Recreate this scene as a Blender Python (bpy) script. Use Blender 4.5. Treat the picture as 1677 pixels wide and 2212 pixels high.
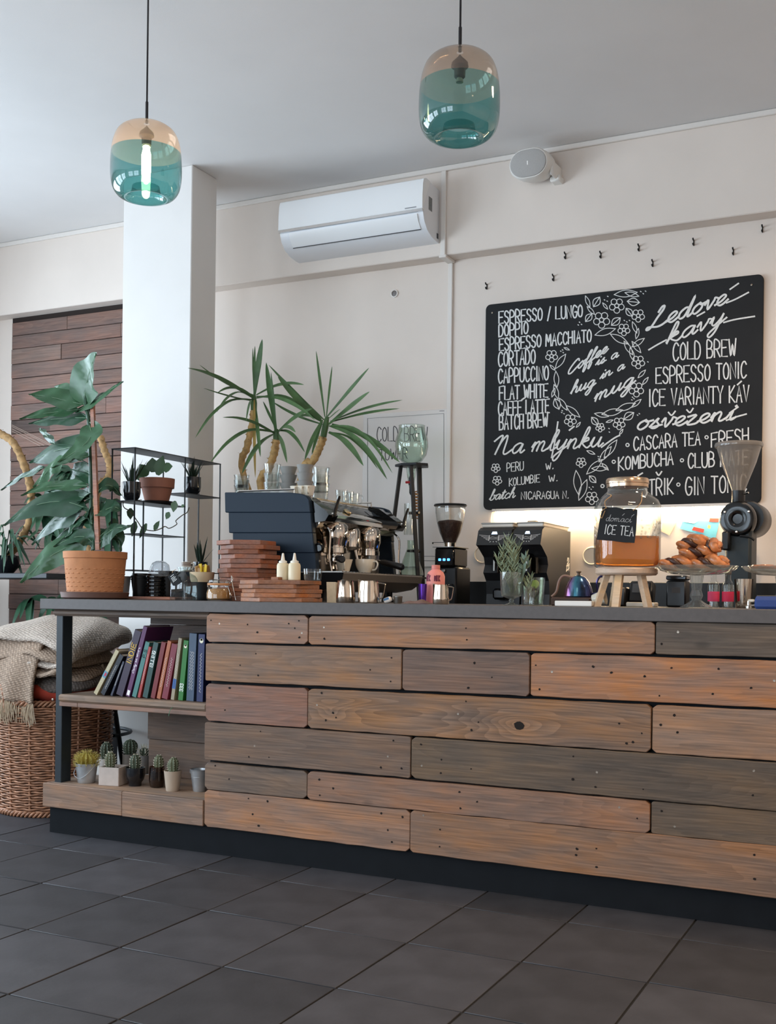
import bpy, bmesh, math, random
from mathutils import Vector, Matrix
R = math.radians
random.seed(7)
scene = bpy.context.scene
for o in list(bpy.data.objects): bpy.data.objects.remove(o)

# ------------------------------------------------------------------ camera
FPX, CX, CY = 2413.6, 838.5, 1290.0
YAW, ROLL = R(26.2725), R(0.6943)
CAM = Vector((0.0, 0.0, 1.0))
fwd = Vector((-math.sin(YAW), math.cos(YAW), 0)); rgt = Vector((math.cos(YAW), math.sin(YAW), 0)); up = Vector((0, 0, 1))
r3 = rgt * math.cos(ROLL) + up * math.sin(ROLL)
u3 = up * math.cos(ROLL) - rgt * math.sin(ROLL)
cam_data = bpy.data.cameras.new('camera')
cam = bpy.data.objects.new('camera', cam_data)
scene.collection.objects.link(cam)
cam.matrix_world = Matrix(((r3.x, u3.x, -fwd.x, CAM.x), (r3.y, u3.y, -fwd.y, CAM.y), (r3.z, u3.z, -fwd.z, CAM.z), (0, 0, 0, 1)))
cam_data.sensor_fit = 'VERTICAL'; cam_data.sensor_height = 24.0
cam_data.lens = FPX * 24.0 / 2212.0
cam_data.shift_y = (CY - 1106.0) / 2212.0
cam_data.clip_start = 0.05
scene.camera = cam

# ------------------------------------------------------------------ world, exposure
world = bpy.data.worlds.new('world'); scene.world = world; world.use_nodes = True
wbg = world.node_tree.nodes['Background']
wbg.inputs['Color'].default_value = (0.62, 0.78, 1.0, 1); wbg.inputs['Strength'].default_value = 1.5
vs = scene.view_settings
vs.view_transform = 'Standard'; vs.look = 'None'; vs.exposure = 0.08; vs.gamma = 1.0; vs.use_curve_mapping = False

# ------------------------------------------------------------------ daylight through the windows, ceiling lamps
def area(name, loc, direction, sx, sy, power, color):
    l = bpy.data.lights.new(name, 'AREA'); l.shape = 'RECTANGLE'; l.size = sx; l.size_y = sy
    l.energy = power; l.color = color
    o = bpy.data.objects.new(name, l); scene.collection.objects.link(o)
    o.location = loc; o.rotation_euler = Vector(direction).to_track_quat('-Z', 'Y').to_euler()
    return o
COOL = (0.74, 0.88, 1.0); WARM = (1.0, 0.72, 0.46)
WINS_LEFT = [(-1.9, 0.0), (0.35, 2.25), (2.6, 4.3)]          # openings along Y in the left wall
WINS_FRONT = [(-4.6, -2.9), (-2.5, -0.8)]                    # openings along X in the street wall
for a, b in WINS_LEFT:
    area('window_daylight', (-5.68, (a + b) / 2, 1.62), (1, 0, 0), b - a, 1.9, 50 * (b - a), COOL)
for a, b in WINS_FRONT:
    area('window_daylight', ((a + b) / 2, -3.08, 1.62), (0, 1, 0), b - a, 1.9, 33 * (b - a), COOL)
def spot_can(x, y, power, z=3.10, r=0.09):
    l = bpy.data.lights.new('ceiling_spot_light', 'SPOT'); l.energy = power; l.color = WARM
    l.spot_size = R(150); l.spot_blend = 0.8; l.shadow_soft_size = r
    o = bpy.data.objects.new('ceiling_spot_light', l); scene.collection.objects.link(o); o.location = (x, y, z)
CANS = [(-0.2, 3.9), (1.5, 3.4), (0.6, 1.9), (1.6, 0.4), (-0.9, 0.2), (-0.7, -1.6)]
for x, y in CANS: spot_can(x, y, 100)

# ------------------------------------------------------------------ photo pixel -> place (distance always comes from the surface a thing stands on or hangs at)
def ray(px, py):
    return r3 * ((px - CX) / FPX) - u3 * ((py - CY) / FPX) + fwd
def at(px, py, Y):
    d = ray(px, py); return CAM + d * ((Y - CAM.y) / d.y)
def atz(px, py, z):
    d = ray(px, py); return CAM + d * ((z - CAM.z) / d.z)
def mpp(px, Y):
    p = at(px, 1290, Y); return (p - CAM).dot(fwd) / FPX
ZT = 0.977                      # counter top height
YF = 3.555                      # face of the counter planks
YB, YW, ZC = 5.072, 5.172, 3.135  # beam face, lower wall, ceiling
def ctr(px, Y, z=ZT):
    p = at(px, 1295, Y); return Vector((p.x, Y, z))

# ------------------------------------------------------------------ materials
MATS = {}
def srgb(r, g, b):
    return tuple(((c / 255.0) / 12.92 if c <= 10 else ((c / 255.0 + 0.055) / 1.055) ** 2.4) for c in (r, g, b))
def mat(name, col, rough=0.5, metal=0.0, trans=0.0, ior=1.45, noise=0.0, nscale=20.0, bump=0.0, bscale=60.0, emit=None, estr=0.0, spec=0.5, coat=0.0, sss=0.0, objcol=False):
    """Principled material; noise varies the colour, bump gives fine relief."""
    if name in MATS: return MATS[name]
    m = bpy.data.materials.new(name); m.use_nodes = True; nt = m.node_tree; b = nt.nodes['Principled BSDF']
    c = srgb(*col)
    b.inputs['Base Color'].default_value = (*c, 1); b.inputs['Roughness'].default_value = rough
    b.inputs['Metallic'].default_value = metal; b.inputs['Transmission Weight'].default_value = trans
    b.inputs['IOR'].default_value = ior; b.inputs['Specular IOR Level'].default_value = spec
    b.inputs['Coat Weight'].default_value = coat
    if emit: b.inputs['Emission Color'].default_value = (*srgb(*emit), 1); b.inputs['Emission Strength'].default_value = estr
    tc = nt.nodes.new('ShaderNodeTexCoord')
    src = None
    if objcol:
        oi = nt.nodes.new('ShaderNodeObjectInfo'); src = oi.outputs['Color']
        nt.links.new(src, b.inputs['Base Color'])
    if noise > 0:
        n = nt.nodes.new('ShaderNodeTexNoise'); n.inputs['Scale'].default_value = nscale; n.inputs['Detail'].default_value = 6
        nt.links.new(tc.outputs['Object'], n.inputs['Vector'])
        rp = nt.nodes.new('ShaderNodeMapRange'); rp.inputs['From Min'].default_value = 0.3; rp.inputs['From Max'].default_value = 0.7
        rp.inputs['To Min'].default_value = 1 - noise; rp.inputs['To Max'].default_value = 1 + noise
        nt.links.new(n.outputs['Fac'], rp.inputs['Value'])
        mx = nt.nodes.new('ShaderNodeMix'); mx.data_type = 'RGBA'; mx.blend_type = 'MULTIPLY'; mx.inputs[0].default_value = 1
        mx.inputs[6].default_value = (*c, 1)
        if src: nt.links.new(src, mx.inputs[6])
        nt.links.new(rp.outputs['Result'], mx.inputs[7]); nt.links.new(mx.outputs[2], b.inputs['Base Color'])
    if bump > 0:
        n2 = nt.nodes.new('ShaderNodeTexNoise'); n2.inputs['Scale'].default_value = bscale; n2.inputs['Detail'].default_value = 4
        nt.links.new(tc.outputs['Object'], n2.inputs['Vector'])
        bp = nt.nodes.new('ShaderNodeBump'); bp.inputs['Strength'].default_value = bump; bp.inputs['Distance'].default_value = 0.004
        nt.links.new(n2.outputs['Fac'], bp.inputs['Height']); nt.links.new(bp.outputs['Normal'], b.inputs['Normal'])
    MATS[name] = m; return m

def wood_mat(name, rough=0.62, contrast=0.5, ring=9.0, stretch=0.09, bump=0.25, knots=True, knot_at=(), ringc=0.5):
    """Old boards: the hue comes from the object's own colour; grain, stains and knots run along X."""
    if name in MATS: return MATS[name]
    m = bpy.data.materials.new(name); m.use_nodes = True; nt = m.node_tree; N = nt.nodes; L = nt.links
    b = N['Principled BSDF']; b.inputs['Roughness'].default_value = rough; b.inputs['Specular IOR Level'].default_value = 0.3
    tc = N.new('ShaderNodeTexCoord'); oi = N.new('ShaderNodeObjectInfo')
    mul = N.new('ShaderNodeMath'); mul.operation = 'MULTIPLY'; mul.inputs[1].default_value = 37.0; L.new(oi.outputs['Random'], mul.inputs[0])
    cmb = N.new('ShaderNodeCombineXYZ')
    for k in range(3): L.new(mul.outputs[0], cmb.inputs[k])
    add = N.new('ShaderNodeVectorMath'); add.operation = 'ADD'; L.new(tc.outputs['Object'], add.inputs[0]); L.new(cmb.outputs[0], add.inputs[1])
    sc = N.new('ShaderNodeVectorMath'); sc.operation = 'MULTIPLY'; sc.inputs[1].default_value = (stretch, 1, 1); L.new(add.outputs[0], sc.inputs[0])
    # cathedral grain: distorted contour lines of a stretched noise field
    n1 = N.new('ShaderNodeTexNoise'); n1.inputs['Scale'].default_value = ring; n1.inputs['Detail'].default_value = 1.5; n1.inputs['Distortion'].default_value = 0.3
    L.new(sc.outputs[0], n1.inputs['Vector'])
    m1 = N.new('ShaderNodeMath'); m1.operation = 'MULTIPLY'; m1.inputs[1].default_value = 26; L.new(n1.outputs['Fac'], m1.inputs[0])
    field = m1.outputs[0]
    for kx, kz, amp, rx, rz in knot_at:      # growth rings bulging round a knot
        s1 = N.new('ShaderNodeVectorMath'); s1.operation = 'SUBTRACT'; s1.inputs[1].default_value = (kx, 0, kz); L.new(tc.outputs['Object'], s1.inputs[0])
        s2 = N.new('ShaderNodeVectorMath'); s2.operation = 'MULTIPLY'; s2.inputs[1].default_value = (1 / rx, 0, 1 / rz); L.new(s1.outputs[0], s2.inputs[0])
        s3 = N.new('ShaderNodeVectorMath'); s3.operation = 'LENGTH'; L.new(s2.outputs[0], s3.inputs[0])
        s4 = N.new('ShaderNodeMath'); s4.operation = 'POWER'; s4.inputs[0].default_value = 0.42; L.new(s3.outputs['Value'], s4.inputs[1])
        s5 = N.new('ShaderNodeMath'); s5.operation = 'MULTIPLY_ADD'; s5.inputs[1].default_value = amp; L.new(s4.outputs[0], s5.inputs[0]); L.new(field, s5.inputs[2]); field = s5.outputs[0]
    m2 = N.new('ShaderNodeMath'); m2.operation = 'FRACT'; L.new(field, m2.inputs[0])
    # fine fibres
    sc2 = N.new('ShaderNodeVectorMath'); sc2.operation = 'MULTIPLY'; sc2.inputs[1].default_value = (5, 160, 160); L.new(add.outputs[0], sc2.inputs[0])
    n2 = N.new('ShaderNodeTexNoise'); n2.inputs['Scale'].default_value = 1.0; n2.inputs['Detail'].default_value = 5; L.new(sc2.outputs[0], n2.inputs['Vector'])
    # broad weathering stains
    sc3 = N.new('ShaderNodeVectorMath'); sc3.operation = 'MULTIPLY'; sc3.inputs[1].default_value = (3.4, 13, 13); L.new(add.outputs[0], sc3.inputs[0])
    n3 = N.new('ShaderNodeTexNoise'); n3.inputs['Scale'].default_value = 1.0; n3.inputs['Detail'].default_value = 5; n3.inputs['Roughness'].default_value = 0.6; L.new(sc3.outputs[0], n3.inputs['Vector'])
    def rng(src, a, c, lo, hi):
        r = N.new('ShaderNodeMapRange'); r.inputs['From Min'].default_value = a; r.inputs['From Max'].default_value = c
        r.inputs['To Min'].default_value = lo; r.inputs['To Max'].default_value = hi; L.new(src, r.inputs['Value']); return r.outputs['Result']
    def mult(a, c):
        x = N.new('ShaderNodeMath'); x.operation = 'MULTIPLY'; L.new(a, x.inputs[0]); L.new(c, x.inputs[1]); return x.outputs[0]
    g = mult(rng(m2.outputs[0], 0, 1, 1 + 0.22 * contrast * ringc, 1 - 0.55 * contrast * ringc), rng(n2.outputs['Fac'], 0.3, 0.7, 1 - 0.6 * contrast, 1 + 0.45 * contrast))
    g = mult(g, rng(n3.outputs['Fac'], 0.3, 0.62, 1 - 0.8 * contrast, 1 + 0.22 * contrast))
    if knots:
        sc4 = N.new('ShaderNodeVectorMath'); sc4.operation = 'MULTIPLY'; sc4.inputs[1].default_value = (3.0, 0.1, 6.0); L.new(add.outputs[0], sc4.inputs[0])
        vo = N.new('ShaderNodeTexVoronoi'); vo.inputs['Scale'].default_value = 1.0; L.new(sc4.outputs[0], vo.inputs['Vector'])
        g = mult(g, rng(vo.outputs['Distance'], 0.03, 0.11, 0.45, 1.0))
    mx = N.new('ShaderNodeMix'); mx.data_type = 'RGBA'; mx.blend_type = 'MULTIPLY'; mx.inputs[0].default_value = 1
    L.new(oi.outputs['Color'], mx.inputs[6]); L.new(g, mx.inputs[7])
    # greying towards the stains
    hs = N.new('ShaderNodeHueSaturation'); L.new(mx.outputs[2], hs.inputs['Color']); L.new(rng(n3.outputs['Fac'], 0.35, 0.65, 0.68, 1.0), hs.inputs['Saturation'])
    L.new(hs.outputs['Color'], b.inputs['Base Color'])
    bp = N.new('ShaderNodeBump'); bp.inputs['Strength'].default_value = bump; bp.inputs['Distance'].default_value = 0.003
    L.new(n2.outputs['Fac'], bp.inputs['Height']); L.new(bp.outputs['Normal'], b.inputs['Normal'])
    MATS[name] = m; return m

def glass(name, col=(255, 255, 255), rough=0.0, ior=1.3, haze=0.0, edge=0.45):
    """Thin-walled clear glass: see-through with a fresnel reflection."""
    if name in MATS: return MATS[name]
    m = bpy.data.materials.new(name); m.use_nodes = True; nt = m.node_tree; N = nt.nodes; L = nt.links
    for n in list(N): N.remove(n)
    out = N.new('ShaderNodeOutputMaterial'); tr = N.new('ShaderNodeBsdfTransparent'); gl = N.new('ShaderNodeBsdfGlossy')
    tr.inputs['Color'].default_value = (*srgb(*col), 1); gl.inputs['Roughness'].default_value = rough + 0.02; gl.inputs['Color'].default_value = (1, 1, 1, 1)
    lw = N.new('ShaderNodeLayerWeight'); lw.inputs['Blend'].default_value = 0.5
    te = N.new('ShaderNodeMix'); te.data_type = 'RGBA'; te.inputs[6].default_value = (*srgb(*col), 1); te.inputs[7].default_value = (*[c * edge for c in srgb(*col)], 1)
    p3 = N.new('ShaderNodeMath'); p3.operation = 'POWER'; p3.inputs[1].default_value = 3.5; L.new(lw.outputs['Facing'], p3.inputs[0]); L.new(p3.outputs[0], te.inputs[0]); L.new(te.outputs[2], tr.inputs['Color'])
    pw = N.new('ShaderNodeMath'); pw.operation = 'POWER'; pw.inputs[1].default_value = 3.0; L.new(lw.outputs['Facing'], pw.inputs[0])
    mp = N.new('ShaderNodeMapRange'); mp.inputs['To Min'].default_value = 0.06; mp.inputs['To Max'].default_value = 0.7; L.new(pw.outputs[0], mp.inputs['Value'])
    mx = N.new('ShaderNodeMixShader'); L.new(mp.outputs['Result'], mx.inputs[0]); L.new(tr.outputs[0], mx.inputs[1]); L.new(gl.outputs[0], mx.inputs[2]); sh = mx.outputs[0]
    if haze > 0:
        df = N.new('ShaderNodeBsdfTranslucent'); d2 = N.new('ShaderNodeBsdfDiffuse'); ad = N.new('ShaderNodeMixShader'); m2 = N.new('ShaderNodeMixShader')
        df.inputs['Color'].default_value = (*srgb(*col), 1); d2.inputs['Color'].default_value = (*srgb(*col), 1)
        L.new(df.outputs[0], ad.inputs[1]); L.new(d2.outputs[0], ad.inputs[2]); m2.inputs[0].default_value = haze
        L.new(sh, m2.inputs[1]); L.new(ad.outputs[0], m2.inputs[2]); sh = m2.outputs[0]
    L.new(sh, out.inputs['Surface'])
    MATS[name] = m; return m

# ------------------------------------------------------------------ mesh helpers
class MB:
    def __init__(s): s.v = []; s.f = []
    def add(s, vs, fs, M=None):
        k = len(s.v); s.v += [(M @ Vector(p)) if M else Vector(p) for p in vs]; s.f += [tuple(i + k for i in f) for f in fs]; return s
    def bm(s, b, M=None):
        b.verts.index_update(); s.add([v.co.copy() for v in b.verts], [[v.index for v in f.verts] for f in b.faces], M); b.free(); return s
    def box(s, c, d, bev=0.0, M=None, seg=1):
        b = bmesh.new(); bmesh.ops.create_cube(b, size=1)
        for v in b.verts: v.co = Vector((v.co.x * d[0] + c[0], v.co.y * d[1] + c[1], v.co.z * d[2] + c[2]))
        if bev > 0: bmesh.ops.bevel(b, geom=b.edges[:], offset=bev, segments=seg, profile=0.5, affect='EDGES')
        return s.bm(b, M)
    def bb(s, a, b, bev=0.0, seg=1):
        return s.box([(a[i] + b[i]) / 2 for i in range(3)], [abs(b[i] - a[i]) for i in range(3)], bev, seg=seg)
    def lathe(s, prof, n=32, M=None, closed=False):
        vs = []; fs = []; m = len(prof)
        for i in range(n):
            a = 2 * math.pi * i / n
            for r, z in prof: vs.append((r * math.cos(a), r * math.sin(a), z))
        for i in range(n):
            j = (i + 1) % n
            for k in range(m - 1): fs.append((i * m + k, j * m + k, j * m + k + 1, i * m + k + 1))
        b = bmesh.new(); bv = [b.verts.new(v) for v in vs]
        for q in fs:
            try: b.faces.new([bv[i] for i in q])
            except ValueError: pass
        bmesh.ops.remove_doubles(b, verts=b.verts[:], dist=1e-6)
        return s.bm(b, M)
    def tube(s, pts, r, n=8, cap=True, rs=None, flat=1.0):
        pts = [Vector(p) for p in pts]; m = len(pts); vs = []; fs = []
        t0 = (pts[1] - pts[0]).normalized(); ref = Vector((0, 0, 1)) if abs(t0.z) < 0.9 else Vector((1, 0, 0))
        nrm = t0.cross(ref).normalized()
        for i, p in enumerate(pts):
            t = (pts[min(i + 1, m - 1)] - pts[max(i - 1, 0)]).normalized()
            nrm = (nrm - t * nrm.dot(t)); nrm = nrm.normalized() if nrm.length > 1e-6 else t.orthogonal().normalized()
            bn = t.cross(nrm); rr = rs[i] if rs else r
            for k in range(n):
                a = 2 * math.pi * k / n; vs.append(p + nrm * (math.cos(a) * rr) + bn * (math.sin(a) * rr * flat))
        for i in range(m - 1):
            for k in range(n):
                l = (k + 1) % n; fs.append((i * n + k, i * n + l, (i + 1) * n + l, (i + 1) * n + k))
        if cap: fs.append(tuple(range(n - 1, -1, -1))); fs.append(tuple((m - 1) * n + k for k in range(n)))
        return s.add(vs, fs)
    def prism(s, poly, h, bev=0.0, M=None):
        """polygon in XY extruded along +Z by h"""
        b = bmesh.new(); bv = [b.verts.new((p[0], p[1], 0)) for p in poly]; f = b.faces.new(bv)
        e = bmesh.ops.extrude_face_region(b, geom=[f]); bmesh.ops.translate(b, vec=(0, 0, h), verts=[x for x in e['geom'] if isinstance(x, bmesh.types.BMVert)])
        bmesh.ops.recalc_face_normals(b, faces=b.faces[:])
        if bev > 0: bmesh.ops.bevel(b, geom=b.edges[:], offset=bev, segments=1, affect='EDGES')
        return s.bm(b, M)
    def leaf(s, mid, w, nrm, prof=None, fold=0.15, nw=2):
        """mid: 3D midrib points; w: half width; nrm: surface normal hint"""
        mid = [Vector(p) for p in mid]; m = len(mid); k0 = len(s.v); nrm = Vector(nrm)
        prof = prof or [math.sin(math.pi * (0.04 + 0.96 * (i / (m - 1))) ** 0.8) for i in range(m)]
        cols = 2 * nw + 1
        for i, p in enumerate(mid):
            t = (mid[min(i + 1, m - 1)] - mid[max(i - 1, 0)]).normalized(); side = t.cross(nrm)
            side = side.normalized() if side.length > 1e-6 else t.orthogonal(); n2 = side.cross(t).normalized()
            for j in range(-nw, nw + 1):
                q = j / nw; s.v.append(p + side * (q * w * prof[i]) + n2 * (abs(q) ** 1.3 * w * prof[i] * fold))
        for i in range(m - 1):
            for j in range(cols - 1):
                a = k0 + i * cols + j; s.f.append((a, a + 1, a + cols + 1, a + cols))
        return s
    def build(s, name, m, parent=None, smooth=True, world=False, ang=38, color=None, solid=0.0):
        me = bpy.data.meshes.new(name); off = parent_loc(parent) if (world and parent) else Vector((0, 0, 0))
        me.from_pydata([tuple(v - off) for v in s.v], [], s.f); me.update()
        if smooth:
            me.polygons.foreach_set('use_smooth', [True] * len(me.polygons)); me.set_sharp_from_angle(angle=R(ang))
        me.materials.append(m)
        o = bpy.data.objects.new(name, me); scene.collection.objects.link(o)
        if parent: o.parent = parent
        if color: o.color = (*srgb(*color), 1)
        if solid: md = o.modifiers.new('thickness', 'SOLIDIFY'); md.thickness = solid; md.offset = 0
        return o
def parent_loc(p):
    l = Vector((0, 0, 0))
    while p: l += p.location; p = p.parent
    return l
def spline(pts, n=6):
    """Catmull-Rom through the points"""
    P = [Vector(p) for p in pts]; out = []
    if len(P) < 3: return P
    for i in range(len(P) - 1):
        a = P[max(i - 1, 0)]; b = P[i]; c = P[i + 1]; d = P[min(i + 2, len(P) - 1)]
        for k in range(n):
            t = k / n; out.append(0.5 * ((2 * b) + (c - a) * t + (2 * a - 5 * b + 4 * c - d) * t * t + (3 * b - a - 3 * c + d) * t ** 3))
    out.append(P[-1]); return out
def tag(o, label=None, cat=None, group=None, kind=None):
    if label: o['label'] = label
    if cat: o['category'] = cat
    if group: o['group'] = group
    if kind: o['kind'] = kind
    return o
def thing(name, loc, label, cat, group=None, rz=0.0):
    e = bpy.data.objects.new(name, None); e.empty_display_size = 0.05; scene.collection.objects.link(e)
    e.location = loc; e.rotation_euler = (0, 0, rz); return tag(e, label, cat, group)
def copy_tree(o, parent=None):
    c = o.copy(); scene.collection.objects.link(c)
    if parent: c.parent = parent
    for ch in list(o.children): copy_tree(ch, c)
    return c
def T(x, y, z): return Matrix.Translation((x, y, z))
def RX(a): return Matrix.Rotation(a, 4, 'X')
def RY(a): return Matrix.Rotation(a, 4, 'Y')
def RZ(a): return Matrix.Rotation(a, 4, 'Z')

# ------------------------------------------------------------------ hand lettering as flat strokes
CAPS = {
'A': [[(0,0),(.5,1),(1,0)],[(.2,.38),(.8,.38)]], 'B': [[(0,0),(0,1),(.6,1),(.85,.85),(.8,.62),(.5,.54),(0,.54)],[(.5,.54),(.9,.45),(1,.22),(.7,.02),(0,0)]],
'C': [[(1,.85),(.75,1),(.4,1),(.08,.7),(.05,.3),(.35,0),(.7,0),(1,.15)]], 'D': [[(0,0),(0,1),(.5,1),(.9,.75),(.95,.3),(.55,0),(0,0)]],
'E': [[(1,1),(0,1),(0,0),(1,0)],[(0,.52),(.75,.52)]], 'F': [[(1,1),(0,1),(0,0)],[(0,.52),(.75,.52)]],
'G': [[(1,.85),(.7,1),(.35,1),(.05,.65),(.05,.3),(.35,0),(.75,0),(1,.2),(1,.45),(.6,.45)]], 'H': [[(0,0),(0,1)],[(1,0),(1,1)],[(0,.5),(1,.5)]],
'I': [[(.5,0),(.5,1)]], 'J': [[(.8,1),(.8,.2),(.5,0),(.15,.15)]], 'K': [[(0,0),(0,1)],[(.95,1),(0,.45),(1,0)]], 'L': [[(0,1),(0,0),(1,0)]],
'M': [[(0,0),(.1,1),(.5,.3),(.9,1),(1,0)]], 'N': [[(0,0),(0,1),(1,0),(1,1)]], 'O': [[(.5,1),(.15,.85),(0,.5),(.15,.12),(.5,0),(.85,.12),(1,.5),(.85,.85),(.5,1)]],
'P': [[(0,0),(0,1),(.65,1),(.95,.8),(.9,.55),(.55,.45),(0,.45)]], 'R': [[(0,0),(0,1),(.65,1),(.95,.8),(.9,.58),(.55,.48),(0,.48)],[(.4,.48),(1,0)]],
'S': [[(.95,.85),(.65,1),(.25,1),(.05,.78),(.25,.58),(.75,.44),(.95,.2),(.7,0),(.3,0),(.02,.15)]], 'T': [[(0,1),(1,1)],[(.5,1),(.5,0)]],
'U': [[(0,1),(0,.25),(.25,0),(.7,0),(1,.25),(1,1)]], 'V': [[(0,1),(.5,0),(1,1)]], 'W': [[(0,1),(.25,0),(.5,.7),(.75,0),(1,1)]],
'Y': [[(0,1),(.5,.5),(1,1)],[(.5,.5),(.5,0)]], 'Z': [[(0,1),(1,1),(0,0),(1,0)]], '/': [[(.1,-.1),(.9,1.05)]], '.': [[(.4,0),(.6,.05)]],
'o': [[(.5,.6),(.2,.52),(.2,.32),(.5,.25),(.8,.32),(.8,.52),(.5,.6)]], '-': [[(.1,.5),(.9,.5)]], '3': [[(.05,.9),(.5,1),(.9,.8),(.6,.55),(.3,.53)],[(.6,.55),(1,.3),(.6,0),(.05,.1)]],
'5': [[(.9,1),(.2,1),(.1,.55),(.6,.62),(1,.35),(.7,.03),(.1,.05)]], '7': [[(0,1),(1,1),(.4,0)]],
}
CURS = {   # joined handwriting, x-height 1, ascender 2, descender -1; (advance, strokes)
'a': (1.2, [[(.95,.85),(.6,1),(.2,.75),(.1,.3),(.35,0),(.7,.25),(.95,.9),(.9,.2),(1.05,0),(1.3,.25)]]),
'b': (1.1, [[(0,.2),(.4,1.2),(.5,1.9),(.3,2),(.2,1.2),(.2,.1),(.6,0),(.9,.4),(.7,.9),(.95,.8),(1.2,.85)]]),
'c': (1.0, [[(.85,.8),(.6,1),(.2,.7),(.1,.3),(.4,0),(.7,.05),(1.1,.35)]]),
'd': (1.2, [[(.9,.85),(.55,1),(.15,.7),(.1,.25),(.35,0),(.7,.3),(1.05,2),(.9,.2),(1.05,0),(1.3,.25)]]),
'e': (1.0, [[(0,.2),(.5,.4),(.8,.8),(.55,1),(.2,.75),(.15,.3),(.45,0),(.75,.05),(1.1,.35)]]),
'f': (0.8, [[(0,.2),(.5,1.2),(.75,1.9),(.5,2),(.3,1.2),(.1,-.9),(.35,-1),(.5,-.3),(.3,0),(.9,.3)]]),
'g': (1.2, [[(.95,.85),(.6,1),(.2,.75),(.1,.3),(.35,0),(.7,.25),(.95,.9),(.75,-.6),(.4,-1.1),(.1,-.8),(.6,-.2),(1.3,.3)]]),
'h': (1.2, [[(0,.2),(.45,1.3),(.55,1.9),(.35,2),(.2,1.2),(.1,0),(.2,.6),(.6,1),(.8,.7),(.75,.15),(.95,0),(1.25,.3)]]),
'i': (.7, [[(0,.2),(.4,1),(.35,.2),(.5,0),(.8,.25)],[(.5,1.45),(.55,1.5)]]),
'j': (.7, [[(0,.2),(.4,1),(.2,-.7),(-.1,-1)]]),
'k': (1.1, [[(0,.2),(.45,1.3),(.5,1.95),(.3,2),(.15,1),(.05,0),(.15,.5),(.6,1),(.75,.75),(.25,.5),(.7,.05),(.95,0),(1.2,.3)]]),
'l': (.7, [[(0,.2),(.45,1.3),(.55,1.9),(.35,2),(.2,1.2),(.25,.2),(.45,0),(.8,.25)]]),
'm': (1.7, [[(0,.5),(.2,1),(.15,0),(.2,.6),(.5,1),(.65,.8),(.6,0),(.65,.6),(.95,1),(1.15,.8),(1.1,.15),(1.3,0),(1.75,.3)]]),
'n': (1.25, [[(0,.5),(.2,1),(.15,0),(.2,.6),(.55,1),(.75,.8),(.7,.15),(.9,0),(1.3,.3)]]),
'o': (1.1, [[(.6,1),(.2,.75),(.1,.3),(.4,0),(.8,.3),(.85,.75),(.55,1),(.7,.8),(1.2,.9)]]),
'p': (1.2, [[(0,.3),(.3,1),(.0,-1),(.2,.4),(.6,1),(.9,.7),(.75,.2),(.4,.1),(1.25,.3)]]),
'r': (.9, [[(0,.3),(.3,1),(.4,1.05),(.6,.85),(.45,.15),(.65,0),(.95,.3)]]),
's': (.9, [[(0,.2),(.5,1.05),(.45,.7),(.7,.3),(.45,0),(.15,.1),(.95,.3)]]),
't': (.8, [[(0,.2),(.45,1.7),(.35,.2),(.55,0),(.9,.25)],[(.1,1.2),(.75,1.25)]]),
'u': (1.25, [[(0,.4),(.2,1),(.15,.25),(.4,0),(.75,.4),(.9,1),(.85,.2),(1.0,0),(1.3,.3)]]),
'v': (1.0, [[(0,.6),(.2,1),(.4,0),(.75,.7),(.8,1),(1.1,.85)]]),
'y': (1.2, [[(0,.5),(.2,1),(.2,.3),(.45,.05),(.8,.5),(.95,1),(.7,-.6),(.35,-1.1),(.15,-.7),(.7,-.1),(1.3,.4)]]),
'z': (1.0, [[(.05,.85),(.7,.95),(.15,.05),(.8,.0),(1.1,.3)]]),
'C': (1.6, [[(1.5,1.5),(1.3,1.9),(.8,1.7),(.2,.9),(.2,.2),(.7,0),(1.3,.4),(1.7,.7)]]),
'L': (1.6, [[(.55,1.55),(.72,1.98),(.95,2.0),(.92,1.6),(.62,1.0),(.42,.45),(.18,.02),(-.08,.02),(-.02,.24),(.35,.16),(.9,.0),(1.35,.08),(1.65,.3)]]),
'N': (1.9, [[(-.2,1.4),(.3,1.9),(.5,1.7),(.3,0),(.5,1.2),(.9,1.9),(1.05,1.4),(1.1,.2),(1.4,0),(1.9,.4)]]),
' ': (.8, []),
}
def poly2(strokes, sm=5):
    out = []
    for st in strokes:
        P = [Vector((p[0], p[1], 0)) for p in st]; out.append([(p.x, p.y) for p in (spline(P, sm) if len(P) > 2 else P)])
    return out
def caps_line(text, x0, y0, x1, y1, h, gap=0.32, sharp=True, jit=0.04):
    """strokes of a caps line whose baseline runs from (x0,y0) to (x1,y1) (y down), letter height h"""
    n = 0.0
    wid = {'I': .35, '/': .8, ' ': .55, '.': .4, 'M': 1.25, 'W': 1.25, 'o': .6, '-': .7}
    for c in text: n += wid.get(c, 1.0) + gap
    n -= gap; L = math.hypot(x1 - x0, y1 - y0); u = L / n; dx, dy = (x1 - x0) / L, (y1 - y0) / L; out = []; x = 0
    for c in text:
        w = wid.get(c, 1.0)
        for st in CAPS.get(c, []):
            ps = []
            for (a, b) in st:
                if c == 'I': a = .5
                X = (x + a * w) * u; Y = b * h + random.uniform(-jit, jit) * h * .5
                ps.append((x0 + dx * X + 0, y0 + dy * X - Y))
            out.append(ps)
        x += w + gap
    res = []
    for ps in out:
        rounded = len(ps) > 4
        P = [Vector((p[0], p[1], 0)) for p in ps]; res.append([(p.x, p.y) for p in (spline(P, 4) if rounded else P)])
    return res
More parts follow.
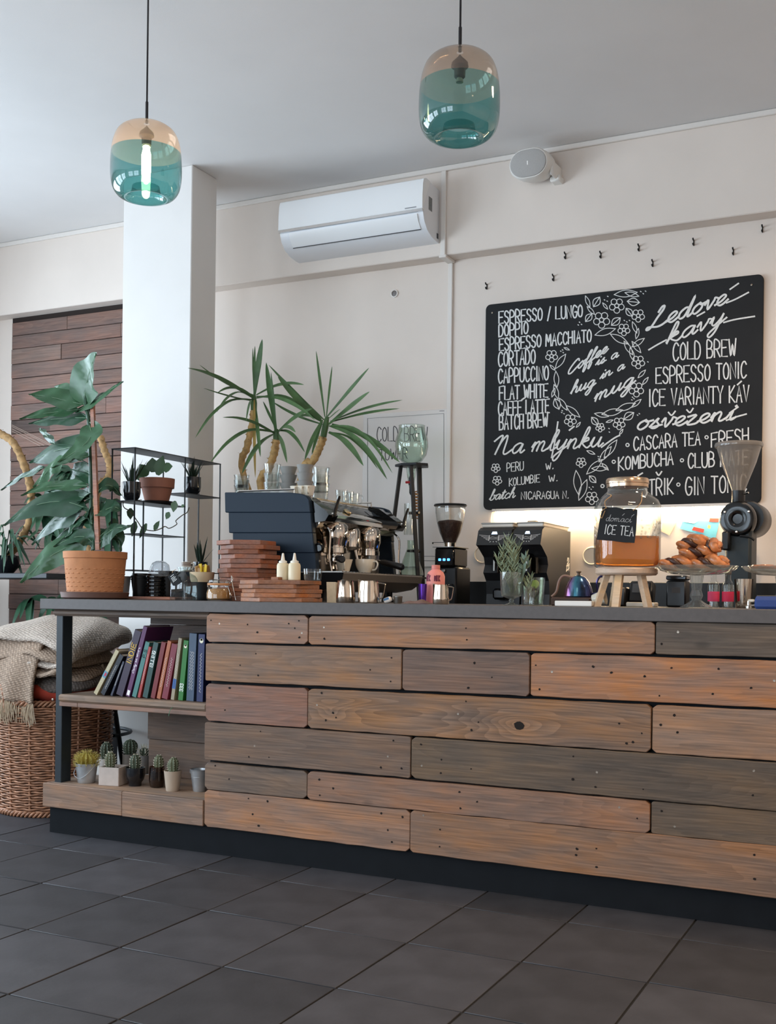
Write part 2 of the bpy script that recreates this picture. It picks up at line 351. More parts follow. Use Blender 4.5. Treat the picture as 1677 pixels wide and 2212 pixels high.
def curs_line(text, x0, y0, x1, y1, xh, slant=0.35):
    n = sum(CURS[c][0] for c in text); L = math.hypot(x1 - x0, y1 - y0); u = L / n; dx, dy = (x1 - x0) / L, (y1 - y0) / L; out = []; x = 0
    for c in text:
        adv, sts = CURS[c]
        for st in poly2(sts):
            out.append([(x0 + dx * ((x + a) * u + slant * b * xh), y0 + dy * ((x + a) * u) - b * xh) for a, b in st])
        x += adv
    return out
def ribbons(mb, strokes, fn, w, eps=0.0):
    """strokes in a 2-D plane (w in the same units) -> flat ribbons through fn(x, y) -> 3-D"""
    for st in strokes:
        if len(st) < 2: continue
        P = [Vector((p[0], p[1])) for p in st]; vs = []; m = len(P)
        for i in range(m):
            t = P[min(i + 1, m - 1)] - P[max(i - 1, 0)]
            if t.length < 1e-9: t = Vector((1, 0))
            t.normalize(); n = Vector((-t.y, t.x)) * (w / 2)
            e = t * (w / 2) * (-1 if i == 0 else (1 if i == m - 1 else 0))
            vs += [fn(*(P[i] + n + e)), fn(*(P[i] - n + e))]
        mb.add(vs, [(2 * i, 2 * i + 1, 2 * i + 3, 2 * i + 2) for i in range(m - 1)])
    return mb

# ================================================================== THE SETTING
def struct(o, label=None): o['kind'] = 'structure'; (label and tag(o, label)); return o
plaster = mat('white_plaster', (228, 216, 206), 0.85, noise=0.03, nscale=3, bump=0.06, bscale=140, spec=0.2)
column_paint = mat('column_paint', (226, 222, 218), 0.8, noise=0.02, nscale=4, bump=0.05, bscale=140, spec=0.2)
ceil_m = mat('ceiling_paint', (226, 223, 221), 0.9, noise=0.02, nscale=3, bump=0.08, bscale=220, spec=0.1)
grout = mat('dark_grout', (30, 29, 30), 0.9, noise=0.1)
tile_m = mat('dark_slate_tile', (72, 70, 71), 0.55, noise=0.22, nscale=7, bump=0.12, bscale=50, objcol=True, spec=0.35)
XL, XR, YS = -5.6, 2.6, -3.0
floor = struct(MB().bb((XL, YS, -0.05), (XR, YW, -0.004)).build('floor', grout, smooth=False))
TX, TY, X0, Y0 = 0.349, 0.424, -1.023, 2.930          # tile grid measured on the photograph
tm = MB().box((0, 0, -0.006), (TX - 0.006, TY - 0.006, 0.012), 0.0012)
tile0 = None
for i in range(-14, 9):
    for j in range(-5, 6):
        x = X0 + (i + .5) * TX; y = Y0 + (j + .5) * TY
        if x < XL + TX / 2 or y > YW - TY / 2 or x > XR - TX / 2: continue
        if tile0 is None: t = tile0 = tm.build('floor_tile', tile_m, floor)
        else:
            t = tile0.copy(); scene.collection.objects.link(t); t.parent = floor
        t.location = (x, y, random.uniform(-0.0008, 0.0004))
        k = random.uniform(0.88, 1.12); c = srgb(57 * k, 57 * k, 61 * k); t.color = (*c, 1)
struct(MB().bb((XL, YS, ZC), (XR, YW + 0.1, ZC + 0.08)).build('ceiling', ceil_m, smooth=False))
struct(MB().bb((XL, YW, 0), (XR, YW + 0.1, ZC)).build('wall_back', plaster, smooth=False))
ZBM = at(1000, 546.2, YB).z
beam = struct(MB().bb((XL, YB, ZBM), (XR, YW, ZC), 0.004).build('trim_1', plaster, smooth=False), 'white plastered ceiling beam above the bar wall')
# thin cable trunking under the ceiling and down the beam and the wall
trunk = mat('white_trunking', (228, 221, 214), 0.5)
tr2 = MB().bb((XL, YB - 0.014, ZC - 0.026), (XR, YB, ZC - 0.001), 0.003).build('trim_2', trunk, smooth=False); struct(tr2, 'slim white cable trunking along the ceiling edge')
xa = at(960, 460, YB).x
struct(MB().bb((xa - 0.013, YB - 0.014, ZBM - 0.012), (xa + 0.013, YB, ZC - 0.026), 0.003).bb((xa - 0.02, YB - 0.016, ZBM - 0.014), (xa + 0.02, YW, ZBM), 0.003).build('trim_3', trunk, smooth=False), 'white vertical trunking on the beam')
xb = at(974, 700, YW).x
struct(MB().bb((xb - 0.012, YW - 0.014, 0.9), (xb + 0.012, YW, ZBM - 0.014), 0.003).build('trim_4', trunk, smooth=False), 'white vertical trunking down the wall')
# walls around the room with window openings (street side and left side)
def wall_open(name, axis, const, th, a0, a1, opens, z0=0.67, z1=2.57):
    mb = MB()
    def b(u0, u1, za, zb):
        if u1 - u0 < 0.001: return
        if axis == 'y': mb.bb((const - th, u0, za), (const, u1, zb))
        else: mb.bb((u0, const - th, za), (u1, const, zb))
    p = a0
    for u0, u1 in opens: b(p, u0, 0, ZC); b(u0, u1, 0, z0); b(u0, u1, z1, ZC); p = u1
    b(p, a1, 0, ZC)
    return struct(mb.build(name, plaster, smooth=False))
wall_open('wall_left', 'y', XL, 0.06, YS, YW, WINS_LEFT)
wall_open('wall_front', 'x', YS, 0.06, XL, XR, WINS_FRONT)
struct(MB().bb((XR, YS, 0), (XR + 0.06, YW, ZC)).build('wall_right', plaster, smooth=False))
wf = mat('window_frame_black', (30, 32, 35), 0.5)
n_w = 1
for a, b in WINS_LEFT:
    mb = MB()
    for u in (a + .02, (a + b) / 2, b - .02): mb.box((XL - .03, u, 1.62), (.05, .04, 1.9))
    for z in (0.69, 1.9, 2.55): mb.box((XL - .03, (a + b) / 2, z), (.05, b - a, .04))
    struct(mb.build('window_%d' % n_w, wf, smooth=False)); n_w += 1
for a, b in WINS_FRONT:
    mb = MB()
    for u in (a + .02, (a + b) / 2, b - .02): mb.box((u, YS - .03, 1.62), (.04, .05, 1.9))
    for z in (0.69, 1.9, 2.55): mb.box(((a + b) / 2, YS - .03, z), (b - a, .05, .04))
    struct(mb.build('window_%d' % n_w, wf, smooth=False)); n_w += 1
# free-standing column
struct(MB().bb((-3.778, 4.53, 0), (-3.348, 4.742, ZC), 0.004).build('column', column_paint, smooth=False), 'white square column standing behind the counter end')
# recessed wall spotlight cans in the ceiling (real fittings for the lamps)
can_m = mat('can_white', (235, 235, 235), 0.4)
can_e = mat('can_glow', (255, 214, 160), 0.4, emit=(255, 205, 140), estr=6)
for i, (x, y) in enumerate(CANS):
    t = thing('ceiling_spot', (x, y, ZC), 'round white ceiling spotlight over the cafe room', 'spotlight', 'ceiling spotlights')
    MB().lathe([(0.055, 0), (0.06, -0.01), (0.048, -0.012), (0.045, -0.004)], 24).build('rim', can_m, t)
    MB().lathe([(0, -0.003), (0.045, -0.003)], 24).build('diffuser', can_e, t)

# reclaimed wood cladding on the back wall, each board its own piece
oldwood = wood_mat('weathered_cladding', 0.75, contrast=0.38, ring=7)
clad = struct(MB().bb((-5.16, YW - 0.012, 0), (-4.0, YW, ZBM)).build('wall_cladding', mat('clad_back', (40, 30, 26), 0.9), smooth=False), 'dark reclaimed wood cladding on the back wall')
yc = YW - 0.024
z = ZBM - 0.03; rr = random.Random(3); seamset = []
while z > 0.02:
    hgt = rr.choice((0.082, 0.088, 0.094)); x = -5.155; first = True
    while x < -4.02:
        ln = rr.uniform(0.45, 1.25)
        if first: ln *= rr.uniform(0.4, 1); first = False
        x2 = min(x + ln, -4.0)
        if -4.0 - x2 < 0.15: x2 = -4.0
        dy = rr.uniform(-0.003, 0.003); z0 = max(z - hgt + 0.002, 0.01)
        k = rr.uniform(0.86, 1.1); w = rr.uniform(-8, 8)
        o = MB().bb((x + .001, yc + dy, z0), (x2 - .001, YW - 0.0125, z - 0.002), 0.0015).build('plank', oldwood, clad, color=(130 * k + w * .6, 100 * k, 88 * k))
        x = x2
    z -= hgt
# black splash rail of the back counter and the back counter itself
black_lam = mat('black_laminate', (22, 22, 24), 0.45, noise=0.1, nscale=8)
zb1 = at(1150, 1257, YW).z
bc = thing('back_counter', (-0.2, YW - 0.3, 0), 'long black back counter against the wall behind the bar', 'counter')
MB().bb((-2.11, YW - 0.55, 0.0), (1.6, YW - 0.02, 0.86)).build('cabinet_body', black_lam, bc, world=True, smooth=False)
MB().bb((-2.128, YW - 0.6, 0.86), (1.62, YW - 0.001, 0.90), 0.003).build('worktop', black_lam, bc, world=True, smooth=False)
struct(MB().bb((-2.12, YW - 0.022, 0.905), (1.62, YW - 0.001, zb1), 0.002).build('trim_5', black_lam, smooth=False), 'black splash rail on the wall above the back counter')

# ================================================================== THE COUNTER
reclaimed = wood_mat('reclaimed_plank', 0.6, contrast=0.46, ring=8)
shelfwood = wood_mat('shelf_plank', 0.62, contrast=0.4, ring=8)
slab_m = mat('grey_concrete_laminate', (84, 78, 76), 0.5, noise=0.07, nscale=60, bump=0.05, bscale=300)
steel_blk = mat('black_powder_steel', (36, 44, 50), 0.45, spec=0.4)
kick_m = mat('black_kickboard', (19, 22, 26), 0.65, noise=0.12, nscale=12, spec=0.15)
XE, XRT = -3.374, 1.2           # left and right end of the counter
bar = thing('bar_counter', (-1.2, 3.9, 0), 'long bar counter clad in reclaimed wooden planks with grey top', 'counter')
MB().bb((XE, 3.545, 0.9335), (XRT, 4.20, ZT), 0.002).build('countertop', slab_m, bar, world=True, smooth=False)
MB().bb((-3.333, 3.576, 0), (XRT, 3.60, 0.115)).bb((-3.333, 3.60, 0), (-3.31, 4.1, 0.115)).build('kickboard', kick_m, bar, world=True, smooth=False)
MB().bb((-2.53, 3.585, 0.115), (XRT, 3.61, 0.9335)).bb((-2.53, 3.61, 0.1), (-2.50, 3.96, 0.9335)).build('backing_board', kick_m, bar, world=True, smooth=False)
rc = thing('return_counter', (-2.7, 4.63, 0), 'grey return counter carrying the coffee machine behind the bar', 'counter')
MB().bb((XE, 4.202, 0.9335), (-2.135, 5.05, ZT), 0.002).build('countertop', slab_m, rc, world=True, smooth=False)
MB().bb((-2.50, 4.25, 0.0), (-2.15, 5.04, 0.9335)).build('cabinet_body', kick_m, rc, world=True, smooth=False)
MB().bb((-3.30, 4.98, 0), (-3.25, 5.04, 0.9335)).build('leg', steel_blk, rc, world=True, smooth=False)
# rows: (z top left, z bottom left, z top right, z bottom right), seams, colours
ROWS = [
 ((.9278, .8201, .9327, .8309), [-2.081, -0.807], [(160, 118, 92), (158, 112, 76), (104, 92, 82)]),
 ((.8133, .6703, .8219, .6782), [-1.696, -1.223], [(146, 108, 76), (124, 96, 82), (172, 114, 66)]),
 ((.6580, .5155, .6702, .5170), [-2.079, -0.8155], [(136, 98, 84), (144, 106, 72), (158, 120, 90)]),
 ((.5102, .3657, .5134, .3671), [-1.656], [(116, 94, 80), (104, 88, 72)]),
 ((.3548, .2514, .3645, .2609), [-2.0768, -0.815], [(118, 98, 84), (148, 106, 78), (106, 90, 74)]),
 ((.2480, .1072, .2608, .1042), [-1.657], [(158, 114, 82), (146, 106, 74)])]
XA, XC = -2.5375, -0.433
def rowz(r, x): 
    k = (x - XA) / (XC - XA); return r[0] + (r[2] - r[0]) * k, r[1] + (r[3] - r[1]) * k
PLANKS = []
k1 = at(1122, 1567, YF) - Vector((-1.2, 3.9, 0)); k2 = at(716, 1535, YF) - Vector((-1.2, 3.9, 0))
knotty = wood_mat('knotty_plank', 0.6, contrast=0.46, ring=8, knots=False, knot_at=((k1.x, k1.z, 9.0, .16, .055), (k2.x, k2.z, 6.0, .10, .045)), ringc=1.0)
for ri, (r, seams, cols) in enumerate(ROWS):
    ends = [XA] + seams + [XRT]
    for i in range(len(ends) - 1):
        xa_, xb_ = ends[i] + .002, ends[i + 1] - .002
        dy = random.uniform(-0.004, 0.003); th = 0.022; b = bmesh.new()
        nseg = max(3, int((xb_ - xa_) / 0.06)); top = []; bot = []
        xs_ = [xa_ + (xb_ - xa_) * k / nseg for k in range(nseg + 1)]; cr_ = random.uniform(.004, .016); xs_[1:1] = [xa_ + cr_]; xs_[-1:-1] = [xb_ - cr_]; nseg += 2
        for k, x in enumerate(xs_):
            zt, zb = rowz(r, x)
            wob = 0.0012
            if k in (0, nseg): ch = cr_ * .8
            else: ch = 0.0
            top.append((x, zt - ch + random.uniform(-wob, wob))); bot.append((x, zb + ch + random.uniform(-wob, wob)))
        if ri == 2 and i == 0: pass
        poly = top + bot[::-1]
        M = Matrix(((1, 0, 0, 0), (0, 0, 1, YF + dy), (0, 1, 0, 0), (0, 0, 0, 1)))
        p = MB().prism(poly, th + (0.03 - th) * 0.5, 0.0018, M).build('plank', knotty if (ri == 2 and i == 1) else reclaimed, bar, world=True, color=tuple((c * .86 + (sum(cols[i]) / 3) * .14) * q for c, q in zip(cols[i], (1.01, .945, .865))), smooth=False)
        PLANKS.append((p, xa_, xb_, r, YF + dy))
# nail holes, screws and knots, sunk dark pits on the planks
pit = mat('nail_pit', (26, 18, 14), 0.9); screw_m = mat('screw_head', (150, 138, 125), 0.35, metal=0.9)
HOLES = [(456,1340),(535,1349),(556,1366),(624,1347),(646,1341),(637,1357),(647,1377),(701,1380),(1007,1357),(1009,1382),(553,1412),(519,1437),(558,1459),(846,1421),(800,1447),(844,1472),(1025,1432),(1012,1486),(1063,1463),(496,1486),(456,1506),(486,1534),(695,1497),(720,1540),(704,1556),(726,1550),(1007,1515),(1019,1577),(1034,1560),(563,1580),(538,1635),(581,1636),(850,1600),(823,1658),(868,1660),(910,1608),(954,1641),(953,1670),(1018,1661),(465,1654),(495,1683),(690,1684),(720,1703),(691,1718),(993,1711),(995,1746),(1031,1732),(537,1725),(578,1731),(546,1759),(559,1784),(824,1757),(870,1765),(838,1793),(847,1819),(951,1792),(950,1829),(1430,1391),(1158,1437),(1166,1489),(1282,1440),(1321,1453),(1393,1461),(1425,1503),(1451,1443),(1540,1499),(1553,1445),(1623,1486),(1428,1566),(1457,1545),(1387,1584),(1354,1606),(1464,1582),(1239,1634),(1287,1700),(1238,1683),(1390,1705),(1627,1718),(1377,1768),(1430,1752),(1247,1834),(1245,1847),(1289,1833),(1289,1873),(1630,1847),(1631,1899),(1338,1563),(1368,1603)]
SCREWS = [(474,1347),(652,1367),(700,1355),(550,1611),(685,1523),(990,1542),(838,1634),(911,1654),(1465,1365),(1193,1451),(1290,1668),(1338,1744),(1629,1665),(1673,1470),(915,1761),(1458,1785)]
def on_plank(px, py):
    for p, a, b, r, y in PLANKS:
        w = at(px, py, y - 0.0005)
        if a + .004 < w.x < b - .004:
            zt, zb = rowz(r, w.x)
            if zb + .006 < w.z < zt - .006: return p, w
    return None, None
pits = {}; scr = {}
for px, py in HOLES:
    p, w = on_plank(px, py)
    if p: pits.setdefault(p, []).append((w, random.uniform(.0026, .0050)))
p, w = on_plank(1122, 1567)
if p: pits.setdefault(p, []).append((w, .017))
for px, py in SCREWS:
    p, w = on_plank(px, py)
    if p: scr.setdefault(p, []).append((w, .0042))
def discs(lst, name, m, par, elong=1.35):
    mb = MB()
    for w, r in lst:
        vs = [(w.x, w.y, w.z)]; n = 9; e = random.uniform(1, elong)
        for k in range(n):
            a = 2 * math.pi * k / n; q = r * random.uniform(.75, 1.1); vs.append((w.x + math.cos(a) * q * e, w.y - .0002, w.z + math.sin(a) * q))
        mb.add(vs, [(0, k + 1, (k + 1) % n + 1) for k in range(n)])
    tag(mb.build(name, m, par, world=True, smooth=False), kind='stuff')
for p, l in pits.items(): discs(l, 'nail_holes', pit, p)
for p, l in scr.items(): discs(l, 'screw_heads', screw_m, p, 1.02)
# open shelf bay at the left end: posts, shelves, base boards, back boards
post = MB().bb((-3.333, 3.60, 0.2), (-3.297, 3.66, 0.9335), 0.002).build('post', steel_blk, bar, world=True, smooth=False)
MB().bb((-2.90, 3.965, 0.0), (-2.865, 4.02, 0.9335), 0.002).build('post', steel_blk, bar, world=True, smooth=False)
w = at(112, 1511, 3.60); MB().lathe([(0, .004), (.005, .003), (.006, 0)], 12, T(w.x + .006, 3.60, w.z) @ RX(R(90))).build('bolt', screw_m, post, world=True)
MB().bb((-3.345, 3.585, 0.905), (-2.54, 3.63, 0.9335), 0.010).build('under_rail', shelfwood, bar, world=True, color=(118, 98, 84), smooth=False)
MB().bb((-3.30, 3.575, 0.548), (-2.545, 3.93, 0.578), 0.008).build('shelf_board', shelfwood, bar, world=True, color=(140, 112, 88), smooth=False)
MB().bb((-3.30, 3.585, 0.528), (-3.20, 3.93, 0.547), 0.002).bb((-3.198, 3.583, 0.528), (-2.545, 3.93, 0.547), 0.002).build('shelf_batten', shelfwood, bar, world=True, color=(150, 106, 80), smooth=False)
MB().bb((-3.352, 3.575, 0.19), (-2.54, 3.95, 0.2055), 0.002).build('bottom_shelf', shelfwood, bar, world=True, color=(160, 128, 102), smooth=False)
xj = at(263, 1735, YF).x
MB().bb((-3.357, 3.556, 0.108), (xj - .001, 3.576, 0.2065), 0.0025).build('base_board', reclaimed, bar, world=True, color=(146, 110, 84), smooth=False)
MB().bb((xj + .001, 3.554, 0.107), (-2.54, 3.576, 0.2065), 0.0025).build('base_board', reclaimed, bar, world=True, color=(142, 108, 84), smooth=False)
MB().bb((-3.357, 3.576, 0.108), (-3.338, 4.0, 0.2065), 0.0025).build('base_board', reclaimed, bar, world=True, color=(140, 106, 84), smooth=False)
zz = 0.206; hs = [.158, .168, .172, .165, .06]
for i, h_ in enumerate(hs):
    x0 = at(322 + (2, -1, 3, 0, 1)[i], 1500, 3.945).x
    MB().bb((x0, 3.94 + .001 * i, zz + .0005), (-2.54, 3.962, min(zz + h_ - .0005, .933)), 0.002).build('back_board', shelfwood, bar, world=True, color=[(118, 94, 78), (112, 90, 76), (122, 96, 80), (104, 84, 74), (100, 82, 72)][i], smooth=False)
    zz += h_

# ================================================================== THINGS ON THE WALLS AND CEILING
# ---- chalkboard menu
YCB = YW - 0.022
def B(x, y, d=0.0): return at(1030 + x / 2.592, 580 + y / 2.592, YCB - d)
chalk_blk = mat('chalkboard_black', (38, 39, 41), 0.75, noise=0.12, nscale=5, spec=0.25)
chalk_w = mat('chalk_white', (222, 222, 220), 0.9, noise=0.12, nscale=250)
c0 = [B(52, 208), B(1608, 24), B(1566, 1318), B(36, 1352)]
xs0 = (c0[0].x + c0[3].x) / 2; xs1 = c0[1].x; zt_ = (c0[0].z + c0[1].z) / 2; zb_ = c0[3].z
cb = thing('chalkboard', (xs0, YW, zb_), 'large black menu board with white chalk lettering above the light strip', 'chalkboard')
def rrect(x0, z0, x1, z1, r, n=5):
    out = []
    for cx, cz, a0 in ((x1 - r, z1 - r, 0), (x0 + r, z1 - r, 90), (x0 + r, z0 + r, 180), (x1 - r, z0 + r, 270)):
        for k in range(n + 1): a = R(a0 + 90 * k / n); out.append((cx + r * math.cos(a), cz + r * math.sin(a)))
    return out
XZ = Matrix(((1, 0, 0, 0), (0, 0, 1, 0), (0, 1, 0, 0), (0, 0, 0, 1)))      # XY drawing -> upright XZ plane, thickness along +Y
MB().prism(rrect(xs0, zb_, xs1, zt_, 0.025), 0.018, 0.002, T(0, YCB, 0) @ XZ).build('board', chalk_blk, cb, world=True, smooth=False)
mb = MB()
for x, y in ((88, 248), (1540, 92)): w = B(x, y); mb.lathe([(0, .004), (.004, .003), (.005, 0)], 10, T(w.x, w.y, w.z) @ RX(R(90)))
mb.build('screw_heads', screw_m, cb, world=True)['kind'] = 'stuff'
def chalk(name, strokes, w):
    cnt = [0]
    def fn(x, y):
        cnt[0] += 1; return B(x, y, 0.0008 + (cnt[0] % 240) * 1.2e-5)
    mb = ribbons(MB(), strokes, fn, w); return mb.build(name, chalk_w, cb, world=True, smooth=False)
LINES = [('ESPRESSO / LUNGO', 125, 308, 592, 270, 66), ('DOPPIO', 125, 382, 288, 362, 64), ('ESPRESSO MACCHIATO', 128, 460, 642, 408, 66),
 ('CORTADO', 122, 548, 328, 530, 78), ('CAPPUCCINO', 122, 642, 402, 622, 76), ('FLAT WHITE', 128, 735, 398, 720, 74), ('CAFFE LATTE', 122, 822, 406, 806, 74), ('BATCH BREW', 128, 903, 398, 885, 78),
 ('COLD BREW', 1100, 515, 1452, 488, 94), ('ESPRESSO TONIC', 1005, 645, 1510, 610, 88), ('ICE VARIANTY KAV', 965, 770, 1525, 744, 90),
 ('CASCARA TEA', 880, 1018, 1252, 985, 72), ('FRESH', 1315, 1000, 1522, 972, 78), ('KOMBUCHA', 795, 1130, 1100, 1096, 72), ('CLUB MATE', 1185, 1118, 1520, 1096, 80),
 ('STRIK', 925, 1275, 1100, 1262, 88), ('GIN TONIC', 1170, 1268, 1510, 1248, 94)]
for t_, x0, y0, x1, y1, h in LINES: chalk('lettering', caps_line(t_, x0, y0, x1, y1, h, gap=0.34), 8.0)
SMALL = [('PERU', 170, 1138, 262, 1128, 46), ('W.', 388, 1128, 432, 1120, 34), ('KOLUMBIE', 183, 1218, 352, 1195, 42), ('W.', 405, 1195, 455, 1188, 34), ('NICARAGUA N.', 250, 1292, 516, 1286, 40)]
for t_, x0, y0, x1, y1, h in SMALL: chalk('lettering', caps_line(t_, x0, y0, x1, y1, h), 5.0)
CL = [('Ledove', 955, 345, 1395, 195, 58, 11), ('kavy', 1060, 425, 1385, 300, 56, 10), ('osvezeni', 890, 905, 1440, 845, 52, 11), ('Na mlynku', 85, 1045, 700, 995, 56, 9),
 ('Coffee', 505, 600, 730, 465, 36, 8), ('is a', 665, 545, 790, 495, 30, 7), ('hug', 525, 705, 660, 655, 38, 8), ('in a', 690, 622, 825, 560, 30, 7), ('mug', 655, 750, 880, 645, 46, 9), ('batch', 70, 1298, 212, 1282, 30, 6)]
for t_, x0, y0, x1, y1, xh, w_ in CL: chalk('lettering', curs_line(t_, x0, y0, x1, y1, xh), w_)
# accents and flourishes
FL = [[(1420, 116), (1466, 84)], [(1400, 192), (1450, 172), (1522, 134)], [(965, 455), (1010, 428), (1062, 400)], [(1385, 302), (1450, 285), (1556, 268)], [(1236, 266), (1276, 244)],
 [(1418, 808), (1464, 776)], [(1400, 850), (1450, 832), (1510, 815)], [(1075, 806), (1092, 822), (1112, 800)], [(1178, 792), (1195, 806), (1212, 784)], [(255, 734), (272, 722)],
 [(520, 905), (545, 885)], [(905, 1160), (928, 1146)], [(1007, 1142), (1020, 1158), (1036, 1138)], [(1462, 650), (1482, 632)], [(700, 1000), (770, 950), (800, 935)], [(455, 860), (440, 960), (420, 1058)]]
for f in FL: chalk('flourish', [[(p.x, p.y) for p in spline([Vector((a, b, 0)) for a, b in f], 5)]], 8.5)
def circ(x, y, r, n=10): return [(x + r * math.cos(2 * math.pi * k / n), y + r * math.sin(2 * math.pi * k / n)) for k in range(n + 1)]
for x, y in ((845, 988), (1288, 945), (768, 1082), (1150, 1074), (705, 1218), (1130, 1210)): chalk('bullet', [circ(x, y, 9)], 6)
def flower(x, y, r):
    s = [circ(x, y, r * .3)]
    for k in range(5):
        a = 2 * math.pi * k / 5 + .3; px_, py_ = x + math.cos(a) * r * .62, y + math.sin(a) * r * .62
        s.append(circ(px_, py_, r * .40, 9))
    return s
def bud(x, y, r, a=0.0, f=.62):
    s = []
    for q in (-1, 0, 1):
        s.append([(x + (math.cos(a) * (t - .5) * 2 * r) - math.sin(a) * q * r * f * math.sin(math.pi * t), y + math.sin(a) * (t - .5) * 2 * r + math.cos(a) * q * r * f * math.sin(math.pi * t)) for t in [k / 8 for k in range(9)]])
    return s
for x, y, r in ((785, 208, 42), (700, 288, 46), (825, 342, 34), (905, 264, 36), (905, 524, 37), (895, 678, 41), (420, 490, 34), (525, 850, 34), (798, 868, 34), (692, 890, 25), (585, 1086, 28), (645, 1285, 36), (107, 1117, 25), (115, 1187, 26)):
    chalk('flower', flower(x, y, r), 4.6)
for x, y, r, a in ((672, 187, 32, -1.0), (628, 275, 28, -.9), (780, 297, 32, -.7), (878, 187, 34, .1), (855, 245, 28, .9), (450, 758, 32, 1.2), (662, 855, 28, .9), (650, 1180, 26, .8), (852, 826, 34, -.6)):
    chalk('bud', bud(x, y, r, a), 4.6)
LV = [(835, 140, 65, -.1), (870, 145, 40, .25), (885, 330, 34, 1.2), (900, 365, 30, 1.8), (905, 415, 42, -.6), (895, 440, 40, .9), (870, 480, 38, 1.3), (925, 590, 30, -.8), (945, 630, 26, -.9), (720, 355, 60, -.3), (800, 395, 58, .5), (850, 445, 45, 1.0),
 (470, 520, 50, -.95), (447, 620, 45, 1.5), (445, 690, 42, 1.3), (430, 695, 26, 1.9), (485, 760, 40, 1.0), (540, 800, 50, .7), (425, 555, 20, .8), (505, 450, 16, .4), (760, 805, 60, -.2), (835, 775, 58, -.35), (895, 755, 34, -.7), (700, 820, 40, .2), (745, 855, 20, -.3), (810, 915, 18, -1.0), (570, 875, 18, -.9),
 (640, 1030, 24, .4), (750, 1010, 62, -.95), (720, 1040, 55, -.9), (660, 1110, 60, -.75), (690, 1120, 45, .0), (720, 1110, 26, .8), (565, 1200, 70, 1.45), (595, 1240, 62, -1.2), (640, 235, 30, .8), (720, 210, 22, .9), (622, 185, 34, 1.2)]
for x, y, r, a in LV: chalk('leaf_drawing', [bud(x, y, r, a, .3)[0], bud(x, y, r, a, .3)[2]], 4.2)
dots = [(715, 175), (733, 155), (730, 182), (918, 128), (932, 140), (945, 126), (575, 300), (568, 315), (586, 312), (470, 462), (484, 470), (480, 455), (868, 735), (880, 728), (872, 720), (475, 805), (488, 812), (478, 795), (740, 895), (742, 915), (900, 820), (910, 812), (680, 1052), (692, 1052), (682, 1066), (720, 1055), (735, 1045), (630, 1225), (640, 1235), (650, 1222), (855, 290), (840, 298), (826, 290), (958, 522)]
s_ = chalk('chalk_dots', [[(x, y), (x + 3, y + 2)] for x, y in dots], 5); s_['kind'] = 'stuff'

# ---- LED light strip under the board
led_m = mat('led_diffuser', (255, 236, 205), 0.5, emit=(255, 226, 180), estr=110)
pl, pr = at(1072, 1104, YW - .02), at(1600, 1086, YW - .02)
ls = thing('led_light_strip', (pl.x, YW, pl.z), 'glowing warm white light strip mounted under the chalkboard', 'light')
MB().bb((pl.x, YW - 0.028, pl.z - 0.004), (pr.x, YW - .001, pl.z + 0.010), 0.002).build('housing', trunk, ls, world=True, smooth=False)
MB().bb((pl.x + .005, YW - 0.026, pl.z - 0.009), (pr.x - .005, YW - .006, pl.z - 0.0045), 0.001).build('diffuser', led_m, ls, world=True, smooth=False)
MB().bb((pl.x - .022, YW - 0.026, pl.z - 0.004), (pl.x, YW - .003, pl.z + 0.010), 0.003).build('end_plug', trunk, ls, world=True, smooth=False)
q = at(1062, 1106, YW - .005)
MB().tube(spline([(pl.x - .02, YW - .01, pl.z), (pl.x - .03, YW - .006, pl.z - .02), (pl.x - .032, YW - .005, pl.z - .12), (pl.x - .03, YW - .005, pl.z - .25)], 5), .0022, 6).build('cable', trunk, ls, world=True)

# ---- little double hooks on the wall
hook_m = mat('hook_black', (30, 28, 27), 0.5, metal=0.4)
h0 = None
for x, y in ((130, 990), (487, 945), (551, 827), (740, 823), (944, 785), (1018, 868), (1237, 755), (1449, 805), (1605, 684)):
    w = at(1000 + x / 2.477, 220 + y / 2.477, YW)
    if h0 is None:
        h0 = MB().box((0, -.002, 0), (.005, .004, .028), .001).tube([(0, -.002, .011), (0, -.016, .010), (0, -.022, .016)], .0035, 6).tube([(0, -.002, -.010), (0, -.014, -.012), (0, -.02, -.006)], .0035, 6).build('wall_hook', hook_m)
        hk = h0
    else: hk = h0.copy(); scene.collection.objects.link(hk)
    hk.location = w; tag(hk, 'small black double hook screwed to the bare wall above the chalkboard', 'hook', 'hooks on the wall')

# ---- round sensor and blank plates
ss = thing('wall_sensor', at(853, 634.5, YW), 'small round grey sensor in a white ring on the wall', 'sensor')
MB().lathe([(0.020, 0), (.021, .006), (.015, .008), (.0145, .003)], 24, RX(R(90))).build('ring', trunk, ss)
MB().lathe([(0, .005), (.010, .005), (.0145, .002)], 24, RX(R(90))).build('lens', mat('sensor_grey', (125, 120, 118), 0.4), ss)
for k, (x, lab) in enumerate(((1043, 'round white wall plate beside the left of the two black grinders'), (1210, 'round white wall plate half hidden by the twin grinder'), (1279, 'round white wall plate between the grinders and the glass jar'), (1551, 'round white wall plate behind the cake stand pastries'))):
    w = at(x, 1201 + (k == 0) * -3, YW)
    MB().lathe([(0, .006), (.036, .006), (.039, .010), (.043, .009), (.045, 0)], 36, RX(R(90))).build('wall_plate', mat('plate_white', (226, 216, 200), 0.45)).location = w
    tag(bpy.context.scene.collection.objects[-1], lab, 'wall plate', 'round plates on the wall')

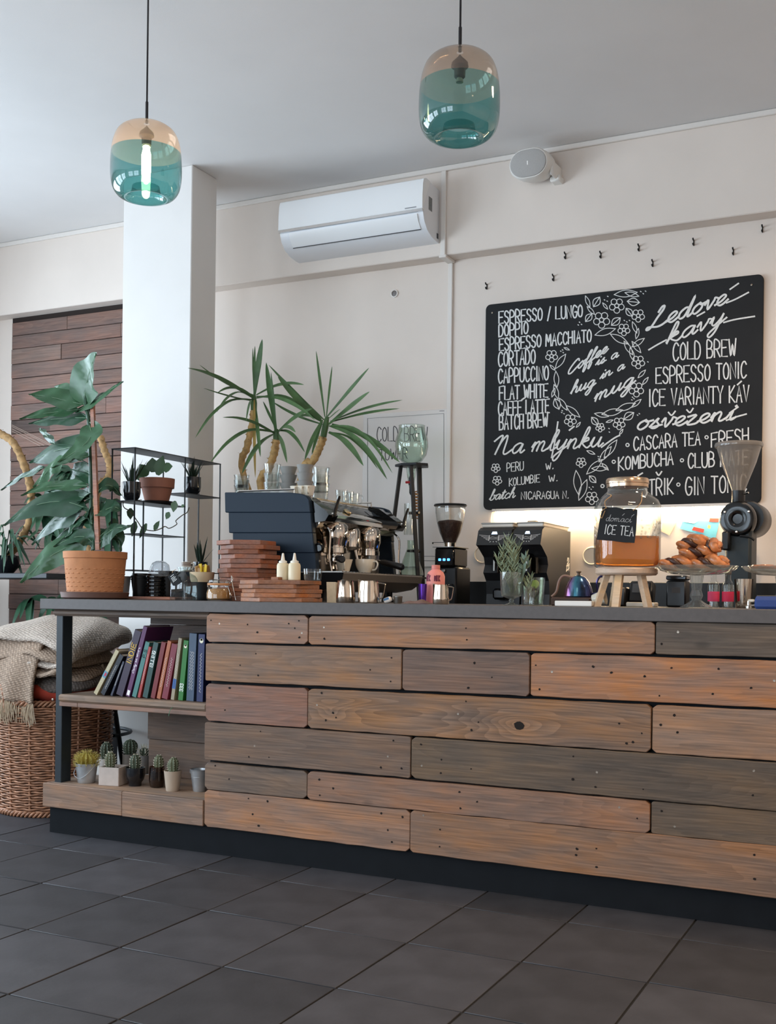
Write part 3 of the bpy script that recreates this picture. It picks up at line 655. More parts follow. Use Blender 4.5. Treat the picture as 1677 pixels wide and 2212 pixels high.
# ---- papers taped to the wall
def sheet(name, quad, m, label, cat, thick=0.0012, Y=YW):
    P = [at(x, y, Y - .003) for x, y in quad]; o = P[0]
    mb = MB(); mb.add([p for p in P] + [p + Vector((0, thick, 0)) for p in P], [(0, 1, 2, 3), (7, 6, 5, 4), (0, 4, 5, 1), (1, 5, 6, 2), (2, 6, 7, 3), (3, 7, 4, 0)])
    t = thing(name, o, label, cat); mb.build('paper', m, t, world=True, smooth=False); return t
t = sheet('poster', [(1477, 1121), (1555, 1127), (1546, 1164), (1469, 1142)], mat('poster_cyan', (120, 205, 226), 0.6, noise=0.1, nscale=30), 'light blue and white leaflet with red label taped to the wall', 'leaflet')
def patch(par, name, quad, m, Y=YW, d=.0045):
    P = [at(x, y, Y - d) for x, y in quad]; return MB().add(P, [(0, 1, 2, 3)]).build(name, m, par, world=True, smooth=False)
pr_ = mat('print_red', (222, 78, 66), 0.6); pw_ = mat('print_white', (238, 234, 228), 0.6)
patch(t, 'red_label', [(1499, 1138), (1522, 1143), (1520, 1151), (1495, 1145)], pr_)
patch(t, 'white_patch', [(1478, 1121.5), (1510, 1124), (1500, 1131), (1476, 1127)], pw_)
patch(t, 'red_corner', [(1534, 1119), (1554, 1120), (1553, 1128), (1532, 1127)], pr_)
patch(t, 'yellow_dot', [(1530, 1134), (1536, 1135), (1535, 1142), (1529, 1141)], mat('print_yellow', (240, 225, 120), 0.6))
sheet('note_paper', [(1422, 1124), (1463, 1127), (1447, 1157), (1421, 1145)], mat('note_cream', (226, 206, 178), 0.7), 'cream paper note taped to the wall beside the glass jar', 'note')
t = sheet('price_tag', [(1420, 1124), (1431, 1123), (1430, 1143), (1420, 1144)], pw_, 'narrow white paper tag beside the glass jar', 'paper tag', Y=YW - .004)
patch(t, 'grey_text', [(1422, 1129), (1429, 1128.5), (1429, 1132), (1422, 1132.5)], mat('print_grey', (120, 116, 112), 0.7), Y=YW - .004)

# ---- whiteboard with hand lettering
wb_m = mat('whiteboard_face', (226, 220, 215), 0.35, spec=0.5); ink = mat('black_ink', (40, 40, 42), 0.6)
P0 = at(787, 897, YW); P1 = at(974, 882, YW); zt2 = (P0.z + P1.z) / 2; zb2 = at(880, 1225, YW).z; x_r = at(972, 1000, YW).x
wb = thing('whiteboard', (P0.x, YW, zb2), 'white board with black border line and handwritten cold brew note', 'whiteboard')
MB().bb((P0.x, YW - .012, zb2), (x_r - .012, YW - .001, zt2), .003).build('panel', wb_m, wb, world=True, smooth=False)
def W(x, y): return at(660 + x / 4.932, 880 + y / 4.932, YW - .0128)
ribbons(MB(), [[(662, 1600), (662, 118), (1475, 65), (1475, 1040)], [(1200, 1587), (1470, 1587)], [(1200, 1633), (1470, 1636)], [(1430, 38), (1478, 36)]], W, 4.5).build('border_line', ink, wb, world=True, smooth=False)
ribbons(MB(), caps_line('COLD', 762, 360, 985, 358, 145, gap=.3), W, 8).build('lettering', ink, wb, world=True, smooth=False)
ribbons(MB(), caps_line('BREW', 1055, 362, 1300, 358, 150, gap=.28), W, 8).build('lettering', ink, wb, world=True, smooth=False)
ribbons(MB(), caps_line('TOWER', 790, 565, 1085, 545, 112, gap=.3), W, 8).build('lettering', ink, wb, world=True, smooth=False)

# ---- air conditioner
ac_w = mat('ac_white_plastic', (240, 240, 240), 0.28, spec=0.5); ac_g = mat('ac_lower_white', (232, 233, 236), 0.3); chrome = mat('chrome', (222, 224, 226), 0.08, metal=1.0); dgrey = mat('dark_grey_plastic', (60, 60, 62), 0.5)
ax0, ax1 = -3.05, -2.245
ac = thing('air_conditioner', (ax0, YB, 2.757), 'white split air conditioner with a chrome strip on the beam', 'air conditioner')
def acprof(pts, x0, x1, mb=None, caps=True):
    mb = mb or MB(); n = len(pts); k = len(mb.v)
    for x in (x0, x1):
        for d, z in pts: mb.v.append(Vector((x, YB - d, z)))
    for i in range(n - 1): mb.f.append((k + i, k + i + 1, k + n + i + 1, k + n + i))
    if caps: mb.f.append(tuple(range(k, k + n))); mb.f.append(tuple(range(k + 2 * n - 1, k + n - 1, -1)))
    return mb
full = [(0, 3.02), (.165, 3.022), (.19, 3.012), (.198, 2.99), (.203, 2.93), (.203, 2.862), (.198, 2.845), (.185, 2.815), (.15, 2.782), (.10, 2.764), (.04, 2.757), (0, 2.757)]
acprof([(0, 3.018)] + [(a - .006, b) for a, b in full[1:-1]] + [(0, 2.757)], ax0, ax1).build('casing', ac_g, ac, world=True, ang=30)
acprof([(.12, 3.024), (.168, 3.025), (.194, 3.013), (.202, 2.99), (.208, 2.93), (.208, 2.868), (.20, 2.868)], ax0 - .002, ax1 + .002).build('front_panel', ac_w, ac, world=True, ang=30)
acprof([(.19, 2.867), (.209, 2.867), (.207, 2.855), (.19, 2.853)], ax0 - .002, ax1 + .002).build('chrome_strip', chrome, ac, world=True)
fx0, fx1 = ax0 + .055, ax1 - .03
mbf = MB(); acprof([(.19, 2.848), (.199, 2.848), (.187, 2.818), (.153, 2.786), (.14, 2.786)], fx0, fx1, mbf); mbf.build('air_flap', ac_w, ac, world=True, ang=30)
MB().tube([(fx0, YB - .154, 2.7845), (fx1, YB - .154, 2.7845)], .0022, 6).build('flap_gap', dgrey, ac, world=True)
MB().bb((ax1 - .001, YB - .13, 2.885), (ax1 + .0008, YB - .09, 2.95)).build('rating_label', mat('label_grey', (120, 122, 122), .6, noise=.3, nscale=400), ac, world=True, smooth=False)
MB().bb((ax1 - .09, YB - .2095, 2.8745), (ax1 - .03, YB - .2075, 2.8795)).build('brand_mark', mat('logo_grey', (150, 152, 156), .4), ac, world=True, smooth=False)
MB().bb((ax1 - .001, YB - .03, 2.775), (ax1 + .002, YB - .015, 2.80)).build('screw_cover', dgrey, ac, world=True, smooth=False)

# ---- loudspeaker
grille = mat('speaker_grille', (172, 168, 164), 0.8, noise=0.08, nscale=500, bump=0.3, bscale=600); sp_w = mat('speaker_white', (232, 228, 222), 0.4)
sc_ = at(1150, 357, YB - .12)
sp = thing('loudspeaker', sc_, 'white oval loudspeaker with grey grille on a wall bracket', 'loudspeaker', rz=R(-3))
def oval(w, h, r): return rrect(-w / 2, -h / 2, w / 2, h / 2, r, 8)
TI = RX(R(8)) @ Matrix.Diagonal((.92, .85, .80, 1))
def loft(mb, rings, M=None, cap=True):
    n = len(rings[0]); vs = [p for r in rings for p in r]; fs = []
    for i in range(len(rings) - 1):
        for k in range(n): l = (k + 1) % n; fs.append((i * n + k, i * n + l, (i + 1) * n + l, (i + 1) * n + k))
    if cap: fs += [tuple(range(n - 1, -1, -1)), tuple((len(rings) - 1) * n + k for k in range(n))]
    return mb.add(vs, fs, M)
def ov(w, h, y): return [(a, y, b) for a, b in oval(w, h, min(w, h) / 2 * .98)]
loft(MB(), [ov(.168, .135, .11), ov(.195, .158, .08), ov(.212, .172, .02), ov(.212, .172, -.045), ov(.200, .160, -.058)], TI).build('cabinet', sp_w, sp)
loft(MB(), [ov(.192, .152, -.056), ov(.190, .150, -.064), ov(.17, .13, -.068)], TI).build('grille', grille, sp)
MB().box((0, -.0685, 0), (.006, .001, .022), M=TI).build('badge', pw_, sp, smooth=False)
MB().box((.09, .07, -.02), (.02, .13, .07), .008).box((.085, .10, -.05), (.05, .06, .03), .006).build('bracket', sp_w, sp)

# ---- pendant lamps
g_up = glass('amber_smoke_glass', (238, 222, 208), ior=1.32, haze=.10); g_lo = glass('teal_glass', (158, 208, 206), ior=1.36)
cord_m = mat('cord_black', (34, 30, 32), 0.6); sock = mat('socket_taupe', (96, 84, 80), 0.4)
bulb_on = mat('bulb_lit', (255, 226, 180), 0.3, emit=(255, 222, 170), estr=60); bulb_off = glass('bulb_glass', (225, 215, 195))
PROF = [(.010, 0), (.035, -.001), (.068, -.008), (.096, -.028), (.111, -.06), (.118, -.10), (.1205, -.145), (.1195, -.187), (.113, -.221), (.098, -.244), (.076, -.255), (.060, -.250), (.050, -.235), (.046, -.215)]
def dense(prof, n=4): return [(max(p.x, 0), p.y) for p in spline([Vector((a, b, 0)) for a, b in prof], n)]
def pendant(px, pytop, Yd, lit, label):
    tp = at(px, pytop, Yd)
    t = thing('pendant_lamp', tp, label, 'pendant lamp', 'glass pendant lamps over the counter')
    d = dense(PROF); zs = -.098
    up_ = [p for p in d if p[1] >= zs and d.index(p) < 30]; k = len(up_)
    MB().lathe(up_ + [d[k]], 56).build('upper_glass', g_up, t, ang=60)
    MB().lathe(d[k:], 56).build('lower_glass', g_lo, t, ang=60)
    MB().lathe([(.0, .004), (.005, .003), (.005, .075), (.0032, .078), (.0030, ZC - tp.z), (0, ZC - tp.z)], 12).build('cord', cord_m, t)
    MB().lathe([(0, -.004), (.006, -.012), (.024, -.03), (.026, -.042), (.017, -.05), (.0165, -.072), (.012, -.076), (0, -.076)], 24).build('socket', sock, t)
    MB().lathe([(.05, .0), (.05, -.006), (.047, -.012), (0, -.012)], 24, T(0, 0, ZC - tp.z)).build('ceiling_rose', cord_m, t)
    bl = [(.009, -.072), (.011, -.085), (.0155, -.105), (.016, -.16), (.013, -.19), (.006, -.204), (0, -.206)]
    if lit: MB().lathe(bl, 20).build('bulb', bulb_on, t)
    else: MB().lathe([(.009, -.072), (.010, -.08), (.011, -.088), (0, -.09)], 16).build('bulb', mat('bulb_base', (190, 180, 160), .2, metal=.6), t)
    return t
pendant(317, 268, 3.06, True, 'lit glass pendant lamp, amber above teal, glowing tube bulb')
pendant(994, 114, 3.06, False, 'unlit glass pendant lamp, smoky above deep teal')

# ================================================================== ESPRESSO MACHINE AND GRINDERS
navy = mat('navy_matte_panel', (22, 37, 52), 0.55, spec=0.3); blkp = mat('black_plastic', (20, 20, 22), 0.35); blk_gloss = mat('black_gloss', (14, 14, 15), 0.12)
steel = mat('brushed_steel', (140, 136, 130), 0.36, metal=1.0); chrome2 = mat('polished_chrome', (214, 206, 196), 0.07, metal=1.0)
blue_led = mat('blue_display', (60, 110, 255), 0.3, emit=(70, 120, 255), estr=3.0); white_led = mat('white_display', (220, 235, 255), 0.3, emit=(190, 220, 255), estr=2.0)
Y1, Y2 = 3.97, 4.75; XB, XTR = -2.74, -2.17
em = thing('espresso_machine', (-2.45, 4.36, ZT), 'two group chrome espresso machine with stepped navy side panel', 'espresso machine')
def zpx(px, py, Y): return at(px, py, Y).z
tiers = [(485, 667, 1063.5, 1107), (492, 670, 1106, 1151), (500, 673, 1150, 1194), (505, 677, 1193, 1238)]
for k, (xl, xr, ya, yb) in enumerate(tiers):
    a = at(xl, ya, Y1); b = at(xr, ya, Y1); c = at(xr + 4, yb, Y1); d = at(xl + 1, yb, Y1)
    if k == 0:
        poly = [(a.x, a.z)] + [(b.x - .09, b.z + .002), (b.x - .04, b.z - .004), (b.x - .012, b.z - .014), (b.x + .002, b.z - .03), (c.x, c.z), (d.x, d.z)]
    else: poly = [(a.x, a.z), (b.x + .001, b.z), (c.x, c.z), (d.x, d.z)]
    MB().prism(poly, .03, .003, T(0, Y1 + .004 * k, 0) @ XZ).build('side_panel', navy, em, world=True, smooth=False)
    MB().prism(poly, .03, .003, T(0, Y2 - .03 - .004 * k, 0) @ XZ).build('side_panel', navy, em, world=True, smooth=False)
zt = at(560, 1063.5, Y1).z
MB().bb((XB + .02, Y1 + .03, ZT + .06), (-2.44, Y2 - .03, zt - .02)).build('boiler_body', blkp, em, world=True, smooth=False)
MB().bb((XB + .03, Y1 + .03, zt - .02), (-2.40, Y2 - .03, zt - .012)).build('cup_tray', steel, em, world=True, smooth=False)
mb = MB()
for y in (Y1 + .04, Y2 - .04): mb.tube([(XB + .04, y, zt - .01), (XB + .04, y, zt + .012), (-2.42, y, zt + .012), (-2.42, y, zt - .01)], .004, 6)
mb.tube([(XB + .04, Y1 + .04, zt + .012), (XB + .04, Y2 - .04, zt + .012)], .004, 6); mb.build('cup_rail', chrome2, em, world=True)['kind'] = 'stuff'
def extr_y(pts, y0, y1, mb=None):
    mb = mb or MB(); n = len(pts); k = len(mb.v)
    for y in (y0, y1):
        for x, z in pts: mb.v.append(Vector((x, y, z)))
    for i in range(n): j = (i + 1) % n; mb.f.append((k + i, k + j, k + n + j, k + n + i))
    mb.f.append(tuple(range(k + n - 1, k - 1, -1))); mb.f.append(tuple(range(k + n, k + 2 * n))); return mb
extr_y([(-2.44, zt - .015), (-2.40, zt - .018), (-2.375, zt - .04), (-2.375, zt - .10), (-2.44, zt - .16)], Y1 + .032, Y2 - .032).build('upper_hood', chrome2, em, world=True, ang=25)
extr_y([(-2.40, zt - .022), (-2.372, zt - .036), (-2.330, zt - .0665), (-2.345, zt - .085), (-2.38, zt - .085)], Y1 + .034, Y2 - .034).build('control_panel', blk_gloss, em, world=True, ang=25)
extr_y([(-2.345, zt - .068), (-2.3295, zt - .067), (-2.298, zt - .092), (-2.285, zt - .118), (-2.345, zt - .10)], Y1 + .034, Y2 - .034).build('chrome_fascia', chrome2, em, world=True, ang=60)
extr_y([(-2.38, zt - .086), (-2.292, zt - .102), (-2.285, zt - .118), (-2.31, zt - .15), (-2.44, zt - .20)], Y1 + .034, Y2 - .034).build('lower_hood', chrome2, em, world=True, ang=25)
extr_y([(-2.44, zt - .16), (-2.42, zt - .2), (-2.42, ZT + .13), (-2.44, ZT + .13)], Y1 + .03, Y2 - .03).build('splash_back', chrome2, em, world=True, ang=25)
# side cheeks with steam lever, display
def cheek(y0, y1):
    extr_y([(-2.40, zt - .012), (-2.35, zt - .022), (-2.255, zt - .085), (-2.245, zt - .10), (-2.262, zt - .125), (-2.36, zt - .135), (-2.42, zt - .12)], y0, y1).build('end_cheek', blk_gloss, em, world=True, ang=25)
    y = (y0 + y1) / 2
    MB().tube([(-2.262, y, zt - .10), (-2.238, y, zt - .095)], .010, 10).build('lever_hub', chrome2, em, world=True)
    MB().tube(spline([(-2.24, y, zt - .105), (-2.236, y, zt - .08), (-2.225, y, zt - .045), (-2.215, y, zt - .02)], 4), .009, 8, rs=[.006] + [.011] * 6 + [.009] * 5 + [.005], flat=.5).build('steam_lever', blkp, em, world=True)
    MB().tube(spline([(-2.29, y, zt - .135), (-2.26, y, zt - .17), (-2.262, y, zt - .26), (-2.25, y, zt - .33)], 5), .0045, 8).build('steam_wand', chrome2, em, world=True)
cheek(Y1 + .02, Y1 + .10); cheek(Y2 - .10, Y2 - .02)
def panel_quad(y0, y1, a, b, name, m):   # a quad lying on the slanted control panel
    def pt(y, t): return Vector((-2.372 + (.042) * t + .001, y, zt - .036 - .0305 * t + .0012))
    MB().add([pt(y0, a), pt(y1, a), pt(y1, b), pt(y0, b)], [(0, 1, 2, 3)]).build(name, m, em, world=True, smooth=False)
panel_quad(Y1 + .115, Y1 + .175, .18, .92, 'blue_display', blue_led)
panel_quad(Y1 + .13, Y1 + .16, .38, .72, 'display_digits', white_led)
for k in range(4): panel_quad(Y1 + .20, Y1 + .28, .2 + .18 * k, .28 + .18 * k, 'vent_slot', steel)
panel_quad(Y2 - .22, Y2 - .13, .2, .9, 'panel_window', mat('dark_window', (40, 48, 60), .1))
gz = MB().lathe([(0, .008), (.016, .008), (.019, .004), (.019, 0)], 20, T(-2.332, Y1 + .34, zt - .064) @ RY(R(36))); gz.build('round_badge', mat('badge_brass', (190, 170, 130), .25, metal=.9), em, world=True)
# side plate with gauge
pa = at(678, 1078, Y1 + .03); pb_ = at(702, 1230, Y1 + .03)
MB().bb((-2.42, Y1 + .032, ZT + .12), (-2.335, Y1 + .045, zt - .13), .004).build('side_plate', steel, em, world=True, smooth=False)
w = at(690, 1184, Y1 + .03); MB().lathe([(0, .006), (.013, .006), (.018, .012), (.021, .010), (.022, 0)], 24, T(w.x, w.y, w.z) @ RX(R(90))).build('gauge', blk_gloss, em, world=True)
# groups and portafilters
for gy, ang, drop in ((Y1 + .22, -52, -.01), (Y1 + .53, -8, -.03)):
    gx = -2.325; z0 = zt - .155
    MB().lathe([(0, .03), (.050, .03), (.057, .02), (.057, -.035), (.050, -.055), (.050, -.07), (.053, -.072), (.053, -.092), (.036, -.098), (0, -.098)], 28, T(gx, gy, z0)).build('group_head', chrome2, em, world=True)
    MB().lathe([(.037, -.098), (.039, -.105), (.037, -.132), (.02, -.142), (0, -.142)], 28, T(gx, gy, z0)).build('portafilter_basket', chrome2, em, world=True)
    d = Vector((math.cos(R(ang)), math.sin(R(ang)), 0)); p0 = Vector((gx, gy, z0 - .115))
    MB().tube([p0 + d * .035, p0 + d * .075 + Vector((0, 0, drop * .2))], .008, 10).build('handle_neck', chrome2, em, world=True)
    MB().tube([p0 + d * .072 + Vector((0, 0, drop * .2)), p0 + d * .09 + Vector((0, 0, drop * .3)), p0 + d * .13 + Vector((0, 0, drop * .6)), p0 + d * .185 + Vector((0, 0, drop)), p0 + d * .192 + Vector((0, 0, drop))], .014, 12, rs=[.010, .014, .0135, .016, .011]).build('portafilter_handle', blkp, em, world=True)
    MB().tube([(gx, gy - .012, z0 - .14), (gx + .004, gy - .014, z0 - .162)], .006, 8).tube([(gx, gy + .012, z0 - .14), (gx + .004, gy + .014, z0 - .162)], .006, 8).build('spout', chrome2, em, world=True)['kind'] = 'stuff'
MB().lathe([(0, .02), (.040, .02), (.045, .01), (.045, -.06), (.03, -.075), (0, -.078)], 28, T(-2.335, Y1 + .375, zt - .155)).build('water_module', chrome2, em, world=True)
MB().tube(spline([(-2.31, Y1 + .375, zt - .22), (-2.30, Y1 + .375, zt - .26), (-2.295, Y1 + .375, zt - .28)], 4), .006, 8).build('water_spout', chrome2, em, world=True)
# drip tray basin
zta = at(760, 1235, Y1).z
extr_y([(-2.42, zta), (XTR, zta), (XTR + .004, zta - .006), (XTR - .002, zta - .035), (-2.22, zta - .066), (-2.30, zta - .08), (-2.42, zta - .08)], Y1 + .01, Y2).build('drip_tray', mat('tray_steel', (128, 122, 116), .36, metal=.35), em, world=True, ang=25)
extr_y([(-2.42, zta - .003), (XTR + .003, zta - .003), (XTR + .003, zta - .008), (XTR - .004, zta - .036), (-2.22, zta - .067), (-2.30, zta - .081), (-2.42, zta - .081)], Y1 + .004, Y1 + .0095).build('tray_end_darkener', mat('matte_black', (12, 12, 13), .8, spec=.1), em, world=True, ang=25)  # added dark plate, hides the bright reflection on the tray's near end
mb = MB()
for k in range(26): y = Y1 + .03 + k * .0285; mb.bb((-2.41, y, zta), (XTR - .015, y + .012, zta + .003))
mb.build('tray_grate', steel, em, world=True, smooth=False)['kind'] = 'stuff'
MB().bb((-2.70, Y1 + .04, ZT + .055), (-2.43, Y2 - .04, zta - .01)).build('base_frame', blkp, em, world=True, smooth=False)
for x in (-2.68, -2.30):
    for y in (Y1 + .08, Y2 - .08): MB().lathe([(0, 0), (.025, 0), (.022, .01), (.016, .02), (.016, .08), (0, .08)], 16, T(x, y, ZT)).build('foot', blkp, em, world=True)
# ---- cups and glasses
cream = mat('cream_ceramic', (226, 216, 198), 0.25, coat=0.3); grey_cer = mat('grey_ceramic', (142, 140, 136), 0.45, noise=.04, nscale=60); clear = glass('clear_glass', (246, 248, 247), edge=.3); white_cer = mat('white_ceramic', (235, 233, 228), .25, coat=.3)
def open_prof(r0, r1, h, t=.003, foot=.0, bulge=0.0):
    """open vessel, outside up then inside down"""
    out = [(0, 0), (r0 * .94, 0), (r0, .003)]
    for k in range(1, 7): q = k / 6; out.append((r0 + (r1 - r0) * q + bulge * math.sin(math.pi * q), .003 + (h - .003) * q))
    ins = [(r - t, z) for r, z in out[3:]][::-1]
    return out + ins + [(r0 - t, t + .002), (0, t + .002)]
def handle(mb, r, z0, z1, out, rad=.004, ang=0.0):
    ca, sa = math.cos(ang), math.sin(ang); P = [(r * .96, z1), (r + out * .7, z1 + .002), (r + out, (z0 + z1) / 2 + .006), (r + out * .6, z0 + .004), (r * .95, z0)]
    return mb.tube(spline([(a * ca, a * sa, z) for a, z in P], 6), rad, 8)
def cup(name, loc, r0, r1, h, m, label, cat, group=None, hand=None, bulge=0, t=.003):
    c = thing(name, loc, label, cat, group); MB().lathe(open_prof(r0, r1, h, t, bulge=bulge), 32).build('bowl' if m is not clear else 'glass_wall', m, c)
    if hand is not None: handle(MB(), r1 * .97, h * .2, h * .8, r1 * .55, .0035, hand).build('handle', m, c)
    return c
zg = zta + .003
cup('coffee_cup', (-2.28, Y1 + .22, zg), .024, .038, .055, cream, 'cream coffee cup on the drip tray under the near group', 'cup', 'cups on the drip tray', R(-60))
cup('coffee_cup', (-2.22, Y1 + .30, zg), .026, .042, .058, cream, 'cream coffee cup with its handle turned out on the drip tray', 'cup', 'cups on the drip tray', R(-5), .006)
cup('steel_tumbler', (-2.31, Y1 + .53, zg), .036, .038, .10, steel, 'tall steel cup under the far group of the coffee machine', 'steel cup', None)
zc = zt - .012
def top(px, Y): p = at(px, 1063, Y); return Vector((p.x, Y, zc))
def stack(px, Y, n, dz, r0, r1, h, m, label, cat, group, bulge=0):
    b = top(px, Y)
    for k in range(n):
        o = ('bottom', 'second', 'third', 'fourth')[k] if k < n - 1 else 'topmost'
        cup('stacked_cup' if m is not clear else 'stacked_glass', b + Vector((0, 0, k * dz)), r0, r1, h, m, label % o, cat, group, bulge=bulge)
stack(623, 4.20, 4, .0355, .027, .038, .037, grey_cer, 'grey ceramic cup, %s of the stack beside the clear glasses', 'cup', 'grey cups on the machine')
stack(659, 4.16, 4, .0355, .027, .037, .037, grey_cer, 'grey ceramic cup, %s of the stack under the yucca', 'cup', 'grey cups on the machine')
stack(588, 4.17, 3, .04, .027, .038, .075, clear, 'clear glass, %s of the tall pile beside the grey cups', 'glass', 'glasses on the machine')
stack(522, 4.06, 3, .022, .024, .034, .055, clear, 'short clear glass, %s of the pile at the machine back edge', 'glass', 'glasses on the machine')
stack(692, 4.28, 3, .035, .033, .042, .075, clear, 'clear tumbler, %s of the pile near the steam lever', 'glass', 'glasses on the machine')
for k, (px, y) in enumerate(((738, 4.45), (752, 4.52), (764, 4.60))):
    cup('espresso_glass', top(px, y), .022, .028, .06, clear, 'small clear espresso glass standing beyond the tumbler pile', 'glass', 'small glasses on the machine', hand=R(20))
for k, px in enumerate((548, 566, 584, 602, 622)):
    p = top(px, 4.06); s_ = thing('saucer', p, 'white saucer lying along the front rim of the coffee machine', 'saucer', 'saucers on the machine')
    MB().lathe([(0, .006), (.02, .006), (.03, .01), (.043, .022), (.046, .024), (.044, .019), (.03, .006), (.02, 0), (0, 0)], 28).build('plate', white_cer, s_)
for k, px in enumerate((640, 655, 668)):
    cup('demitasse', top(px, 4.065), .018, .026, .042, cream, 'small cream demitasse along the front rim of the machine', 'cup', 'demitasse cups on the machine', hand=R(-70))

# ---- cold brew tower
twx = at(890, 1200, 4.86).x
tw = thing('cold_brew_tower', (twx, 4.86, ZT), 'tall cold brew drip tower with black wooden legs and glass globe', 'drip tower')
blk_wood = mat('black_wood', (28, 31, 35), 0.5, noise=.1, nscale=30)
m_ = mpp(890, 4.86); cen = Vector((twx, 4.86, 0))
def tz(py): return 1 + (1290.6 - py) * m_
pl_z = tz(1003)
MB().prism([(-.082, -.03), (-.03, -.075), (.05, -.07), (.088, -.02), (.05, .07), (-.04, .07)], .012, .002, T(twx, 4.86, pl_z - .012)).build('top_plate', blk_wood, tw, world=True, smooth=False)
def leg(a, b, r=.011):
    MB().tube([a, b], r, 4).build('leg', blk_wood, tw, world=True, smooth=False)
leg((twx - .05, 4.83, pl_z - .01), (twx - .12, 4.80, ZT)); leg((twx + .018, 4.80, pl_z - .01), (twx + .085, 4.77, ZT)); leg((twx + .005, 4.92, pl_z - .01), (twx + .02, 4.95, ZT), .014)
for py in (1108, 1190): MB().tube([(twx + .01, 4.93, tz(py)), (twx - .02, 4.86, tz(py)), (twx + .045, 4.84, tz(py))], .007, 6).build('clamp', blkp, tw, world=True)
green_gl = glass('green_tint_glass', (240, 247, 242))
MB().lathe([(.018, -.065), (.016, -.03), (.022, 0), (.05, .014), (.072, .045), (.080, .085), (.078, .12), (.066, .155), (.062, .182), (.064, .186), (.060, .183), (.066, .15), (.077, .115), (.0785, .085), (.07, .047), (.045, .018), (.016, .004)], 40, T(twx - .008, 4.86, pl_z)).build('glass_globe', green_gl, tw, world=True)
MB().lathe([(.008, -.12), (.012, -.105), (.020, -.06), (.027, -.012)], 24, T(twx - .008, 4.86, pl_z)).build('funnel', green_gl, tw, world=True)
zq = tz(1042); MB().tube([(twx - .030, 4.845, zq), (twx + .008, 4.85, zq)], .006, 8).build('red_tap', mat('red_tap', (170, 40, 45), .35), tw, world=True)
MB().lathe([(.004, -.06), (.009, -.05), (.009, -.015), (.014, -.01), (.014, .02), (.01, .03)], 14, T(twx - .008, 4.86, zq)).build('tap_body', blkp, tw, world=True)
MB().lathe([(.024, 0), (.024, .10), (.0235, .15), (.0225, .15), (.0225, 0)], 24, T(twx - .018, 4.86, tz(1155))).build('glass_tube', clear, tw, world=True)
cpts = [(twx + .012 + .010 * math.cos(a), 4.87 + .010 * math.sin(a), tz(1120) + .13 * a / 56) for a in [k * .5 for k in range(113)]]
MB().tube(cpts, .003, 6).build('glass_coil', mat('amber_coil', (170, 120, 60), .15, trans=.3), tw, world=True)
MB().lathe([(0, 0), (.055, 0), (.062, .006), (.058, .03), (.022, .125), (.018, .14), (.018, .17), (.021, .173), (.017, .17), (.016, .14), (.055, .03), (.055, .006)], 32, T(twx - .005, 4.86, tz(1245))).build('flask', green_gl, tw, world=True)
MB().prism([(-.08, -.05), (.07, -.05), (.07, .06), (-.08, .06)], .008, .001, T(twx, 4.86, tz(1250))).build('flask_shelf', blk_wood, tw, world=True, smooth=False)

# ---- single grinder with hopper
ZB_ = 0.90
gx = at(972, 1200, 4.80).x; gm = mpp(972, 4.80)
def gz_(py): return 1 + (1291.6 - py) * gm
gr = thing('coffee_grinder', (gx, 4.80, ZB_), 'black coffee grinder with blue lit buttons and bean filled clear hopper', 'coffee grinder')
MB().lathe([(0, 0), (.075, 0), (.078, .004), (.074, .010), (.02, .012), (0, .012)], 36, T(gx, 4.80, gz_(1094))).build('hopper_lid', blkp, gr, world=True)
ho = [(.022, gz_(1178)), (.030, gz_(1172)), (.050, gz_(1150)), (.064, gz_(1125)), (.069, gz_(1108)), (.070, gz_(1095))]
MB().lathe(ho, 36, T(gx, 4.80, 0)).build('hopper', clear, gr, world=True)
bean_m = mat('coffee_beans', (58, 38, 32), 0.5, noise=.35, nscale=160, bump=.6, bscale=140)
MB().lathe([(0, gz_(1177)), (.020, gz_(1177)), (.028, gz_(1171)), (.048, gz_(1150)), (.060, gz_(1130)), (.055, gz_(1126)), (.02, gz_(1123)), (0, gz_(1124))], 36, T(gx, 4.80, 0)).build('coffee_beans', bean_m, gr, world=True)['kind'] = 'stuff'
MB().lathe([(.024, gz_(1184)), (.026, gz_(1183)), (.026, gz_(1172)), (.022, gz_(1171))], 28, T(gx, 4.80, 0)).build('steel_collar', chrome2, gr, world=True)
MB().bb((gx - .055, 4.72, gz_(1184)), (gx + .055, 4.90, gz_(1182)), .004).build('cap_plate', steel, gr, world=True, smooth=False)
MB().bb((gx - .050, 4.735, gz_(1225)), (gx + .050, 4.90, gz_(1184)), .008).build('head', blk_gloss, gr, world=True)
MB().bb((gx - .058, 4.745, ZB_), (gx + .058, 4.92, gz_(1225)), .008).build('body', blkp, gr, world=True)
for k in range(3): MB().box((gx + (-.022, .0, .022)[k], 4.734, gz_(1210)), (.013, .003, .011), .002).build('lit_button', mat('blue_button', (80, 150, 255), .3, emit=(60, 130, 255), estr=5), gr, world=True)
MB().box((gx - .005, 4.738, gz_(1234)), (.022, .012, .016), .003).build('spout', steel, gr, world=True)
MB().tube(spline([(gx - .035, 4.74, gz_(1262)), (gx - .035, 4.66, gz_(1266)), (gx + .035, 4.66, gz_(1266)), (gx + .035, 4.74, gz_(1262))], 5), .004, 8).build('fork', chrome2, gr, world=True)
MB().bb((gx - .05, 4.65, ZB_ + .012), (gx + .05, 4.75, ZB_ + .03), .004).build('catch_tray', blkp, gr, world=True)
MB().bb((gx - .085, 4.79, gz_(1172)), (gx - .03, 4.80, gz_(1171)), 0).tube([(gx - .085, 4.795, gz_(1175)), (gx - .085, 4.795, gz_(1171))], .003, 6).build('shutter_pull', blkp, gr, world=True)['kind'] = 'stuff'

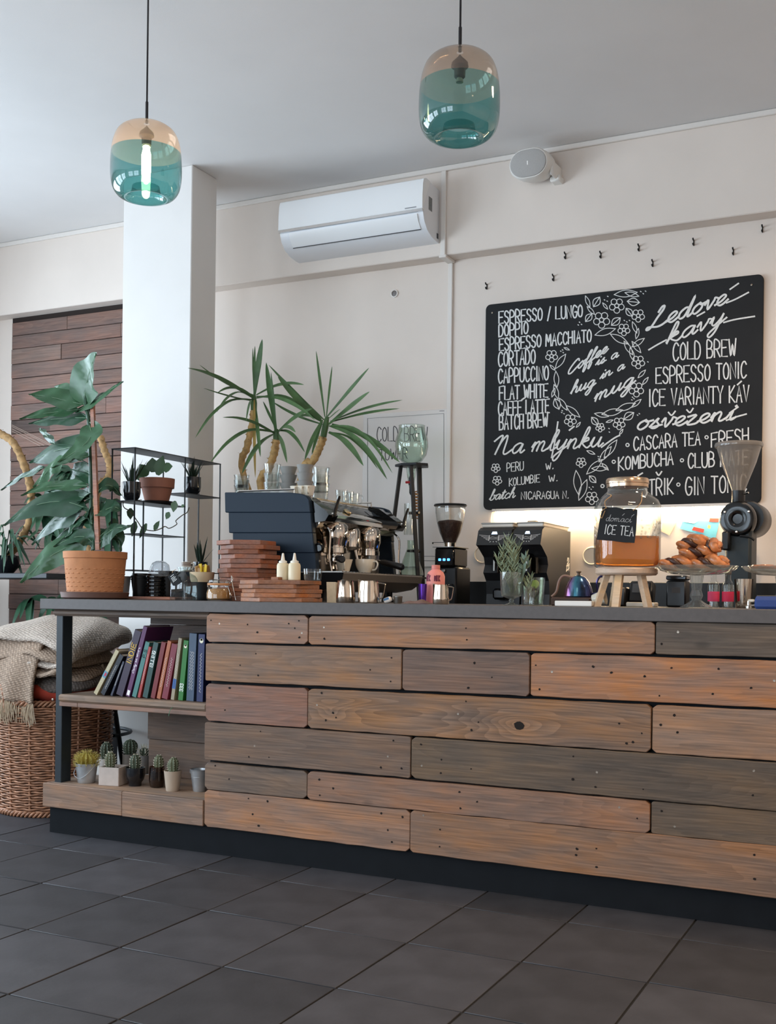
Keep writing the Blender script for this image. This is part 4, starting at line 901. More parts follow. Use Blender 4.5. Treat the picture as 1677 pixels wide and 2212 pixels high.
# ---- twin on-demand grinders
def twin(x0, x1, label):
    t = thing('on_demand_grinder', ((x0 + x1) / 2, 4.85, ZB_), label, 'coffee grinder', 'twin grinders')
    prof = [(4.63, 1.300), (4.605, 1.235), (4.625, 1.228), (4.70, 1.185), (4.715, 1.15), (4.695, 1.115), (4.73, 1.08), (4.74, 1.02), (4.73, ZB_ + .02), (4.70, ZB_), (5.04, ZB_), (5.04, 1.315), (4.66, 1.315)]
    mb = MB(); n = len(prof)
    for x in (x0, x1):
        for y, z in prof: mb.v.append(Vector((x, y, z)))
    for i in range(n): j = (i + 1) % n; mb.f.append((i, j, n + j, n + i))
    mb.f.append(tuple(range(n - 1, -1, -1))); mb.f.append(tuple(range(n, 2 * n)))
    mb.build('body', mat('satin_black', (34, 34, 36), 0.4), t, world=True, smooth=False)
    MB().bb((x0 + .005, 4.66, 1.316), (x1 - .005, 5.02, 1.335), .004).build('bean_hopper', mat('hopper_clear', (214, 204, 190), .2), t, world=True, smooth=False)
    MB().bb((x0 + .002, 4.655, 1.331), (x1 - .002, 5.03, 1.337), .002).build('hopper_lid', steel, t, world=True, smooth=False)
    xm = (x0 + x1) / 2; wd = x1 - x0
    def fp(u, v): return Vector((xm + u * wd, 4.63 - .025 * (1 - v) - .0012, 1.235 + .065 * v))     # front console plane
    lines = []
    for s in (-1, 1):
        for k in range(4): lines.append([(s * .14, .62 - .1 * k), (s * (.44 - .07 * k), .70 - .1 * k)])
        lines.append([(s * .14, .30), (s * .14, .66)])
    lines += [[(-.13, .48), (-.05, .56), (.06, .50), (.13, .55)], [(-.12, .42), (.12, .42)], [(-.1, .2), (-.08, .25)], [(0, .2), (0, .25)], [(.1, .2), (.08, .25)]]
    ribbons(MB(), lines, fp, .022).build('console_print', mat('print_silver', (200, 200, 200), .4), t, world=True, smooth=False)
    MB().add([fp(-.09, .74), fp(.09, .74), fp(.06, .92), fp(-.06, .92)], [(0, 1, 2, 3)]).build('display', white_led, t, world=True, smooth=False)
    MB().tube([(xm - .005, 4.69, 1.195), (xm - .005, 4.66, 1.175)], .014, 12).build('chute', blk_gloss, t, world=True)
    MB().lathe([(0, 0), (.017, 0), (.019, .003), (.019, .066), (.0205, .068), (.018, .066), (.018, .004), (0, .004)], 24, T(xm + .018, 4.664, 1.112)).build('dosing_cup', chrome2, t, world=True)
    MB().box((xm - .03, 4.705, 1.15), (.012, .01, .07), .003).build('guide_rail', steel, t, world=True)
    MB().tube(spline([(xm - .022, 4.70, 1.16), (xm - .018, 4.67, 1.185), (xm - .005, 4.665, 1.195)], 4), .004, 6).build('funnel_arm', chrome2, t, world=True)
    MB().box((xm, 4.70, 1.02), (wd * .4, .03, .05), .01).build('tamper_block', blk_gloss, t, world=True)
    MB().bb((x0 + .01, 4.60, ZB_), (x1 - .01, 4.74, ZB_ + .02), .004).build('catch_tray', blkp, t, world=True)
    return t
xa1 = at(1029, 1160, 4.605).x; xa2 = at(1102, 1160, 4.605).x; xa3 = at(1106, 1160, 4.605).x; xa4 = at(1168, 1160, 4.605).x
twin(xa1, xa2, 'black on demand grinder standing next to the single hopper grinder')
t = twin(xa3, xa4, 'black on demand grinder with a white emblem on its side')
mk = [[(0, 0), (.3, .9)], [(.2, .1), (.9, .4)], [(.5, 1), (.6, .5)], [(.9, .9), (.8, .1)], [(.05, .6), (.9, .75)], [(.3, 1.2), (.4, 1.5)], [(.75, 1.15), (.7, 1.5)]]
ribbons(MB(), mk, lambda u, v: Vector((xa4 + .0008, 4.98 + u * .05, 1.13 + v * .04)), .16).build('side_emblem', pw_, t, world=True, smooth=False)
w = top(1095, 4.85); MB().bb((xa3 + .03, 4.72, 1.338), (xa3 + .068, 4.76, 1.348), .003).build('tin_lid', mat('tan_box', (190, 168, 140), .5), t, world=True, smooth=False)

# ---- large shop grinder on the right
ex = at(1594, 1200, 4.80).x; e_m = mpp(1594, 4.80)
def ez(py): return 1 + (1299 - py) * e_m
ek = thing('shop_grinder', (ex, 4.80, ZB_), 'tall black shop grinder with a large smoky cone hopper', 'coffee grinder')
smoky = glass('smoky_plastic', (200, 195, 190), .1, haze=.34)
MB().lathe([(.026, ez(1060)), (.040, ez(1040)), (.070, ez(1000)), (.088, ez(968)), (.090, ez(962))], 40, T(ex, 4.80, 0)).build('hopper', smoky, ek, world=True)
MB().lathe([(.086, ez(966)), (.096, ez(966)), (.098, ez(961)), (.095, ez(957)), (.06, ez(956)), (0, ez(956))], 40, T(ex, 4.80, 0)).build('hopper_rim', smoky, ek, world=True)
MB().lathe([(0, ez(1094)), (.024, ez(1094)), (.027, ez(1090)), (.027, ez(1060)), (.0, ez(1060))], 24, T(ex, 4.80, 0)).build('neck', blkp, ek, world=True)
MB().lathe([(0, .0), (.02, .0), (.022, -.02), (.04, -.024), (.066, -.02), (.073, -.004), (.073, .07), (.06, .085), (0, .09)], 36, T(ex + .005, 4.76, ez(1122)) @ RX(R(-90))).build('burr_housing', blk_gloss, ek, world=True)
for a in (30, 150, 270): MB().lathe([(0, .006), (.005, .005), (.006, 0)], 10, T(ex + .005 + .055 * math.cos(R(a)), 4.737, ez(1122) + .055 * math.sin(R(a))) @ RX(R(90))).build('bolt', chrome2, ek, world=True)
MB().lathe([(0, 0), (.068, 0), (.074, .02), (.074, .20), (.06, .22), (0, .22)], 36, T(ex + .03, 4.83, ez(1118)) @ RX(R(-90))).build('motor', blkp, ek, world=True)
MB().bb((ex - .045, 4.76, ZB_ + .03), (ex + .060, 4.92, ez(1140)), .012).build('stand', mat('dark_teal_black', (30, 40, 45), .45), ek, world=True)
MB().bb((ex - .06, 4.70, ZB_), (ex + .075, 4.94, ZB_ + .03), .006).build('base', blkp, ek, world=True)
MB().bb((ex - .05, 4.71, ez(1190)), (ex - .02, 4.76, ez(1150)), .006).build('chute', blkp, ek, world=True)
MB().tube(spline([(ex + .02, 4.73, ez(1160)), (ex + .06, 4.72, ez(1163)), (ex + .078, 4.72, ez(1170))], 4), .005, 8).build('lever', blkp, ek, world=True)
MB().tube([(ex + .026, 4.78, ez(1068)), (ex + .045, 4.77, ez(1066))], .004, 8).build('shutter_knob', chrome2, ek, world=True)

# ================================================================== THINGS ON THE COUNTER
amber_wood = wood_mat('board_wood', 0.5, contrast=0.3, ring=14, stretch=0.15, bump=.1, knots=False)
kraft = mat('kraft_paper', (186, 160, 128), .8, noise=.08, nscale=60); blk_cup = mat('black_paper_cup', (22, 22, 24), .55)
# ---- cup tray with black cups, lids and a domed lid
Yt = 3.86; m_ = mpp(318, Yt); xa_, xb_ = at(262, 1290, Yt - .08).x, at(378, 1290, Yt - .08).x
o = MB().bb((xa_, Yt - .08, ZT), (xb_, Yt + .12, ZT + .013), .003).build('serving_board', amber_wood, color=(160, 96, 66), smooth=False)
tag(o, 'flat reddish wooden board under the black takeaway cups', 'board'); zb0 = ZT + .0132
def takeaway(px, Y, n, label, r0=.030, r1=.040, h=.075, dz=.012, lid=True, grp='black takeaway cups'):
    p = at(px, 1290, Y)
    for k in range(n):
        lab = label % ('topmost' if k == n - 1 else ('bottom', 'second', 'third', 'fourth', 'fifth')[k]) if '%' in label else label
        t = thing('takeaway_cup', (p.x, Y, zb0 + k * dz), lab, 'paper cup', grp)
        MB().lathe(open_prof(r0, r1, h, .002), 32).build('cup_wall', blk_cup, t)
        MB().lathe([(r1 - .002, h - .002), (r1 + .0015, h - .003), (r1 + .002, h + .001), (r1 - .001, h + .002)], 32).build('rolled_rim', blk_cup, t)
        if lid and k == n - 1: MB().lathe([(r1 + .002, h - .008), (r1 + .003, h), (r1 - .003, h + .004), (r1 - .004, h + .012), (r1 - .009, h + .013), (0, h + .010)], 32).build('lid', blkp, t)
takeaway(303, Yt, 2, 'black takeaway cup with lid, %s of the pair beside the big plant pot')
p = at(336, 1290, Yt - .02)
for k in range(6):
    t = thing('cup_lid', (p.x, Yt - .02, zb0 + k * .016), 'black plastic cup lid, %s in the ribbed lid stack' % ('lowest', 'second', 'third', 'fourth', 'fifth', 'topmost')[k], 'lid', 'black cup lids')
    MB().lathe([(.040, 0), (.0425, .002), (.0425, .008), (.038, .010), (.036, .0175), (.03, .018), (.0, .015)], 32).build('lid_shell', blk_gloss, t)
takeaway(362, Yt + .03, 2, 'tall black takeaway cup, %s of the pair behind the tagged bottle', r0=.03, r1=.041, h=.095, dz=.014, lid=False)
t = thing('dome_lid', (p.x + .012, Yt - .01, zb0 + .098), 'clear plastic dome lid resting tilted on the black lids', 'lid'); t.rotation_euler = (R(8), R(14), 0)
MB().lathe([(.046, 0), (.047, .004), (.043, .006), (.042, .022), (.036, .042), (.022, .052), (.0, .054)], 32).build('dome', glass('clear_plastic', (236, 240, 244), haze=.18), t)
# ---- square bottle with black tag
p = ctr(397, 3.70); m_ = mpp(397, 3.70)
t = thing('glass_bottle', p, 'clear square glass bottle with a black chalk tag', 'bottle')
loft(MB(), [[(a, b, z) for a, b in rrect(-w, -w, w, w, w * .3, 4)] for w, z in ((.040, 0), (.043, .004), (.043, .085), (.036, .100), (.020, .112), (.018, .116), (.018, .128), (.021, .129), (.021, .135))], cap=False).build('glass_wall', glass('bottle_glass', (226, 234, 234)), t)
MB().lathe([(0, .003), (.036, .003)], 4).build('glass_base', clear, t)
tg = MB(); Mt = T(-.012, -.046, .085) @ RX(R(8)) @ RY(R(-32)); tg.box((0, 0, 0), (.045, .0015, .052), 0, Mt); tag_o = tg.build('tag', chalk_blk, t, smooth=False)
ribbons(MB(), [[(-.6, .4 - .22 * k), (-.3, .46 - .22 * k), (0, .4 - .22 * k), (.3 + .2 * (k % 2), .46 - .22 * k)] for k in range(4)] + [[(-.5, .75), (.4, .75)]], lambda u, v: Mt @ Vector((u * .02, -.0012, v * .024)), .09).build('tag_writing', chalk_w, tag_o)
MB().tube(spline([(-.018, -.03, .125), (-.025, -.044, .115), (-.02, -.046, .108)], 4), .0012, 5).build('string', kraft, t)
# ---- black caddy with sugar packets
p = ctr(436, 3.84); t = thing('sugar_caddy', p, 'black round caddy with paper lining full of sugar sachets', 'caddy')
MB().lathe(open_prof(.038, .046, .085, .003), 28).build('caddy_wall', blk_cup, t)
MB().lathe([(.043, .07), (.049, .088), (.052, .118), (.050, .118), (.041, .08)], 28).build('paper_lining', mat('cream_paper', (222, 196, 160), .8), t)
rq = random.Random(4)
for k in range(11):
    a = rq.uniform(0, 6.28); r = rq.uniform(.008, .036); M = T(math.cos(a) * r, math.sin(a) * r, .118 + rq.uniform(-.012, .012)) @ RZ(rq.uniform(0, 3.1)) @ RY(R(rq.uniform(-25, 25)))
    MB().box((0, 0, 0), (.026, .006, .05), .002, M).build('sugar_sachet', mat('sachet_yellow', (214, 178, 40), .5) if k % 3 == 0 else mat('sachet_brown', (196, 160, 120), .6, noise=.2, nscale=120), t)
# striped clay cup with stirrers standing on an upturned black crate
p = ctr(404, 4.02); o = MB().bb((p.x - .055, 3.97, ZT), (p.x + .055, 4.07, ZT + .125), .004).build('cutlery_box', blkp, smooth=False); tag(o, 'plain black box behind the sugar caddy', 'box')
t = cup('striped_cup', (p.x, 4.02, ZT + .126), .020, .026, .042, cream, 'little cream cup with brown stripes standing on the black box', 'cup', hand=R(-10))
MB().lathe([(.0246, .026), (.0252, .030)], 28).lathe([(.0256, .034), (.0262, .038)], 28).build('brown_stripes', mat('stripe_brown', (120, 80, 60), .4), t)['kind'] = 'stuff'
# ---- clip jar with brown sugar
p = ctr(473, 3.69); t = thing('clip_jar', p, 'clip top glass jar of brown sugar beside the tall board stack', 'jar')
MB().lathe([(0, .002), (.042, .002), (.050, .008), (.051, .03), (.044, .05), (.040, .055), (.040, .066), (.043, .068)], 36).build('glass_wall', clear, t)
MB().lathe([(0, .004), (.040, .004), (.048, .01), (.049, .03), (.043, .046), (.02, .050), (0, .048)], 36).build('brown_sugar', mat('brown_sugar', (170, 122, 66), .8, noise=.15, nscale=200, bump=.5, bscale=300), t)['kind'] = 'stuff'
MB().lathe([(.044, .068), (.046, .072), (.044, .082), (.03, .086), (0, .086)], 36).build('glass_lid', glass('lid_glass', (225, 225, 220)), t)
MB().lathe([(.0455, .062), (.047, .066), (.0455, .070)], 36).build('rubber_seal', mat('seal_orange', (196, 140, 96), .6), t)
MB().tube(spline([(.046, 0, .062), (.062, .004, .085), (.058, .0, .10), (.066, -.004, .07), (.082, -.008, .02), (.088, -.01, .004)], 5), .0016, 6).tube(spline([(.046, -.008, .06), (.06, -.01, .03), (.058, -.008, .012), (.064, -.004, .03), (.06, .004, .07)], 5), .0016, 6).tube(spline([(-.046, 0, .07), (-.056, .004, .078), (-.054, 0, .055), (-.047, 0, .06)], 5), .0016, 6).build('wire_clip', chrome2, t)['kind'] = 'stuff'
# ---- stacks of hexagonal wooden boards
ORD = ['bottom', 'second', 'third', 'fourth', 'fifth', 'sixth', 'seventh', 'eighth', 'ninth', 'tenth', 'eleventh', 'twelfth', 'top']
rb = random.Random(11)
def boards(px, Y, n, R0, th, col, label, group, sx=1.0, jit=.008):
    c = ctr(px, Y); z = ZT
    for k in range(n):
        a0 = R(26) + rb.uniform(-.09, .09)
        poly = [(math.cos(a0 + math.pi / 3 * i) * R0 * sx, math.sin(a0 + math.pi / 3 * i) * R0) for i in range(6)]
        kk = rb.uniform(.86, 1.08)
        o = MB().prism(poly, th, .0018).build('hexagonal_board', amber_wood, color=tuple(v * kk for v in col), smooth=False)
        o.location = (c.x + rb.uniform(-jit, jit), Y + rb.uniform(-jit, jit) * .6, z); z += th + .0006
        lab = ORD[k] if k < n - 1 else 'top'
        tag(o, label % lab, 'board', group)
    return c, z
ct, z1 = boards(537, 3.86, 13, .122, .0184, (150, 88, 58), 'reddish hexagonal board, %s in the tall stack', 'hexagonal boards in the tall stack', jit=.011)
cl, z2 = boards(606, 3.70, 5, .158, .0160, (172, 106, 62), 'orange brown hexagonal board, %s in the low wide stack', 'hexagonal boards in the low stack', jit=.006)
# squeeze bottles, block and fluted glass on the low stack
for px, lab in ((611, 'cream squeeze bottle with pointed cap beside the tall board stack'), (636, 'cream squeeze bottle with pointed cap next to the fluted glass')):
    Yq = 3.72; p = at(px, 1250, Yq); t = thing('squeeze_bottle', (p.x, Yq, z2), lab, 'squeeze bottle', 'squeeze bottles')
    MB().lathe([(0, 0), (.021, 0), (.024, .003), (.024, .058), (.021, .066), (.014, .069), (0, .069)], 28).build('bottle_body', mat('cream_plastic', (222, 208, 176), .4), t)
    MB().lathe([(.016, .066), (.016, .075), (.008, .079), (.004, .105), (.002, .107), (0, .107)], 20).build('nozzle_cap', mat('white_plastic', (228, 222, 208), .4), t)
p = at(598, 1250, 3.69); tag(MB().bb((p.x - .014, 3.67, z2), (p.x + .020, 3.70, z2 + .013), .002).build('wooden_block', amber_wood, color=(150, 92, 54), smooth=False), 'small brown wooden block beside the squeeze bottles', 'block')
p = at(676, 1250, 3.71); fz = []
t = thing('fluted_glass', (p.x, 3.71, z2), 'short fluted clear glass standing on the low board stack', 'glass')
loft(MB(), [[(math.cos(2 * math.pi * k / 48) * r * (1 + .025 * (k % 2)), math.sin(2 * math.pi * k / 48) * r * (1 + .025 * (k % 2)), z) for k in range(48)] for r, z in ((.028, 0), (.032, .004), (.036, .045))], cap=False).build('glass_wall', clear, t, smooth=False)
MB().lathe([(0, .002), (.029, .002)], 24).build('glass_base', clear, t)
# ---- card, milk jugs, little tins
p = ctr(717, 3.70); t = thing('folded_card', p, 'folded kraft card standing beside the steel milk jug', 'card')
MB().box((0, 0, .039), (.040, .003, .078), .0, RX(R(4))).box((0, .018, .039), (.040, .003, .078), .0, RX(R(-4))).build('card_sheet', kraft, t, smooth=False)['kind'] = 'stuff'
MB().box((0, -.0022, .03), (.004, .001, .008)).build('punched_mark', mat('mark_brown', (110, 90, 70), .8), t, smooth=False)
jug_m = mat('jug_steel', (208, 196, 182), 0.12, metal=1.0)
def jug(px, Y, r, h, hang, spout, label):
    t = thing('milk_jug', ctr(px, Y), label, 'milk jug', 'steel milk jugs'); n = 40; rings = []
    for rr_, z in ((r * .9, 0), (r, .003), (r * 1.02, h * .3), (r * .93, h * .7), (r * .88, h * .95), (r * .89, h)):
        ring = []
        for k in range(n):
            a = 2 * math.pi * k / n; d = max(0, math.cos(a - spout)) ** 14 * max(0, (z / h - .55) / .45)
            ring.append((math.cos(a) * (rr_ + d * r * .22), math.sin(a) * (rr_ + d * r * .22), z + d * .004))
        rings.append(ring)
    inner = [[(x * .94, y * .94, max(z, .004)) for x, y, z in ring] for ring in rings[::-1]]
    loft(MB(), rings + inner, cap=False).build('jug_body', jug_m, t, ang=50)
    MB().lathe([(0, .001), (r * .9, .001)], 24).build('jug_base', jug_m, t)
    if hang is not None:
        ca, sa = math.cos(hang), math.sin(hang)
        MB().tube(spline([(q * ca, q * sa, z) for q, z in ((r * .9, h * .9), (r * 1.45, h * .86), (r * 1.5, h * .75), (r * 1.3, h * .3), (r * .98, h * .2))], 5), .0035, 8, flat=.6).build('handle', jug_m, t)
    return t
jug(747, 3.68, .036, .083, R(100), R(-75), 'steel milk jug with its spout turned to the room')
jug(797, 3.68, .040, .083, R(24), R(200), 'steel milk jug with a wire handle turned to the right')
jug(953, 3.64, .029, .070, R(24), R(180), 'small steel milk jug in front of the pink bottle')
t = thing('steel_tin', ctr(860, 3.72), 'small steel shaker tin on the counter behind the jugs', 'tin'); MB().lathe([(0, 0), (.015, 0), (.016, .002), (.016, .020), (.017, .022), (.017, .027), (.012, .029), (0, .029)], 24).build('tin_body', steel, t)
t = thing('sugar_packet', ctr(840, 3.72), 'white and blue paper packet lying beside the small tin', 'packet'); MB().box((0, 0, .010), (.03, .02, .02), .004, RY(R(-18)) @ T(0, 0, .003)).build('packet_paper', pw_, t); MB().box((0, -.0105, .014), (.022, .001, .008), 0, RY(R(-18)) @ T(0, 0, .003)).build('blue_print', mat('print_blue', (90, 140, 190), .6), t, smooth=False)
# folded brown cloth
p = ctr(904, 3.68); mb = MB(); n1, n2 = 18, 10; vs = []; rc_ = random.Random(5)
for i in range(n1):
    for j in range(n2):
        u, v = i / (n1 - 1) * 2 - 1, j / (n2 - 1) * 2 - 1
        z = max(0, (1 - abs(u) ** 2.5) * (1 - abs(v) ** 3)) * (.012 + .004 * math.sin(u * 5 + v * 2)) + .0015
        vs.append((u * .05, v * .045, z))
mb.add(vs, [(i * n2 + j, (i + 1) * n2 + j, (i + 1) * n2 + j + 1, i * n2 + j + 1) for i in range(n1 - 1) for j in range(n2 - 1)])
o = mb.build('cleaning_cloth', mat('brown_cloth', (112, 88, 80), .95, bump=.4, bscale=400)); o.location = p; tag(o, 'crumpled brown cleaning cloth on the counter edge', 'cloth')
# ---- pink bottle, iridescent tumbler
p = ctr(941, 3.92); t = thing('milk_bottle', p, 'pink plastic milk bottle with dark lettering', 'bottle')
MB().lathe([(0, 0), (.033, 0), (.0355, .004), (.0355, .105), (.030, .120), (.017, .130), (.015, .133), (.015, .146), (0, .147)], 32).build('bottle_body', mat('salmon_plastic', (226, 138, 128), .45), t)
MB().lathe([(.0165, .134), (.0165, .148), (0, .149)], 24).build('cap', mat('salmon_cap', (214, 130, 118), .5), t)
def bt(u, v): a = R(-112) + u * .9; return Vector((math.cos(a) * .0359, math.sin(a) * .0359, .075 + v * .02))
ribbons(MB(), caps_line('MILK', -.55, -.6, .2, -.6, 1.0, gap=.25) + caps_line('MILK', .75, -.6, 1.4, -.6, 1.0, gap=.25) + [circ(-.2, -1.2 - .5, .18)], lambda u, v: bt(u, -v), .14).build('lettering', mat('dark_red_ink', (110, 40, 60), .6), t, smooth=False)
irid = mat('iridescent_purple', (110, 70, 190), .12, metal=.9)
t = thing('iridescent_tumbler', ctr(913, 3.86), 'slim purple blue metallic tumbler beside the pink bottle', 'tumbler')
MB().lathe(open_prof(.014, .017, .075, .002), 24).build('tumbler_wall', irid, t)
# ---- goblet with rosemary, glasses with herbs
green_herb = mat('rosemary_green', (132, 144, 116), .7, noise=.2, nscale=60); sage = mat('sage_green', (120, 138, 120), .7, noise=.15, nscale=60); stem_m = mat('herb_stem', (104, 106, 76), .7)
p = ctr(1105, 3.66); t = thing('goblet', p, 'stemmed glass goblet of water holding rosemary sprigs', 'goblet')
MB().lathe([(0, 0), (.030, 0), (.031, .002), (.012, .006), (.006, .011), (.009, .016), (.006, .021), (.012, .024), (.034, .032), (.037, .045), (.040, .115), (.0385, .115), (.0355, .046), (.03, .034), (0, .030)], 36).build('goblet_glass', glass('goblet_crystal', (240, 243, 240), rough=.03, haze=.05, edge=.25), t)
MB().lathe([(0, .031), (.030, .035), (.035, .046), (.037, .075), (0, .075)], 36).build('water', glass('water', (232, 238, 230)), t)
def herb(name, base, tips, label, leaf_m, llen, lw, n, parent_grp, seed):
    r_ = random.Random(seed)
    for k, tip in enumerate(tips):
        h = thing(name, base, label, 'herb sprig', parent_grp)
        b = Vector((0, 0, .01)); tp_ = Vector(tip); md = (b + tp_) / 2 + Vector((r_.uniform(-.008, .008), r_.uniform(-.008, .008), .01)); pth = spline([b, md, tp_], 8)
        MB().tube(pth, .0014, 5).build('stem', stem_m, h); mb = MB()
        for i in range(n):
            q = .35 + .65 * i / n; c = pth[min(int(q * (len(pth) - 1)), len(pth) - 1)]; a = i * 2.4; d = Vector((math.cos(a), math.sin(a), .75 + .5 * q)).normalized()
            mb.leaf([c, c + d * llen * .5, c + d * llen + Vector((0, 0, llen * .15))], lw, Vector((0, 0, 1)).cross(d) + Vector((0, 0, .3)), [.5, 1, .15], 0.1, 1)
        tag(mb.build('leaves', leaf_m, h), kind='stuff')
herb('rosemary_sprig', p + Vector((0, 0, .034)), [(-.045, -.02, .13), (-.02, .01, .20), (.002, -.01, .185), (.02, .012, .17), (-.035, .0, .165), (.012, -.02, .15)], 'rosemary sprig with needle leaves standing in the goblet', green_herb, .030, .0020, 32, 'rosemary in the goblet', 3)
herb('sage_sprig', p + Vector((.01, 0, .034)), [(.045, -.01, .14), (.05, .01, .11)], 'sage sprig with broad leaves leaning out of the goblet', sage, .026, .007, 12, 'sage in the goblet', 6)
p2 = ctr(1142, 3.68); t = cup('herb_glass', p2, .020, .0225, .066, clear, 'small clear tumbler of water with green herbs', 'glass')
herb('herb_cutting', p2 + Vector((0, 0, .004)), [(-.01, 0, .085), (.008, .005, .10), (.012, -.01, .075)], 'green herb cutting in the small tumbler', green_herb, .022, .003, 20, 'herbs in the tumbler', 8)
p3 = ctr(1158, 3.80); t = cup('lime_glass', p3, .026, .033, .10, glass('greenish_glass', (240, 244, 236)), 'taller clear glass with lime slices behind the herb tumbler', 'glass')
MB().lathe([(0, -.002), (.014, -.002), (.016, 0), (.014, .002), (0, .002)], 20, T(0, -.012, .075) @ RX(R(75))).build('lime_slice', mat('lime', (150, 165, 90), .5), t)
# ---- kettle on a small stove box
p = ctr(1250, 3.95); m_ = mpp(1250, 3.95)
o = thing('white_box', ctr(1244, 3.72), 'low white box on the counter under the kettle', 'box'); w1 = 41 * mpp(1244, 3.72)
MB().bb((-w1, -.03, 0), (w1, .06, .018), .002).build('carton', pw_, o, smooth=False)
st_ = thing('wooden_trivet', Vector((p.x, 3.95, ZT)), 'dark brown trivet board beneath the iridescent kettle', 'trivet')
MB().bb((-.085, -.06, 0), (.06, .07, .030), .004).build('trivet_board', mat('dark_walnut', (74, 52, 42), .5), st_, smooth=False)
t = thing('kettle', (p.x, 3.95, ZT + .0302), 'gooseneck kettle in iridescent teal and purple on a trivet', 'kettle')
irid2 = bpy.data.materials.new('iridescent_metal'); irid2.use_nodes = True; nt = irid2.node_tree; bs = nt.nodes['Principled BSDF']; bs.inputs['Metallic'].default_value = .85; bs.inputs['Roughness'].default_value = .2
tc = nt.nodes.new('ShaderNodeTexCoord'); sx = nt.nodes.new('ShaderNodeSeparateXYZ'); rp = nt.nodes.new('ShaderNodeValToRGB'); mr = nt.nodes.new('ShaderNodeMapRange'); mr.inputs['From Min'].default_value = -.05; mr.inputs['From Max'].default_value = .05
nt.links.new(tc.outputs['Object'], sx.inputs[0]); nt.links.new(sx.outputs['X'], mr.inputs['Value']); nt.links.new(mr.outputs['Result'], rp.inputs[0]); nt.links.new(rp.outputs[0], bs.inputs['Base Color'])
e = rp.color_ramp.elements; e[0].color = (*srgb(150, 96, 84), 1); e[1].color = (*srgb(64, 60, 104), 1)
for q, c in ((.3, (120, 84, 130)), (.5, (78, 140, 160)), (.7, (60, 90, 130))): x = e.new(q); x.color = (*srgb(*c), 1)
MB().lathe([(0, 0), (.050, 0), (.053, .005), (.049, .03), (.040, .055), (.028, .07), (.024, .074), (.010, .080), (0, .081)], 40).build('kettle_body', irid2, t)
MB().lathe([(0, .08), (.006, .081), (.005, .088), (.010, .092), (.009, .096), (0, .097)], 16).build('lid_knob', mat('knob_bronze', (96, 72, 52), .4), t)
MB().tube(spline([(-.02, -.01, .072), (-.05, -.02, .078), (-.066, -.025, .058), (-.074, -.03, .02), (-.09, -.034, .002)], 6), .006, 8, flat=.8).build('handle', mat('handle_taupe', (140, 112, 100), .5), t)
MB().tube(spline([(.048, 0, .012), (.07, .0, .02), (.068, 0, .055), (.078, 0, .075), (.09, 0, .076)], 6), .004, 8).build('spout', irid2, t)
t = thing('espresso_cup', ctr(1293, 3.85), 'cream cup lying behind the stool leg', 'cup'); MB().lathe(open_prof(.018, .027, .045, .003), 28, T(0, 0, .027) @ RY(R(78)) @ T(0, 0, -.02)).build('bowl', cream, t)
# ---- wooden stool with the drinks jar
p = ctr(1353, 3.76); mS = mpp(1353, 3.76)
def sz(py): return (1296 - py) * mS + .023
pale = wood_mat('pale_beech', .5, contrast=.14, ring=10, knots=False, bump=.08)
st = thing('plant_stool', p, 'small pale beech stool with splayed legs carrying the drinks jar', 'stool')
zt0 = sz(1227)
MB().lathe([(0, zt0 - .024), (.098, zt0 - .024), (.104, zt0 - .018), (.104, zt0 - .005), (.100, zt0), (0, zt0)], 48).build('seat', pale, st, color=(206, 170, 138))
for a in (-150, -95, -30, 60, 130):
    if a in (60,): continue
    d = Vector((math.cos(R(a)), math.sin(R(a)), 0)); b = d * .100; tpt = d * .066
    Ml = Matrix.Translation((0, 0, 0))
    mb = MB(); u = Vector((-d.y, d.x, 0)) * .012; v = d * .010
    mb.add([b + u + v, b - u + v, b - u - v, b + u - v] + [Vector((tpt.x, tpt.y, zt0 - .02)) + q for q in (u + v, -u + v, -u - v, u - v)], [(3, 2, 1, 0), (4, 5, 6, 7), (0, 1, 5, 4), (1, 2, 6, 5), (2, 3, 7, 6), (3, 0, 4, 7)])
    mb.build('leg', pale, st, smooth=False, color=(214, 176, 132))
jr = thing('drink_jar', (p.x, p.y, ZT + zt0), 'large glass drinks jar of amber iced tea with metal screw lid', 'jar')
h_ = lambda py: sz(py) - zt0
def sq(w, z, e=.45): return [(a, b, z) for a, b in rrect(-w, -w, w, w, w * e, 8)]
jar_gl = glass('jar_glass', (240, 243, 241), haze=.05, edge=.3); rzj = Matrix.Rotation(R(26), 4, 'Z')
loft(MB(), [sq(.090, 0), sq(.098, .006), sq(.101, .03), sq(.101, h_(1095)), sq(.096, h_(1082), .6), sq(.080, h_(1070), .9), sq(.068, h_(1062), .99), sq(.066, h_(1050), .99), sq(.068, h_(1046), .99)], rzj, cap=False).build('glass_wall', jar_gl, jr, ang=60)
tea = bpy.data.materials.new('iced_tea'); tea.use_nodes = True; bs = tea.node_tree.nodes['Principled BSDF']; bs.inputs['Base Color'].default_value = (*srgb(226, 138, 40), 1); bs.inputs['Transmission Weight'].default_value = .55; bs.inputs['Roughness'].default_value = .15; bs.inputs['IOR'].default_value = 1.1
loft(MB(), [sq(.085, .006), sq(.094, .012), sq(.0965, .03), sq(.0965, h_(1160))], rzj).build('iced_tea', tea, jr, ang=60)
MB().lathe([(.066, h_(1052)), (.070, h_(1053)), (.0705, h_(1046)), (.0725, h_(1045)), (.0725, h_(1037)), (.069, h_(1034)), (.05, h_(1033)), (0, h_(1033))], 40).build('screw_lid', mat('lid_brass', (206, 178, 150), .22, metal=1.0), jr)
